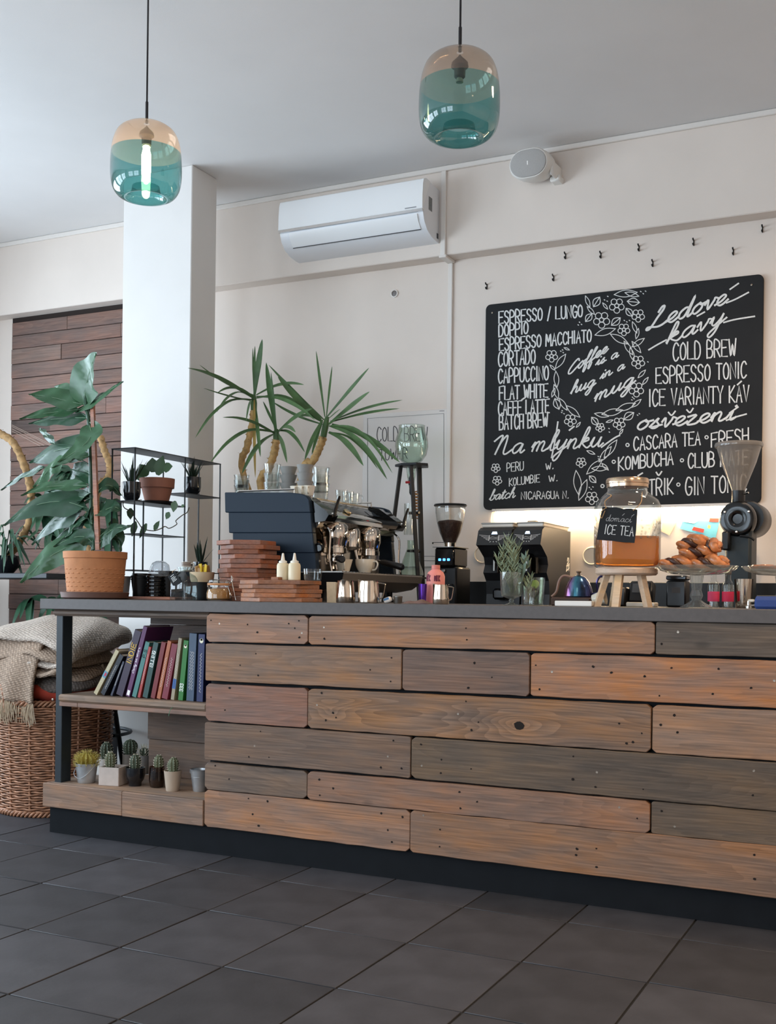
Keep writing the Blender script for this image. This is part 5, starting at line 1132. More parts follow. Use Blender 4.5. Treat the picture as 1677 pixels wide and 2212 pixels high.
# beads of moulded relief on the jar's right shoulder
mb = MB(); rj = random.Random(9)
for k in range(46):
    u, v = rj.uniform(-.05, .05), rj.uniform(h_(1165), h_(1105)); mb.lathe([(0, .0022), (.003, .0012), (.0036, 0)], 6, rzj @ T(.1012, u, v) @ RY(R(90)))
    mb.lathe([(0, .0022), (.003, .0012), (.0036, 0)], 6, rzj @ T(rj.uniform(.02, .095), -.1012, v) @ RX(R(90)))
tag(mb.build('moulded_relief', jar_gl, jr), kind='stuff')
# chalk tag on string
P = [at(x, y, 3.64) for x, y in ((1302, 1094), (1378, 1100), (1371, 1173), (1289, 1166))]; off = Vector((p.x, p.y, ZT + zt0))
def tagpt(u, v, d=0): return (P[0] * (1 - u) * (1 - v) + P[1] * u * (1 - v) + P[2] * u * v + P[3] * (1 - u) * v) - off + Vector((0, -d, 0))
edge = [(0, 0), (.2, .01), (.4, -.01), (.6, .02), (.8, -.01), (1, 0), (1.0, .3), (1.01, .6), (1, 1), (.7, 1.01), (.4, .99), (0, 1), (-.01, .5)]
mb = MB(); n = len(edge); mb.add([tagpt(u, v) for u, v in edge] + [tagpt(u, v, -.002) for u, v in edge], [tuple(range(n)), tuple(range(2 * n - 1, n - 1, -1))] + [(i, i + n, (i + 1) % n + n, (i + 1) % n) for i in range(n)])
tgo = mb.build('name_tag', chalk_blk, jr, smooth=False)
ribbons(MB(), curs_line('domaci', .16, .42, .86, .40, .10, .05) + [[(.60, .22), (.65, .16)], [(.86, .22), (.92, .16)]], lambda u, v: tagpt(u, v, .0008), .013).build('tag_lettering', mat('chalk_grey', (165, 165, 165), .9), tgo, smooth=False)
ribbons(MB(), caps_line('ICE TEA', .18, .80, .95, .80, .27, gap=.4), lambda u, v: tagpt(u, v, .0008), .022).build('tag_lettering', chalk_w, tgo, smooth=False)
twine = mat('jute_twine', (170, 136, 96), .9)
MB().tube(spline([tagpt(.12, .05, .002), tagpt(.05, -.15, .003), tagpt(.15, -.35, -.02), Vector((-.058, -.045, h_(1068)))], 5), .0016, 5).tube(spline([tagpt(.88, .05, .002), tagpt(1.05, -.2, -.01), Vector((.06, -.04, h_(1066)))], 5), .0016, 5).tube(spline([tagpt(.1, .05, .003), tagpt(-.02, .2, .006), tagpt(.05, .35, .006), tagpt(.1, .12, .004)], 5), .0014, 5).build('twine', twine, jr)['kind'] = 'stuff'
# ---- cake stands with pastries
cut_gl = glass('cut_glass', (236, 240, 240), rough=.05, haze=.09, edge=.25)
def cake_stand(loc, r, label):
    t = thing('cake_stand', loc, label, 'cake stand', 'glass cake stands'); zpl = (1296 - 1238) * .00152 + .023
    n = 64
    def ring(rr_, z, amp, k2=16): return [(math.cos(2 * math.pi * k / n) * rr_ * (1 + amp * math.cos(k2 * 2 * math.pi * k / n)), math.sin(2 * math.pi * k / n) * rr_ * (1 + amp * math.cos(k2 * 2 * math.pi * k / n)), z) for k in range(n)]
    loft(MB(), [ring(.02, zpl - .003, 0), ring(r * .6, zpl, .02), ring(r * .9, zpl + .012, .03), ring(r, zpl + .026, .035), ring(r * .98, zpl + .028, .03), ring(r * .88, zpl + .017, .02), ring(.02, zpl + .005, 0)]).build('plate', cut_gl, t, ang=15)
    loft(MB(), [ring(.050, 0, .02), ring(.052, .004, .03), ring(.030, .014, .06, 12), ring(.014, .026, .08, 8), ring(.020, .040, .08, 8), ring(.015, .058, .08, 8), ring(.022, zpl - .004, .05, 8)]).build('stem', cut_gl, t, ang=15)
    return t, zpl
pc = ctr(1505, 3.76); cs, zpl = cake_stand(pc, .130, 'pressed glass cake stand piled with braided pastries')
past = mat('golden_pastry', (178, 108, 60), .45, noise=.5, nscale=26, bump=.5, bscale=60, coat=.4); choc = mat('chocolate_filling', (62, 34, 24), .4)
def pastry(loc, L_, w, rz, ry, label, seed, tw_=1.1):
    t = thing('pastry', loc, label, 'pastry', 'braided pastries'); t.rotation_euler = (0, ry, rz); r_ = random.Random(seed); n = 26
    for s in range(3):
        pts = []; rs = []
        for k in range(n):
            q = k / (n - 1); a = q * tw_ * 2 * math.pi + s * 2 * math.pi / 3; en = math.sin(math.pi * (.06 + .88 * q)) ** .6
            pts.append(((q - .5) * L_, math.cos(a) * w * .38 * en, w * .42 + math.sin(a) * w * .30 * en)); rs.append(w * (.38 if s else .22) * en * (1 + .12 * r_.uniform(-1, 1)))
        MB().tube(pts, .01, 10, rs=rs).build('strand' if s else 'filling_strand', past if s else choc, t)
    return t
zs_ = ZT + zpl + .018
for k, (dx, dy, dz, L_, w, rz, ry, lab) in enumerate([(-.055, -.03, 0, .12, .042, .2, 0, 'braided chocolate pastry lying on the plate towards the drinks jar'), (.05, -.035, 0, .125, .044, -.15, 0, 'braided chocolate pastry on the plate beside the glaze drips'), (-.01, .045, 0, .13, .044, .1, 0, 'braided chocolate pastry at the back of the cake plate'),
        (.005, -.01, .034, .12, .044, .3, 0, 'braided chocolate pastry resting across the lower ones'), (-.01, -.005, .066, .10, .046, .15, -.15, 'round golden pastry on top of the pile'), (.046, .0, .058, .075, .042, -.5, .25, 'small pastry leaning beside the top one'), (-.082, .0, .004, .085, .03, -.9, -.35, 'curved pastry end hanging at the plate rim')]):
    pastry(Vector((pc.x + dx, pc.y + dy, zs_ + dz)), L_, w, rz, ry, lab, k)
pc2 = ctr(1690, 3.84); t, _ = cake_stand(pc2, .125, 'second glass cake stand with crumble slices, cut off by the frame')
t['label'] = 'scalloped glass cake stand with flat crumble slices beside the blue pouch'
for k in range(5):
    a = math.pi + (k - 2) * .5; o = MB().box((0, 0, .006), (.05, .03, .012), .005).build('crumble_slice', past); o.location = (pc2.x + math.cos(a) * .075, pc2.y + math.sin(a) * .075, ZT + _ + .020); o.rotation_euler = (0, 0, a); tag(o, 'flat crumble slice on the scalloped cake stand', 'pastry', 'crumble slices')
# ---- little bottles with pink labels, steel cup, tap, pouch
for px, lab, lm in ((1542, 'clear little bottle with a plain pink label', mat('label_pink', (226, 70, 110), .6)), (1573, 'clear little bottle with a red pink label', mat('label_red', (214, 46, 84), .6))):
    t = thing('juice_bottle', ctr(px, 3.94), lab, 'bottle', 'pink label bottles')
    MB().lathe([(0, .001), (.017, .001), (.0195, .004), (.0195, .075), (.015, .088), (.0095, .096), (.009, .116), (.010, .117)], 28).build('glass_wall', clear, t)
    MB().lathe([(0, .003), (.0175, .004), (.0180, .080), (0, .080)], 28).build('drink', glass('pale_drink', (240, 236, 230)), t)
    MB().lathe([(.0198, .022), (.0200, .023), (.0200, .055), (.0198, .056)], 28).build('label_band', lm, t)
    MB().lathe([(.0105, .114), (.011, .115), (.011, .124), (0, .125)], 20).build('cap', steel, t)
t = thing('steel_cup', ctr(1607, 3.98), 'plain steel cup behind the little bottles', 'steel cup'); MB().lathe(open_prof(.026, .032, .10, .002), 28).build('cup_wall', jug_m, t)
t = thing('bar_tap', ctr(1618, 3.86), 'small chrome tap fitting on the counter', 'tap'); MB().lathe([(0, 0), (.012, 0), (.012, .008), (.006, .010), (.006, .024), (0, .026)], 16).tube([(-.026, 0, .006), (.02, 0, .010)], .004, 8).build('tap_body', chrome2, t); MB().box((.008, 0, .026), (.022, .012, .010), .003).build('tap_grip', cream, t)
t = thing('blue_pouch', ctr(1668, 3.67), 'dark blue zip pouch lying on the counter', 'pouch')
loft(MB(), [[(a, b, z) for a, b in rrect(-w, -.028 * q, w, .028 * q, .012 * q, 4)] for w, q, z in ((.045, .8, 0), (.05, 1, .008), (.050, .8, .028), (.046, .2, .040))]).build('pouch_body', mat('navy_cloth', (38, 62, 120), .8, bump=.3, bscale=500), t); MB().tube([(-.045, 0, .041), (.045, 0, .041)], .002, 6).build('zip', steel, t)
# ---- black canisters and terminal behind the stool
t = thing('black_canister', ctr(1465, 4.02), 'matte black coffee canister behind the cake stand', 'canister'); MB().bb((-.035, -.035, 0), (.035, .035, .095), .006).build('tin_body', blkp, t); MB().bb((-.036, -.036, .096), (.036, .036, .112), .004).build('tin_lid', blk_gloss, t); MB().box((0, -.0355, .06), (.03, .001, .02)).build('faint_label', mat('label_dark', (60, 60, 62), .7), t, smooth=False)
t = thing('card_terminal', ctr(1385, 4.05), 'black payment terminal in front of a white tray', 'terminal'); MB().box((0, 0, .05), (.09, .05, .085), .008, RX(R(-18))).build('terminal_body', blkp, t); MB().box((0, -.027, .062), (.06, .001, .035), 0, RX(R(-18))).build('screen', mat('screen_dark', (70, 74, 78), .2), t, smooth=False)
t = thing('white_tray', ctr(1388, 3.92), 'low white tray behind the stool legs', 'tray'); MB().bb((-.05, -.03, 0), (.05, .03, .016), .003).build('tray_body', cream, t)
t = thing('receipt_printer', ctr(1340, 4.06), 'small dark printer box behind the stool', 'printer'); MB().bb((-.03, -.04, 0), (.03, .04, .07), .006).build('printer_body', blkp, t); MB().box((0, -.041, .045), (.035, .002, .006)).build('paper_slot', steel, t, smooth=False)

# ================================================================== PLANTS
leaf_g = mat('monstera_green', (64, 102, 70), .34, noise=.2, nscale=14, spec=.5, coat=.05); leaf_d = mat('dark_leaf_green', (46, 78, 56), .38, noise=.2, nscale=14, spec=.5); leaf_y = mat('yucca_green', (72, 100, 58), .45, noise=.22, nscale=16, spec=.4); leaf_b = mat('yucca_brown_leaf', (150, 122, 60), .6, noise=.2)
terra = mat('terracotta', (186, 124, 82), .8, noise=.1, nscale=24, bump=.15, bscale=90); terra2 = mat('old_terracotta', (142, 92, 74), .8, noise=.2, nscale=10, bump=.15); soil = mat('soil', (52, 40, 32), .95, noise=.3, nscale=80, bump=.8, bscale=120); bark = mat('yucca_bark', (196, 158, 104), .85, noise=.3, nscale=40, bump=.7, bscale=50)
bark2 = mat('dracaena_bark', (158, 124, 82), .85, noise=.35, nscale=40, bump=.7, bscale=50)
# ---- big leafy climber in the basket weave pot
Yp = 3.69; pb = ctr(205, Yp)
pot = thing('potted_climber', pb, 'tall broad leaved climber on a stake in a terracotta basket weave pot', 'potted plant')
MB().lathe([(0, 0), (.125, 0), (.138, .006), (.142, .028), (.138, .030), (.128, .012), (0, .008)], 48).build('saucer', mat('brown_saucer', (98, 70, 60), .55), pot)
zr = (1283 - 1193) * mpp(205, Yp) + .023
MB().lathe([(0, .012), (.110, .012), (.114, .016), (.128, zr - .03), (.132, zr - .028), (.133, zr), (.127, zr), (.122, zr - .03), (.0, zr - .032)], 48).build('pot', terra, pot)
mb = MB()
for r_ in range(6):
    zz = .035 + r_ * .018; rr_ = .114 + (.128 - .114) * (zz - .016) / (zr - .046)
    for k in range(26):
        a = 2 * math.pi * (k + .5 * (r_ % 2)) / 26; mb.box((0, 0, 0), (.006, .018, .0065), .0028, RZ(a) @ T(rr_ - .0012, 0, zz))
tag(mb.build('weave_relief', terra, pot), kind='stuff')
MB().lathe([(0, zr - .02), (.122, zr - .022)], 32).build('soil', soil, pot)
C6 = lambda x, y, Y=Yp: at(x / 3.252, 640 + y / 3.252, Y)
s0, s1 = at(212, 1188, Yp), at(200, 876, Yp)
MB().add([], []); dv = Vector((.011, 0, 0)); dy = Vector((0, .006, 0))
MB().add([s0 - dv - dy, s0 + dv - dy, s0 + dv + dy, s0 - dv + dy, s1 - dv * .8 - dy, s1 + dv * .8 - dy, s1 + dv * .8 + dy, s1 - dv * .8 + dy], [(3, 2, 1, 0), (4, 5, 6, 7), (0, 1, 5, 4), (1, 2, 6, 5), (2, 3, 7, 6), (3, 0, 4, 7)]).build('stake', shelfwood, pot, world=True, smooth=False, color=(176, 112, 82))
MB().tube(spline([C6(660, 1780), C6(640, 1500, Yp + .01), C6(635, 1150), C6(625, 900), C6(605, 760), C6(600, 700)], 6), .008, 8, rs=None).build('main_stem', leaf_d, pot, world=True)
LEAVES = [  # midrib in enlarged pixels (base, mid, tip), half width there, depth shift of the tip, material
 ([(592, 765), (608, 620), (640, 500), (676, 400)], 118, -.06, leaf_g), ([(530, 815), (640, 745), (740, 680), (862, 600)], 40, -.03, leaf_g),
 ([(590, 760), (470, 735), (340, 705), (205, 690)], 74, -.10, leaf_g), ([(560, 740), (480, 690), (420, 650), (385, 635)], 60, .08, leaf_g), ([(560, 795), (420, 810), (280, 830), (140, 862)], 34, -.12, leaf_g),
 ([(620, 855), (480, 855), (330, 870), (205, 895)], 44, -.02, leaf_d), ([(625, 890), (640, 980), (560, 1070), (410, 1165)], 72, -.14, leaf_g), ([(650, 1040), (500, 1060), (350, 1100), (208, 1170)], 82, .06, leaf_d),
 ([(640, 1120), (540, 1140), (460, 1170), (370, 1205)], 46, -.12, leaf_g), ([(460, 1130), (370, 1190), (300, 1270), (235, 1340)], 52, -.05, leaf_g), ([(620, 1330), (460, 1330), (300, 1345), (150, 1400)], 34, -.12, leaf_g),
 ([(590, 1480), (430, 1440), (220, 1480), (28, 1610)], 88, -.10, leaf_d), ([(320, 1200), (220, 1240), (110, 1295), (8, 1362)], 26, .10, leaf_d), ([(580, 1500), (480, 1530), (350, 1600), (225, 1745)], 78, .05, leaf_d),
 ([(610, 1560), (540, 1600), (490, 1660), (440, 1715)], 36, -.04, leaf_d), ([(620, 1700), (480, 1760), (320, 1850), (145, 2012)], 82, -.12, leaf_g), ([(660, 1740), (600, 1690), (500, 1700), (380, 1760)], 50, -.06, leaf_d),
 ([(690, 1760), (740, 1680), (810, 1630), (892, 1625)], 62, .0, leaf_d), ([(670, 1520), (740, 1500), (800, 1480), (850, 1500)], 62, .04, leaf_d), ([(690, 1700), (770, 1640), (830, 1700), (850, 1790)], 48, .05, leaf_d),
 ([(640, 1420), (520, 1400), (430, 1380), (330, 1370)], 42, .09, leaf_d), ([(390, 1040), (340, 990), (300, 950), (275, 925)], 20, .14, leaf_d), ([(640, 1250), (560, 1210), (520, 1240), (480, 1300)], 40, .10, leaf_d), ([(650, 1600), (600, 1540), (560, 1600), (540, 1720)], 44, .08, leaf_d),
 ([(640, 1380), (560, 1420), (480, 1500), (430, 1600)], 52, .1, leaf_d), ([(640, 1480), (560, 1580), (440, 1660), (330, 1780)], 50, .1, leaf_d), ([(680, 1380), (740, 1330), (800, 1340), (850, 1400)], 40, .1, leaf_d)]
for i, (pts, hw, dY, lm) in enumerate(LEAVES):
    n = len(pts); P = [C6(x, y, Yp + dY * (k / (n - 1)) ** 1.3) for k, (x, y) in enumerate(pts)]; P = spline(P, 5); m = len(P)
    prof = [max(.03, math.sin(math.pi * min(1, (q / (m - 1)) ** .75 * .97 + .03))) for q in range(m)]
    rl = random.Random(i); nr = Vector((rl.uniform(-.5, .3), -1, rl.uniform(.1, .8)))
    mb = MB().leaf(P, hw / 3.252 * mpp(150, Yp) * 1.28, nr, prof, fold=-.22 if i % 2 else .2, nw=3)
    for v_ in range(len(mb.v)):
        j = v_ % 7 - 3; k = v_ // 7; mb.v[v_] += Vector((0, .006 * math.sin(k * 1.1 + j), .004 * math.sin(k * .9 + j * 1.7) * abs(j) / 3))
    lo = mb.build('leaf', lm, pot, world=True, ang=80)
    MB().tube([p + Vector((0, -.0015, 0)) for p in P[:-2]], .0013, 5).build('midrib', mat('midrib_pale', (120, 150, 118), .5), lo, world=True)
    b0 = P[0]; st0 = C6(640, max(780, pts[0][1] + 60), Yp + .005)
    if (b0 - st0).length > .012: MB().tube(spline([st0, (st0 + b0) / 2 + Vector((0, 0, .012)), b0], 4), .0028, 6).build('petiole', leaf_d, pot, world=True)
# grey pot peeping out behind it
t = thing('grey_pot', ctr(262, 3.84), 'small pale grey pot standing behind the terracotta pot', 'pot'); MB().lathe(open_prof(.03, .040, .10, .004), 28).build('pot_wall', mat('pale_grey_glaze', (186, 188, 192), .4), t)
# ---- black wire etagere
x2 = at(290.5, 1100, 3.80).x; XF = x2 - .123; ya, yb_, yc_ = 3.80, 4.154, 4.43
wire = mat('black_wire_steel', (30, 34, 38), .5); eg = thing('wire_etagere', ((x2 + XF) / 2, 4.1, ZT), 'black wire plant etagere with thin staggered sheet shelves', 'shelf')
ztop = 1.628
for x in (x2, XF):
    for y in (ya, yb_, yc_):
        MB().box((x, y, (ztop + ZT) / 2), (.005, .005, ztop - ZT)).build('post', wire, eg, world=True, smooth=False)
for y0_, y1_, z_, nm in ((ya, yc_, ztop, 'top_shelf'), (ya, yb_, 1.402, 'shelf'), (yb_, yc_, 1.466, 'shelf'), (3.86, yb_, 1.264, 'shelf'), (ya, yc_, 1.105, 'shelf')):
    MB().bb((XF - .003, y0_ - .003, z_ - .004), (x2 + .003, y1_ + .003, z_)).build(nm, wire, eg, world=True, smooth=False)
for x in (x2, XF): MB().box((x, 3.86, 1.25), (.005, .005, .30)).build('post', wire, eg, world=True, smooth=False)
blk_glaze = mat('black_glaze', (22, 24, 28), .15, coat=.5)
def spiky(mb, n, L_, w, seed, spread=.7, z0=0):
    r_ = random.Random(seed)
    for k in range(n):
        a = 2 * math.pi * k / n * 1.618 * 2; t_ = r_.uniform(.15, 1) * spread; d = Vector((math.cos(a) * t_, math.sin(a) * t_, 1)).normalized(); l = L_ * r_.uniform(.6, 1.05)
        b = Vector((math.cos(a) * .006, math.sin(a) * .006, z0)); mb.leaf([b, b + d * l * .35, b + d * l * .7 + Vector((d.x, d.y, 0)) * l * .05, b + d * l + Vector((d.x, d.y, -.1)) * l * .14], w, Vector((d.x, d.y, -.5)), [.8, 1, .6, .04], .35, 1)
    return mb
dark_spike = mat('dark_aloe', (40, 56, 44), .4, noise=.2)
def small_pot(px, Y, z, r, h, label, n=16, L_=.09, seed=1, lm=dark_spike, w=.005):
    p = at(px, 1100, Y); t = thing('potted_aloe', (p.x, Y, z), label, 'potted plant', 'small aloes on the etagere')
    MB().lathe([(0, 0), (r * .55, 0), (r * .9, h * .22), (r, h * .45), (r, h), (r * .92, h), (r * .9, h * .6), (0, h * .6)], 28).build('pot', blk_glaze, t)
    MB().lathe([(0, h * .85), (r * .9, h * .85)], 20).build('soil', soil, t)
    tag(spiky(MB(), n, L_, w, seed, z0=h * .85).build('leaves', lm, t, ang=60), kind='stuff'); return t
xm_ = (x2 + XF) / 2
def px_of(x, y):   # pixel column of a place, for picking spots along the shelf
    d = Vector((x, y, 1)) - CAM; return CX + FPX * d.dot(r3) / d.dot(fwd)
small_pot(px_of(xm_, 3.86), 3.86, 1.402, .040, .085, 'spiky aloe in a black glazed pot beside the terracotta pot', 18, .125, 2, w=.006)
small_pot(px_of(xm_ + .01, 4.29), 4.29, 1.466, .040, .085, 'spiky aloe in a black glazed pot on the raised shelf', 18, .11, 5)
small_pot(px_of(xm_ + .03, 4.33), 4.33, 1.105, .036, .05, 'small aloe in a low black pot on the bottom shelf', 9, .13, 8, w=.008)
t = thing('potted_vine', (xm_, 4.03, 1.402), 'trailing vine in an old terracotta pot with black saucer', 'potted plant')
MB().lathe([(0, 0), (.058, 0), (.072, .004), (.075, .014), (.07, .014), (.06, .008), (0, .008)], 36).build('saucer', blkp, t)
MB().lathe([(0, .009), (.052, .009), (.068, .072), (.068, .074), (.0765, .074), (.079, .116), (.072, .116), (.066, .10), (0, .10)], 36).build('pot', terra2, t)
vine_g = mat('vine_green', (66, 92, 58), .45, noise=.15, nscale=20)
def vleaf(c, d, L_, w, name='leaf'):
    c = Vector(c); d = Vector(d).normalized(); mid = [c, c + d * L_ * .3, c + d * L_ * .65, c + d * L_]
    MB().leaf(mid, w, Vector((.3, -1, .3)), [.25, 1, .8, .04], .12, 2).build(name, vine_g, t, world=True, ang=80)
CE = lambda x, y, Y: at(230 + x / 6.32, 960 + y / 6.32, Y)
for (x, y, d, L_, w) in ((560, 430, (-.5, 0, .6), .07, .030), (640, 380, (-.1, 0, 1), .065, .034), (700, 420, (.3, 0, .9), .09, .03), (520, 450, (-.9, 0, .3), .06, .024), (780, 330, (.6, 0, .1), .05, .025)): vleaf(CE(x, y, 3.98), d, L_, w)
V1 = [CE(x, y, Y) for x, y, Y in ((480, 760, 3.97), (250, 780, 3.86), (240, 860, 3.84), (330, 920, 3.85), (430, 1060, 3.88), (500, 1150, 3.9), (640, 1180, 3.92), (740, 1150, 3.94), (800, 1120, 3.96), (860, 1145, 3.97), (960, 1090, 3.99), (950, 1040, 4.0), (1040, 965, 4.03), (1100, 930, 4.05), (1130, 860, 4.06))]
MB().tube(spline(V1, 5), .0022, 6).build('vine_stem', mat('vine_stem', (84, 78, 62), .7), t, world=True)
for x, y, d, L_, w in ((330, 870, (0, 0, -1), .05, .018), (400, 1050, (-.3, 0, -1), .07, .017), (550, 1080, (-.6, 0, -1), .075, .015), (650, 1170, (.55, 0, .75), .05, .013), (860, 925, (-.4, 0, -.7), .035, .014), (940, 770, (-.2, 0, -1), .05, .017), (250, 1130, (.8, 0, .1), .05, .008), (1020, 850, (.3, 0, .1), .02, .008), (120, 740, (.2, 0, -1), .06, .03), (110, 1010, (-.1, 0, -1), .08, .025)): vleaf(CE(x, y, 3.9), d, L_, w)
# ---- yucca behind the coffee machine
yp = Vector((-3.05, 4.90, ZT)); yu = thing('yucca', yp, 'three stemmed yucca with long sword leaves behind the coffee machine', 'potted plant')
MB().lathe([(0, 0), (.085, 0), (.09, .004), (.115, .20), (.12, .21), (.11, .21), (.10, .18), (0, .18)], 36).build('pot', mat('grey_planter', (110, 110, 112), .6), yu)
MB().lathe([(0, .185), (.105, .185)], 24).build('soil', soil, yu)
CY2 = lambda x, y, Y: at(400 + x / 2.995, 720 + y / 2.995, Y)
def trunk_(pts, r, name='trunk', par=None, m=None, seed=0):
    P = spline(pts, 8); r_ = random.Random(seed); rs = [r * (1 + .22 * ((i % 3) == 0) + r_.uniform(-.06, .06)) for i in range(len(P))]
    mb = MB().tube(P, r, 10, rs=rs)
    for i in range(2, len(P) - 2, 2):     # dry leaf scars
        a = i * 2.4; d = Vector((math.cos(a), math.sin(a), .7)); mb.leaf([P[i] + d * r * .7, P[i] + d * r * 1.3, P[i] + d * r * 1.6 + Vector((0, 0, -r * .4))], r * .5, Vector((0, 0, 1)), [1, .6, .1], 0, 1)
    return mb.build(name, m or bark, par, world=True, ang=60)
pz = yp + Vector((0, 0, .19))
trunk_([pz + Vector((-.04, 0, 0)), CY2(375, 900, 4.86), CY2(400, 740, 4.84), CY2(430, 610, 4.84), CY2(445, 500, 4.84)], .017, par=yu, seed=1)
trunk_([pz + Vector((0, -.03, 0)), CY2(490, 990, 4.84), CY2(540, 880, 4.83), CY2(575, 780, 4.82), CY2(590, 690, 4.82)], .019, par=yu, seed=2)
trunk_([pz + Vector((.05, 0, 0)), CY2(760, 900, 4.86), CY2(825, 830, 4.86), CY2(870, 740, 4.86), CY2(895, 670, 4.86)], .018, par=yu, seed=3)
for c, e in (((445, 500), (445, 400)), ((590, 690), (590, 620)), ((895, 670), (920, 540))):
    MB().tube([CY2(*c, 4.84), CY2((c[0] + e[0]) / 2, (c[1] + e[1]) / 2, 4.84), CY2(*e, 4.84)], .014, 8, rs=[.016, .017, .010]).build('crown', leaf_y, yu, world=True)
YL = [  # crown, tip, half width (enlarged px), tip depth, arch
 ((445, 420), (18, 225), 17, 4.42, -30), ((445, 400), (92, 203), 7, 4.45, 30), ((445, 440), (118, 355), 8, 4.5, 10), ((440, 430), (65, 678), 13, 4.42, -110), ((440, 420), (205, 510), 12, 4.5, -90), ((450, 400), (500, 38), 20, 4.8, 0), ((448, 400), (452, 80), 8, 4.85, 0), ((446, 400), (438, 95), 6, 4.9, 0), ((460, 400), (770, 333), 12, 4.7, -40), ((460, 410), (840, 560), 12, 4.6, -60), ((450, 430), (488, 800), 12, 4.6, -10), ((440, 410), (210, 385), 14, 4.6, -50), ((460, 420), (820, 520), 10, 4.9, -70), ((446, 430), (395, 570), 8, 4.55, -60),
 ((590, 640), (525, 188), 19, 4.7, 0), ((592, 640), (556, 250), 8, 4.8, 0), ((585, 650), (243, 545), 13, 4.5, -35), ((580, 640), (163, 838), 15, 4.4, -110), ((580, 650), (368, 910), 17, 4.5, -60), ((600, 650), (660, 838), 12, 4.55, -40), ((600, 640), (822, 488), 18, 4.65, -20), ((600, 640), (715, 640), 13, 4.6, -40), ((600, 630), (775, 770), 11, 4.7, -60), ((595, 630), (505, 440), 8, 4.9, 0),
 ((900, 560), (540, 203), 9, 4.75, 10), ((905, 540), (848, 113), 8, 4.9, 0), ((915, 540), (952, 212), 7, 4.9, 0), ((920, 540), (1192, 222), 12, 4.8, 0), ((930, 590), (1195, 378), 19, 4.65, 0), ((940, 570), (1408, 432), 9, 4.7, -20), ((940, 575), (1388, 487), 9, 4.75, -15), ((930, 600), (1342, 905), 9, 4.6, -130), ((940, 600), (1308, 945), 15, 4.55, -90), ((950, 590), (1390, 835), 17, 4.65, -50), ((930, 640), (1155, 858), 17, 4.55, -50), ((890, 560), (775, 820), 15, 4.6, -20), ((890, 570), (820, 785), 10, 4.7, -10), ((880, 560), (600, 280), 18, 4.7, 20), ((880, 570), (690, 400), 12, 4.8, 20), ((890, 590), (560, 440), 9, 4.85, 20), ((890, 570), (720, 545), 10, 4.9, -30), ((920, 560), (1005, 490), 7, 4.7, 0), ((930, 640), (1250, 880), 8, 4.8, -80)]
for i, (c, e, hw, Yt_, arch) in enumerate(YL):
    P = [CY2(*c, 4.83), CY2(c[0] * .62 + e[0] * .38, c[1] * .62 + e[1] * .38 + arch * .8, 4.83 + (Yt_ - 4.83) * .35), CY2(c[0] * .28 + e[0] * .72, c[1] * .28 + e[1] * .72 + arch * .7, 4.83 + (Yt_ - 4.83) * .7), CY2(*e, Yt_)]
    P = spline(P, 5); m = len(P); prof = [min(1, .35 + 1.3 * q / (m - 1)) * (1 - (q / (m - 1)) ** 4) + .02 for q in range(m)]
    MB().leaf(P, hw / 2.995 * mpp(550, 4.75) * 1.15, Vector((.2, -1, .35)), prof, .3, 1).build('leaf', leaf_y, yu, world=True, ang=80)
P = spline([CY2(448, 430, 4.8), CY2(450, 700, 4.7), CY2(455, 935, 4.62)], 6); MB().leaf(P, 11 / 2.995 * .0023, Vector((.2, -1, .2)), [min(1, .3 + q / 5) * (1 - (q / (len(P) - 1)) ** 4) + .02 for q in range(len(P))], .3, 1).build('leaf', leaf_b, yu, world=True)
# ---- tall dracaena in front of the wood wall
dp = Vector((-4.13, 4.86, 0)); dr = thing('dracaena', dp, 'tall bare trunked dracaena on the floor behind the column', 'potted plant')
MB().lathe([(0, 0), (.13, 0), (.135, .005), (.16, .28), (.165, .30), (.15, .30), (.14, .26), (0, .26)], 36).build('pot', mat('dark_planter', (48, 48, 50), .6), dr); MB().lathe([(0, .265), (.145, .265)], 24).build('soil', soil, dr)
CD = lambda x, y, Y: at(x / 4.607, 880 + y / 4.607, Y)
TR1 = ([CD(70, 1600, 4.70), CD(125, 1430, 4.72), CD(250, 1240, 4.76), CD(310, 1060, 4.74), CD(300, 780, 4.72), CD(235, 560, 4.7), CD(130, 350, 4.7), CD(0, 260, 4.7), CD(-60, 230, 4.7)])
trunk_([dp + Vector((.05, 0, .27)), CD(880, 1300, 4.8), CD(940, 1000, 4.78), CD(990, 780, 4.78), CD(1080, 690, 4.78), CD(1090, 560, 4.78), CD(1040, 430, 4.78), CD(1000, 290, 4.78)], .018, par=dr, m=bark2, seed=6)
rd = random.Random(21)
for i in range(84):
    cx_, cy_ = rd.choice(((560, 700), (450, 1050), (620, 900), (500, 1250), (760, 1150), (700, 640), (420, 900), (1080, 950), (1100, 1250), (560, 1900), (300, 1900), (800, 2050)))
    a = rd.uniform(0, 6.28); l = rd.uniform(140, 330); e = (cx_ + math.cos(a) * l, cy_ + abs(math.sin(a)) * l * .9 + 60); Yd = rd.uniform(4.6, 4.85)
    e = (min(e[0], 1180), e[1])
    P = spline([CD(cx_, cy_, 4.85), CD((cx_ + e[0]) / 2, (cy_ + e[1]) / 2 - 60, (4.85 + Yd) / 2), CD(*e, Yd)], 5); m = len(P)
    MB().leaf(P, rd.uniform(.016, .030), Vector((rd.uniform(-.4, .4), -.8, .8)), [min(1, .3 + q / 4) * (1 - (q / (m - 1)) ** 3) + .03 for q in range(m)], .25, 1).build('leaf', leaf_d, dr, world=True, ang=80)
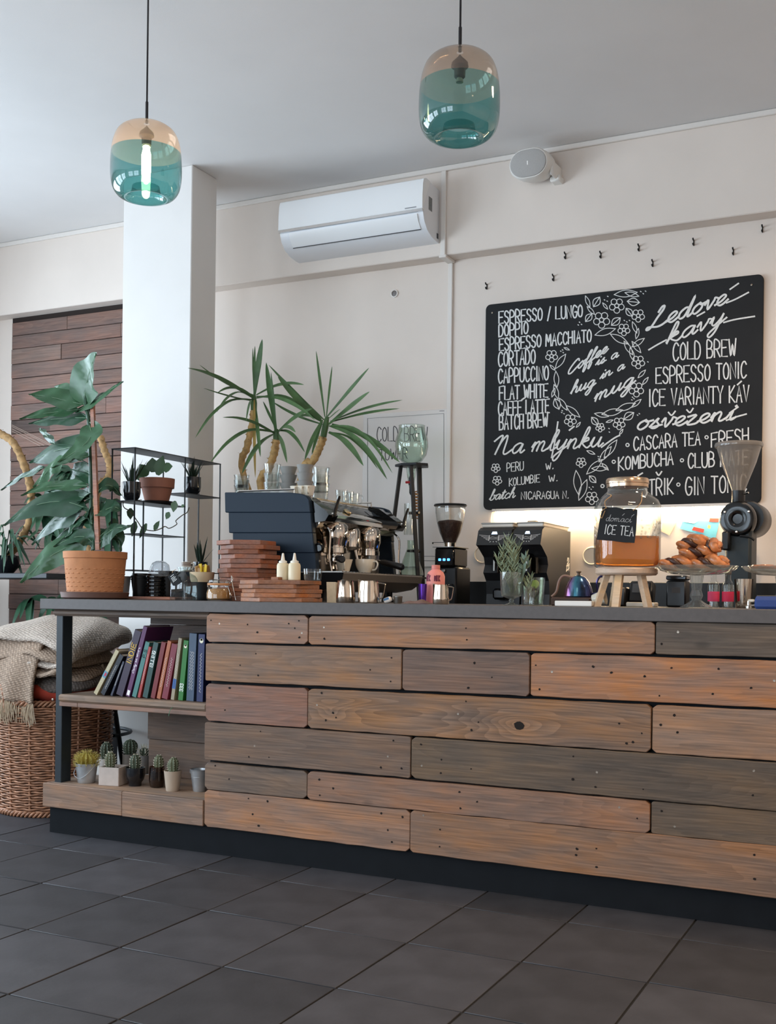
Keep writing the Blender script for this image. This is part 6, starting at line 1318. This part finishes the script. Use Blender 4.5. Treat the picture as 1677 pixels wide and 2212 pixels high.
# fine cords strung from the wall towards the stake
cord = mat('thin_cord', (170, 150, 136), .8)
for k, (a, b) in enumerate((((120, 190), (500, 380)), ((120, 215), (440, 380)), ((120, 235), (400, 385)), ((120, 175), (520, 375)))):
    MB().tube([CD(*a, 5.14), CD(*b, 4.95)], .0016, 5).build('support_cord', cord, dr, world=True)
# ---- high black table with a bowl planter at the far left
tz_ = at(40, 1238, 4.55).z; xt = at(101, 1240, 4.55).x
tb = thing('high_table', (xt - .35, 4.75, 0), 'high black table carrying a dark planter in front of the wall', 'table')
MB().bb((xt - 1.2, 4.55, tz_ - .028), (xt, 5.0, tz_), .003).build('table_top', blk_wood, tb, world=True, smooth=False)
MB().bb((xt - .98, 4.70, 0.02), (xt - .90, 4.85, tz_ - .028)).build('pedestal', blk_wood, tb, world=True, smooth=False); MB().bb((xt - 1.15, 4.60, 0), (xt - .75, 4.95, .02), .003).build('foot_plate', blk_wood, tb, world=True, smooth=False)
bp_ = at(12, 1230, 4.68); t = thing('bowl_planter', (bp_.x, 4.68, tz_), 'dark bowl planter with a twisted trunk and arching leaves on the high table', 'potted plant')
MB().lathe([(0, 0), (.04, 0), (.075, .04), (.082, .10), (.075, .10), (0, .085)], 32).build('bowl', blk_glaze, t)
rd = random.Random(31)
for i in range(18):
    a = rd.uniform(-1.6, 1.0); L_ = rd.uniform(.16, .30); d = Vector((math.cos(a) * .8, math.sin(a) * .5, 0)); b = Vector((0, 0, .09)); h_ = rd.uniform(.0, .18)
    P = spline([b, b + d * L_ * .5 + Vector((0, 0, h_)), b + d * L_ + Vector((0, 0, h_ - rd.uniform(.02, .16)))], 6); m = len(P)
    MB().leaf(P, rd.uniform(.008, .014), Vector((0, -.6, 1)), [min(1, .3 + q / 4) * (1 - (q / (m - 1)) ** 3) + .03 for q in range(m)], .25, 1).build('leaf', leaf_d, t, ang=80)
trunk_([Vector((bp_.x, 4.68, tz_ + .08))] + TR1[1:], .020, par=t, m=bark2, seed=5)

# ================================================================== SHELF BAY: BOOKS AND CACTI
ZS = 0.5785; YBK = 3.622
CBK = lambda x, y: at(190 + x / 6.45, 1330 + y / 6.45, YBK)
page_m = mat('book_pages', (226, 214, 190), .9, noise=.08, nscale=200)
BOOKS = [  # bottom centre, top centre, thickness (enlarged px), colour, label, depth
 ((105, 1070), (402, 490), 80, (222, 204, 158), 'cream paperback with a blue and red band, leaning at the row end', .13, None),
 ((205, 1085), (465, 560), 92, (28, 32, 46), 'black paperback with white spine title next to the cream one', .13, None),
 ((330, 1090), (492, 640), 40, (52, 56, 80), 'slim slate blue paperback with a small red mark', .12, None),
 ((440, 1110), (700, 225), 130, (62, 44, 70), 'dark plum book with yellow INDIE title', .16, ('caps', 'INDIE', .50, .80, .62, (236, 190, 60))),
 ((556, 1110), (800, 160), 78, (108, 46, 104), 'tall purple book with white spine title', .17, ('curs', 'Cesty za vinem', .33, .70, .30, (235, 225, 235))),
 ((645, 1120), (832, 375), 80, (78, 146, 140), 'teal book lettered P.S on the spine', .15, ('caps', 'P.S', .72, .86, .6, (30, 60, 62))),
 ((712, 1115), (862, 440), 48, (204, 66, 62), 'thin bright red book beside the teal one', .14, None),
 ((798, 1118), (948, 380), 92, (42, 84, 80), 'dark green book with white Elling title', .15, ('caps', 'ELLING', .56, .84, .6, (235, 238, 232))),
 ((905, 1145), (1058, 378), 80, (142, 36, 42), 'dark red hardback with plain spine', .15, None),
 ((985, 1150), (1140, 360), 66, (208, 112, 66), 'orange red book with gold spine title', .15, None),
 ((1070, 1160), (1212, 405), 105, (150, 42, 62), 'crimson book with a long white spine title', .15, None),
 ((1180, 1165), (1290, 318), 60, (186, 170, 140), 'tan book with a blue label low on the spine', .16, None),
 ((1292, 1168), (1372, 350), 84, (42, 140, 48), 'bright green book lettered 333 with a pale dot', .16, ('caps', '333', .15, .28, .7, (240, 244, 236))),
 ((1425, 1175), (1470, 250), 128, (74, 96, 124), 'thick blue grey book with two white title lines', .17, None),
 ((1560, 1170), (1590, 260), 110, (34, 44, 104), 'navy book with a white dot beside the counter planks', .17, None)]
px_m = mpp(350, YBK) / 6.45
prev = None
for bi, (b, tp_, th, col, lab, dep, txt) in enumerate(BOOKS):
    pb0 = CBK(*b); pt0 = CBK(*tp_); ang = math.atan2(pt0.x - pb0.x, pt0.z - pb0.z); H = math.hypot(pt0.x - pb0.x, pt0.z - ZS); t_ = th * px_m * math.cos(ang) * .96
    t = thing('book', (pb0.x, YBK, ZS + .0005 + abs(math.sin(ang)) * t_ / 2), lab, 'book', 'books on the middle shelf'); t.rotation_euler = (0, ang, 0)
    cm = mat('book_cloth_%d' % bi, tuple(c * .74 + sum(col) / 3 * .08 for c in col), .5, noise=.06, nscale=40)
    mb = MB(); mb.bb((-t_ / 2, 0, 0), (-t_ / 2 + .002, dep, H)).bb((t_ / 2 - .002, 0, 0), (t_ / 2, dep, H)).bb((-t_ / 2, -.002, 0), (t_ / 2, .0005, H), .0006); mb.build('cover', cm, t, smooth=False)
    MB().bb((-t_ / 2 + .0021, .001, .003), (t_ / 2 - .0021, dep - .004, H - .003)).build('pages', page_m, t, smooth=False)
    def sp_(u, v): return Vector((v * t_, -.0026, u * H))          # u up the spine, v across it
    if txt:
        kind, word, u0, u1, hh, c2 = txt; tm_ = mat('spine_ink_%d' % bi, c2, .6)
        st_ = (caps_line if kind == 'caps' else curs_line)(word, u0 * 100, 0, u1 * 100, 0, hh * (1 if kind == 'caps' else .9))
        st_ = [[(a / 100, hh / 2 + bb) for a, bb in s] for s in st_] if kind == 'caps' else [[(a / 100, .05 + bb) for a, bb in s] for s in st_]
        # ribbons expect one unit on both axes: convert to metres first
        ribbons(MB(), [[(a * H, bb * t_) for a, bb in s] for s in st_], lambda a, bb: Vector((bb, -.0026, a)), .0030 if kind == 'caps' else .0018).build('spine_title', tm_, t, smooth=False)
    elif bi not in (8,):
        rz_ = random.Random(bi); y0_ = rz_.uniform(.12, .3); sq_ = []
        for row in ((-.12, .15) if bi in (13,) else (0,)):
            sq_.append([((y0_ + k * .016) * H, (row + .13 * ((k * 7 + bi) % 3 - 1)) * t_) for k in range(int(30 + 10 * rz_.random()))])
        ribbons(MB(), sq_, lambda a, bb: Vector((bb, -.0026, a)), .0011).build('spine_print', mat('spine_pale', (225, 220, 210), .6), t, smooth=False)
    if bi == 0: MB().add([sp_(.38, -.5), sp_(.38, .5), sp_(.52, .5), sp_(.52, -.5)], [(0, 1, 2, 3)]).build('blue_band', mat('band_blue', (96, 150, 170), .6), t, smooth=False); MB().add([sp_(.42, -.15), sp_(.42, .35), sp_(.49, .35), sp_(.49, -.15)], [(0, 1, 2, 3)]).build('red_mark', mat('band_red', (180, 50, 80), .6), t, smooth=False).location = (0, -.0004, 0)
    if bi == 4: MB().add([sp_(.02, -.3), sp_(.02, .35), sp_(.09, .35), sp_(.09, -.3)], [(0, 1, 2, 3)]).build('white_label', pw_, t, smooth=False)
    if bi == 11: MB().add([sp_(.18, -.5), sp_(.18, .5), sp_(.34, .5), sp_(.34, -.5)], [(0, 1, 2, 3)]).build('blue_label', mat('label_blue', (60, 96, 150), .6), t, smooth=False)
    if bi in (12, 14): ribbons(MB(), [circ(.90 * H, 0, t_ * .16)], lambda a, bb: Vector((bb, -.0027, a)), t_ * .3).build('pale_dot', mat('dot_cream', (232, 226, 200), .6), t, smooth=False)
    if bi == 12: MB().tube(spline([(0, -.003, .0), (.002, -.02, -.012), (-.002, -.055, -.03), (-.008, -.058, -.06)], 5), .0016, 5, flat=.4).build('ribbon_marker', mat('ribbon_green', (60, 96, 66), .7), t)
# ---- cacti on the bottom shelf
ZK = 0.2057
cac = mat('cactus_green', (92, 98, 74), .6, noise=.2, nscale=40); cac_d = mat('cactus_dark', (70, 80, 64), .6, noise=.2, nscale=40); cac_y = mat('cactus_yellow', (150, 134, 56), .7, noise=.25, nscale=60); spine_m = mat('cactus_spine', (240, 234, 214), .7)
zinc = mat('zinc_bucket', (176, 178, 180), .32, metal=.6, noise=.08, nscale=30)
def cactus_body(mb, r, h, ribs=9, z0=0.0, x=0.0, y=0.0):
    n = ribs * 6; rings = []
    for k in range(13):
        q = k / 12; rr_ = r * (math.sin(math.pi * min(.5, .2 + q * .5)) if q < .6 else math.cos((q - .6) / .4 * math.pi / 2) ** .55 if q < 1 else .02)
        rings.append([(x + math.cos(2 * math.pi * i / n) * max(rr_, .001) * (1 + .13 * math.cos(ribs * 2 * math.pi * i / n)), y + math.sin(2 * math.pi * i / n) * max(rr_, .001) * (1 + .13 * math.cos(ribs * 2 * math.pi * i / n)), z0 + h * q) for i in range(n)])
    return loft(mb, rings)
def spines(mb, r, h, ribs, z0, L_, rows=7, x=0.0, y=0.0, seed=1, thin=.0011):
    r_ = random.Random(seed)
    for i in range(ribs):
        a = 2 * math.pi * i / ribs
        for k in range(rows):
            q = (k + .8) / rows; rr_ = r * 1.12 * (1 if q < .6 else max(.05, math.cos((q - .6) / .4 * math.pi / 2) ** .55)); c = Vector((x + math.cos(a) * rr_, y + math.sin(a) * rr_, z0 + h * q * .97))
            for s in range(3):
                d = Vector((math.cos(a) + r_.uniform(-.7, .7), math.sin(a) + r_.uniform(-.7, .7), r_.uniform(-.3, .9) + q)).normalized(); mb.tube([c, c + d * L_], thin, 3, rs=[thin, thin * .3])
    return mb
def pot_thing(px, py, label, cat='potted cactus', z=ZK):
    p = atz(px, py, z); return thing('potted_cactus', (p.x, p.y, z), label, cat, 'cacti on the bottom shelf'), mpp(px, p.y)
def add_cactus(t, r, h, z0, m, ribs=9, L_=.006, x=0.0, y=0.0, seed=1, rows=7, sm=None):
    cb_ = cactus_body(MB(), r, h, ribs, z0, x, y).build('cactus', m, t, ang=60); tag(spines(MB(), r, h, ribs, z0, L_, rows, x, y, seed).build('spines', sm or spine_m, cb_), kind='stuff')
def soil_disc(t, r, z): MB().lathe([(0, z + .002), (r, z)], 20).build('soil', soil, t)
def bucket(t, r0, r1, h):
    MB().lathe(open_prof(r0, r1, h, .0015), 32).build('bucket', zinc, t); MB().lathe([(r1, h - .002), (r1 + .002, h), (r1, h + .002), (r1 - .002, h)], 32).build('rolled_rim', zinc, t)
    soil_disc(t, r1 - .004, h - .008)
t, m = pot_thing(187, 1690, 'round yellow barrel cactus in a zinc bucket'); bucket(t, .036, .046, .080); MB().tube(spline([(-.046, 0, .076), (-.034, -.040, .04), (0, -.046, .022), (.034, -.040, .04), (.046, 0, .076)], 6), .0014, 6).build('wire_handle', zinc, t)
add_cactus(t, .040, .062, .066, cac_y, 14, .016, seed=2, rows=8, sm=mat('spine_yellow', (196, 180, 104), .7))
t, m = pot_thing(246, 1694, 'short ribbed cactus in a square pale concrete pot'); t.rotation_euler = (0, 0, R(12))
loft(MB(), [sq(.044, 0, .08), sq(.046, .002, .08), sq(.046, .076, .08), sq(.040, .076, .08), sq(.040, .062, .08)]).build('square_pot', mat('pale_concrete', (186, 174, 166), .85, noise=.06, nscale=40, bump=.1), t, smooth=False); soil_disc(t, .036, .066)
add_cactus(t, .020, .075, .062, cac, 10, .005, -.012, -.01, seed=3)
t, m = pot_thing(222, 1672, 'cactus in a round white pot behind the square concrete pot'); MB().lathe(open_prof(.034, .036, .070, .003, bulge=.004), 28).build('pot', white_cer, t); soil_disc(t, .032, .062); add_cactus(t, .024, .085, .06, cac_d, 10, .004, seed=4, x=.02)
t, m = pot_thing(292, 1697, 'ribbed cactus in a footed black ceramic pot'); MB().lathe([(0, 0), (.026, 0), (.027, .014), (.036, .026), (.041, .045), (.041, .076), (.037, .076), (.035, .06), (0, .06)], 32).build('pot', blk_glaze, t); soil_disc(t, .036, .066); add_cactus(t, .020, .070, .062, cac_d, 9, .005, seed=5)
t, m = pot_thing(281, 1671, 'large dark paddle cactus in a taupe cylinder pot'); MB().lathe(open_prof(.034, .034, .088, .003), 28).build('pot', mat('taupe_pot', (112, 104, 96), .7), t); soil_disc(t, .031, .08); add_cactus(t, .029, .075, .078, cac_d, 12, .003, seed=6)
t, m = pot_thing(311, 1671, 'spiky little cactus in a tall grey pot near the back boards'); MB().lathe(open_prof(.026, .028, .082, .003), 28).build('pot', mat('ash_pot', (120, 116, 112), .7), t); soil_disc(t, .025, .074); add_cactus(t, .018, .045, .072, cac_d, 9, .022, seed=7, rows=4)
t, m = pot_thing(339, 1700, 'cactus in a smoky brown glass cup'); MB().lathe([(0, .001), (.026, .001), (.029, .004), (.033, .03), (.031, .085), (.029, .085), (.031, .03)], 32).build('glass_pot', glass('brown_glass', (196, 168, 150)), t); MB().lathe([(0, .004), (.027, .004), (.031, .03), (.029, .062), (0, .064)], 28).build('soil', soil, t); add_cactus(t, .018, .075, .06, cac, 9, .004, .008, 0, seed=8)
t, m = pot_thing(373, 1708, 'twin ribbed cactus in a smooth beige pot'); MB().lathe(open_prof(.027, .036, .082, .003), 32).build('pot', mat('beige_pot', (176, 158, 140), .6), t); soil_disc(t, .033, .074); add_cactus(t, .019, .068, .07, cac, 8, .003, .006, -.004, seed=9); add_cactus(t, .014, .055, .07, cac, 8, .003, -.014, .008, seed=10)
t, m = pot_thing(431, 1709, 'empty zinc bucket of soil with ring handle beside the planks'); bucket(t, .026, .038, .088); MB().lathe([(.034, .058), (.0345, .060), (.034, .062)], 28).build('hoop', zinc, t); MB().tube(spline([(-.038, 0, .086), (-.046, -.002, .08), (-.044, -.002, .07), (-.037, 0, .074)], 5), .0016, 6).build('ring_handle', zinc, t)

# ================================================================== BASKET, BLANKETS, STOOL
wick = mat('wicker', (158, 112, 84), .45, noise=.4, nscale=45, spec=.5); bc0 = Vector((-3.70, 3.995, 0)); HB = .515
bk = thing('wicker_basket', bc0, 'large round wicker hamper standing beside the shelf bay', 'basket')
NS = 30; rows = 44
def br(z): return .245 + .018 * (z / HB)
for grp in range(2):
    mb = MB()
    for r_ in range(grp, rows, 2):
        z = .012 + r_ * (HB - .03) / rows; n = NS * 4; vs = []; ph = math.pi * (r_ % 2)
        pts = []
        for k in range(n):
            a = 2 * math.pi * k / n; rr_ = br(z) + .0050 * math.cos(a * NS / 2 + ph); pts.append((math.cos(a) * rr_, math.sin(a) * rr_, z + .0015 * math.sin(a * NS / 2 * 1.7 + r_)))
        k0 = len(mb.v); m4 = 5
        for k in range(n):
            p = Vector(pts[k]); nx = Vector((p.x, p.y, 0)).normalized()
            for q in range(m4): aa = 2 * math.pi * q / m4; mb.v.append(p + nx * math.cos(aa) * .0046 + Vector((0, 0, math.sin(aa) * .0050)))
        for k in range(n):
            l = (k + 1) % n
            for q in range(m4): s = (q + 1) % m4; mb.f.append((k0 + k * m4 + q, k0 + k * m4 + s, k0 + l * m4 + s, k0 + l * m4 + q))
    tag(mb.build('woven_strands', wick, bk, ang=80), kind='stuff')
mb = MB()
for k in range(NS // 2): a = 2 * math.pi * (k + .0) / (NS / 2); mb.tube([(math.cos(a) * br(0), math.sin(a) * br(0), .0), (math.cos(a) * br(HB), math.sin(a) * br(HB), HB - .01)], .0055, 6)
tag(mb.build('stakes', wick, bk), kind='stuff')
for z, nm in ((.012, 'foot_braid'), (HB - .008, 'rim_braid')):
    mb = MB()
    for s in range(3): mb.tube([(math.cos(a) * (br(z) + .010 * math.cos(a * 26 + s * 2.09)), math.sin(a) * (br(z) + .010 * math.cos(a * 26 + s * 2.09)), z + .010 * math.sin(a * 26 + s * 2.09)) for a in [2 * math.pi * k / 240 for k in range(241)]], .0065, 5, cap=False)
    tag(mb.build(nm, wick, bk, ang=80), kind='stuff')
MB().lathe([(0, .006), (.24, .006)], 32).build('bottom', wick, bk)
MB().lathe([(br(.02) - .008, .01), (br(HB) - .008, HB - .02)], 48).build('lining', mat('basket_dark', (58, 40, 32), .9), bk)
for a in (-112, 60):
    d = Vector((math.cos(R(a)), math.sin(R(a)), 0)); u = Vector((-d.y, d.x, 0)); P = spline([d * .268 - u * .075 + Vector((0, 0, HB - .05)), d * .275 - u * .065 + Vector((0, 0, HB + .04)), d * .272 - u * .025 + Vector((0, 0, HB + .09)), d * .272 + u * .025 + Vector((0, 0, HB + .09)), d * .275 + u * .065 + Vector((0, 0, HB + .04)), d * .268 + u * .075 + Vector((0, 0, HB - .05))], 8)
    mb = MB()
    for s in range(3):
        mb.tube([p + d * (.006 * math.cos(i * .9 + s * 2.09)) + Vector((0, 0, .006 * math.sin(i * .9 + s * 2.09))) for i, p in enumerate(P)], .006, 6)
    tag(mb.build('handle', wick, bk, ang=80), kind='stuff')
def knit(name, col, sc=130.0, c2=None):
    m = mat(name, col, .95, noise=.10, nscale=6, spec=.1); nt = m.node_tree; N = nt.nodes; L = nt.links; b = N['Principled BSDF']; tc = N.new('ShaderNodeTexCoord')
    vo = N.new('ShaderNodeTexVoronoi'); vo.inputs['Scale'].default_value = sc; vo.inputs['Randomness'].default_value = .25; mp = N.new('ShaderNodeMapping'); mp.inputs['Scale'].default_value = (1, 1, 1.5); mp.inputs['Rotation'].default_value = (0, .4, .5)
    L.new(tc.outputs['Object'], mp.inputs['Vector']); L.new(mp.outputs[0], vo.inputs['Vector'])
    bp = N.new('ShaderNodeBump'); bp.inputs['Strength'].default_value = .9; bp.inputs['Distance'].default_value = .006; bp.invert = True; L.new(vo.outputs['Distance'], bp.inputs['Height']); L.new(bp.outputs[0], b.inputs['Normal'])
    src = b.inputs['Base Color'].links[0].from_socket; mx = N.new('ShaderNodeMix'); mx.data_type = 'RGBA'; mx.blend_type = 'MULTIPLY'; mx.inputs[0].default_value = 1
    mr = N.new('ShaderNodeMapRange'); mr.inputs['From Min'].default_value = .15; mr.inputs['From Max'].default_value = .6; mr.inputs['To Min'].default_value = 1.08; mr.inputs['To Max'].default_value = .62; L.new(vo.outputs['Distance'], mr.inputs['Value'])  # shade of the stitch hollows put into the colour, following the bump
    L.new(src, mx.inputs[6]); L.new(mr.outputs['Result'], mx.inputs[7]); L.new(mx.outputs[2], b.inputs['Base Color'])
    return m
def slab(mb, c, rx, ry, h, tilt=(0, 0), seed=0, n=40, k=12, droop=0.0, e=3.2):
    """soft folded layer: rounded slab, edges rolled over and drooping"""
    r_ = random.Random(seed); ph = [r_.uniform(0, 6.28) for _ in range(6)]; rings = []
    for j in range(-k, k + 1):
        v = j / k * math.pi / 2; cz = math.sin(v); cr = max(math.cos(v), .0) ** .35; ring = []
        for i in range(n):
            a = 2 * math.pi * i / n; ca, sa = math.cos(a), math.sin(a); f = (abs(ca) ** e + abs(sa) ** e) ** (-1 / e)
            x = ca * f * rx * (.2 + .8 * cr) if abs(j) < k else ca * f * rx * .02; y = sa * f * ry * (.2 + .8 * cr) if abs(j) < k else sa * f * ry * .02
            q = (x / rx) ** 2 + (y / ry) ** 2
            z = cz * h / 2 - droop * q + .006 * math.sin(x * 24 + ph[0]) * math.sin(y * 19 + ph[1]) + .008 * math.sin(x * 11 + y * 8 + ph[2]) + tilt[0] * x + tilt[1] * y
            ring.append((c[0] + x + .006 * math.sin(z * 60 + a * 3 + ph[3]), c[1] + y + .006 * math.sin(a * 5 + ph[4]), c[2] + z))
        rings.append(ring)
    return loft(mb, rings)
def fringe(par, pts, L_, m, seed, name='fringe', spread=.012):
    r_ = random.Random(seed); mb = MB()
    for p in pts:
        p = Vector(p)
        for s in range(7):
            o_ = Vector((r_.uniform(-spread, spread), r_.uniform(-.008, .004), r_.uniform(-.012, .004))); l = L_ * r_.uniform(.7, 1.1)
            mb.tube(spline([p + o_ * .3, p + o_ + Vector((r_.uniform(-.006, .006), -.004, -l * .5)), p + o_ * 1.5 + Vector((r_.uniform(-.008, .008), .0, -l))], 3), .0019, 4)
    return tag(mb.build(name, m, par, world=True), kind='stuff')
x0_, y0_ = bc0.x, bc0.y
red_m = mat('red_patterned_cloth', (170, 64, 48), .9, noise=.5, nscale=9); grey_k = knit('grey_waffle_knit', (128, 118, 112), 75); cream_k = knit('cream_waffle_knit', (214, 198, 184), 72); tan_k = knit('tan_waffle_knit', (190, 166, 146), 72); yarn = mat('yarn_beige', (196, 178, 154), .95)
t = thing('folded_blanket', (x0_, y0_, HB - .02), 'red patterned blanket at the bottom of the basket pile', 'blanket', 'blankets on the basket'); slab(MB(), (x0_ - .02, y0_ - .01, HB + .035), .235, .215, .10, seed=3).build('fold_layer', red_m, t, world=True, ang=80)
t = thing('folded_blanket', (x0_, y0_, HB + .08), 'grey brown knitted blanket in the middle of the basket pile', 'blanket', 'blankets on the basket')
slab(MB(), (x0_ + .045, y0_ + .01, HB + .125), .245, .22, .075, seed=5, droop=.03, tilt=(-.05, .1)).build('fold_layer', grey_k, t, world=True, ang=80)
slab(MB(), (x0_ + .06, y0_ + .02, HB + .175), .225, .21, .05, seed=6, droop=.035, tilt=(-.06, .1)).build('fold_layer', tan_k, t, world=True, ang=80)
fp_ = [at(150 + k * 9, 1430 + 4 * math.sin(k), 4.02) for k in range(9)]; fringe(t, fp_, .085, yarn, 2)
t = thing('folded_blanket', (x0_, y0_, HB + .2), 'cream waffle knit throw with fringe on top of the basket', 'blanket', 'blankets on the basket')
slab(MB(), (x0_ - .01, y0_, HB + .245), .27, .24, .07, seed=8, droop=.05, tilt=(-.05, .06)).build('fold_layer', tan_k, t, world=True, ang=80)
def sheet_fold(name, path, m, yf=3.735, yb=4.20, drop=.10, th=.016, seed=1):
    r_ = random.Random(seed); S = spline([at(x, y, 4.04) for x, y in path], 6); nv = 14; vs_ = []
    for i, p in enumerate(S):
        for j in range(nv):
            v = j / (nv - 1); y = yf + (yb - yf) * v + .012 * math.sin(i * .5 + seed)
            k = 1 - v
            vs_.append((min(p.x, -3.385) - .10 * max(0, v - .6) + .006 * math.sin(v * 9 + i * .4), y, p.z - drop * k ** 2.2 + .05 * (v - .3) * .3 + .005 * math.sin(i * .7 + v * 7 + seed)))
    return MB().add(vs_, [(i * nv + j, (i + 1) * nv + j, (i + 1) * nv + j + 1, i * nv + j + 1) for i in range(len(S) - 1) for j in range(nv - 1)]).build(name, m, t, world=True, ang=80, solid=th)
sheet_fold('folded_sheet', [(-46, 1420), (-10, 1392), (30, 1352), (90, 1338), (160, 1342), (222, 1356), (246, 1376), (240, 1396), (205, 1396), (165, 1392)], cream_k, drop=.075, seed=2)
sheet_fold('folded_sheet', [(-40, 1448), (0, 1424), (50, 1396), (110, 1372), (170, 1366), (215, 1380), (226, 1398), (208, 1410), (170, 1408)], tan_k, yf=3.728, drop=.085, seed=4)
# front drape hanging over the rim
mb = MB(); n1, n2 = 26, 18; vs = []
for i in range(n1):
    for j in range(n2):
        u = i / (n1 - 1); v = j / (n2 - 1); xx = x0_ - .30 + u * .44; edge = 1 - .55 * abs(u - .55) * 1.6
        zz = HB + .29 - v * (.235 + .06 * u) - .03 * (1 - u); yy = y0_ - .215 - .055 * math.sin(v * 1.9) + .014 * math.sin(u * 14 + v * 2) * v - .012 * math.sin(v * 3)
        vs.append((xx + .02 * v * math.sin(u * 5), yy, zz))
mb.add(vs, [(i * n2 + j, (i + 1) * n2 + j, (i + 1) * n2 + j + 1, i * n2 + j + 1) for i in range(n1 - 1) for j in range(n2 - 1)]); mb.build('front_drape', tan_k, t, world=True, ang=80, solid=.012)
fringe(t, [vs[i * n2 + n2 - 1] for i in range(6, n1)], .085, yarn, 4)
pz_ = at(162, 1525, 3.985); pz_.x = min(pz_.x, -3.40)
mb = MB(); rt = random.Random(6)
for s in range(26): mb.tube(spline([pz_ + Vector((0, 0, .01)), pz_ + Vector((rt.uniform(-.012, .012), rt.uniform(-.01, .01), -.02)), pz_ + Vector((rt.uniform(-.026, .026), rt.uniform(-.012, .012), -.075))], 3), .0018, 4)
tag(mb.build('tassel', yarn, t, world=True), kind='stuff')
# bar stool
bs0 = Vector((-3.78, 4.30, 0)); zs0 = .82; st = thing('bar_stool', bs0, 'black steel bar stool with dark round seat behind the basket', 'stool')
MB().lathe([(0, zs0 - .03), (.135, zs0 - .03), (.142, zs0 - .024), (.142, zs0 - .004), (.136, zs0), (0, zs0)], 40).build('seat', mat('dark_seat', (70, 70, 72), .5), st)
for a in (-3, 150, 210): d = Vector((math.cos(R(a)), math.sin(R(a)), 0)); MB().tube([d * .11 + Vector((0, 0, zs0 - .03)), d * .28], .0125, 8).build('leg', steel_blk, st)
MB().tube([(math.cos(a) * .215, math.sin(a) * .215, .315) for a in [R(-12 + 204 * k / 32) for k in range(33)]], .009, 8, cap=False).build('foot_ring', steel_blk, st)
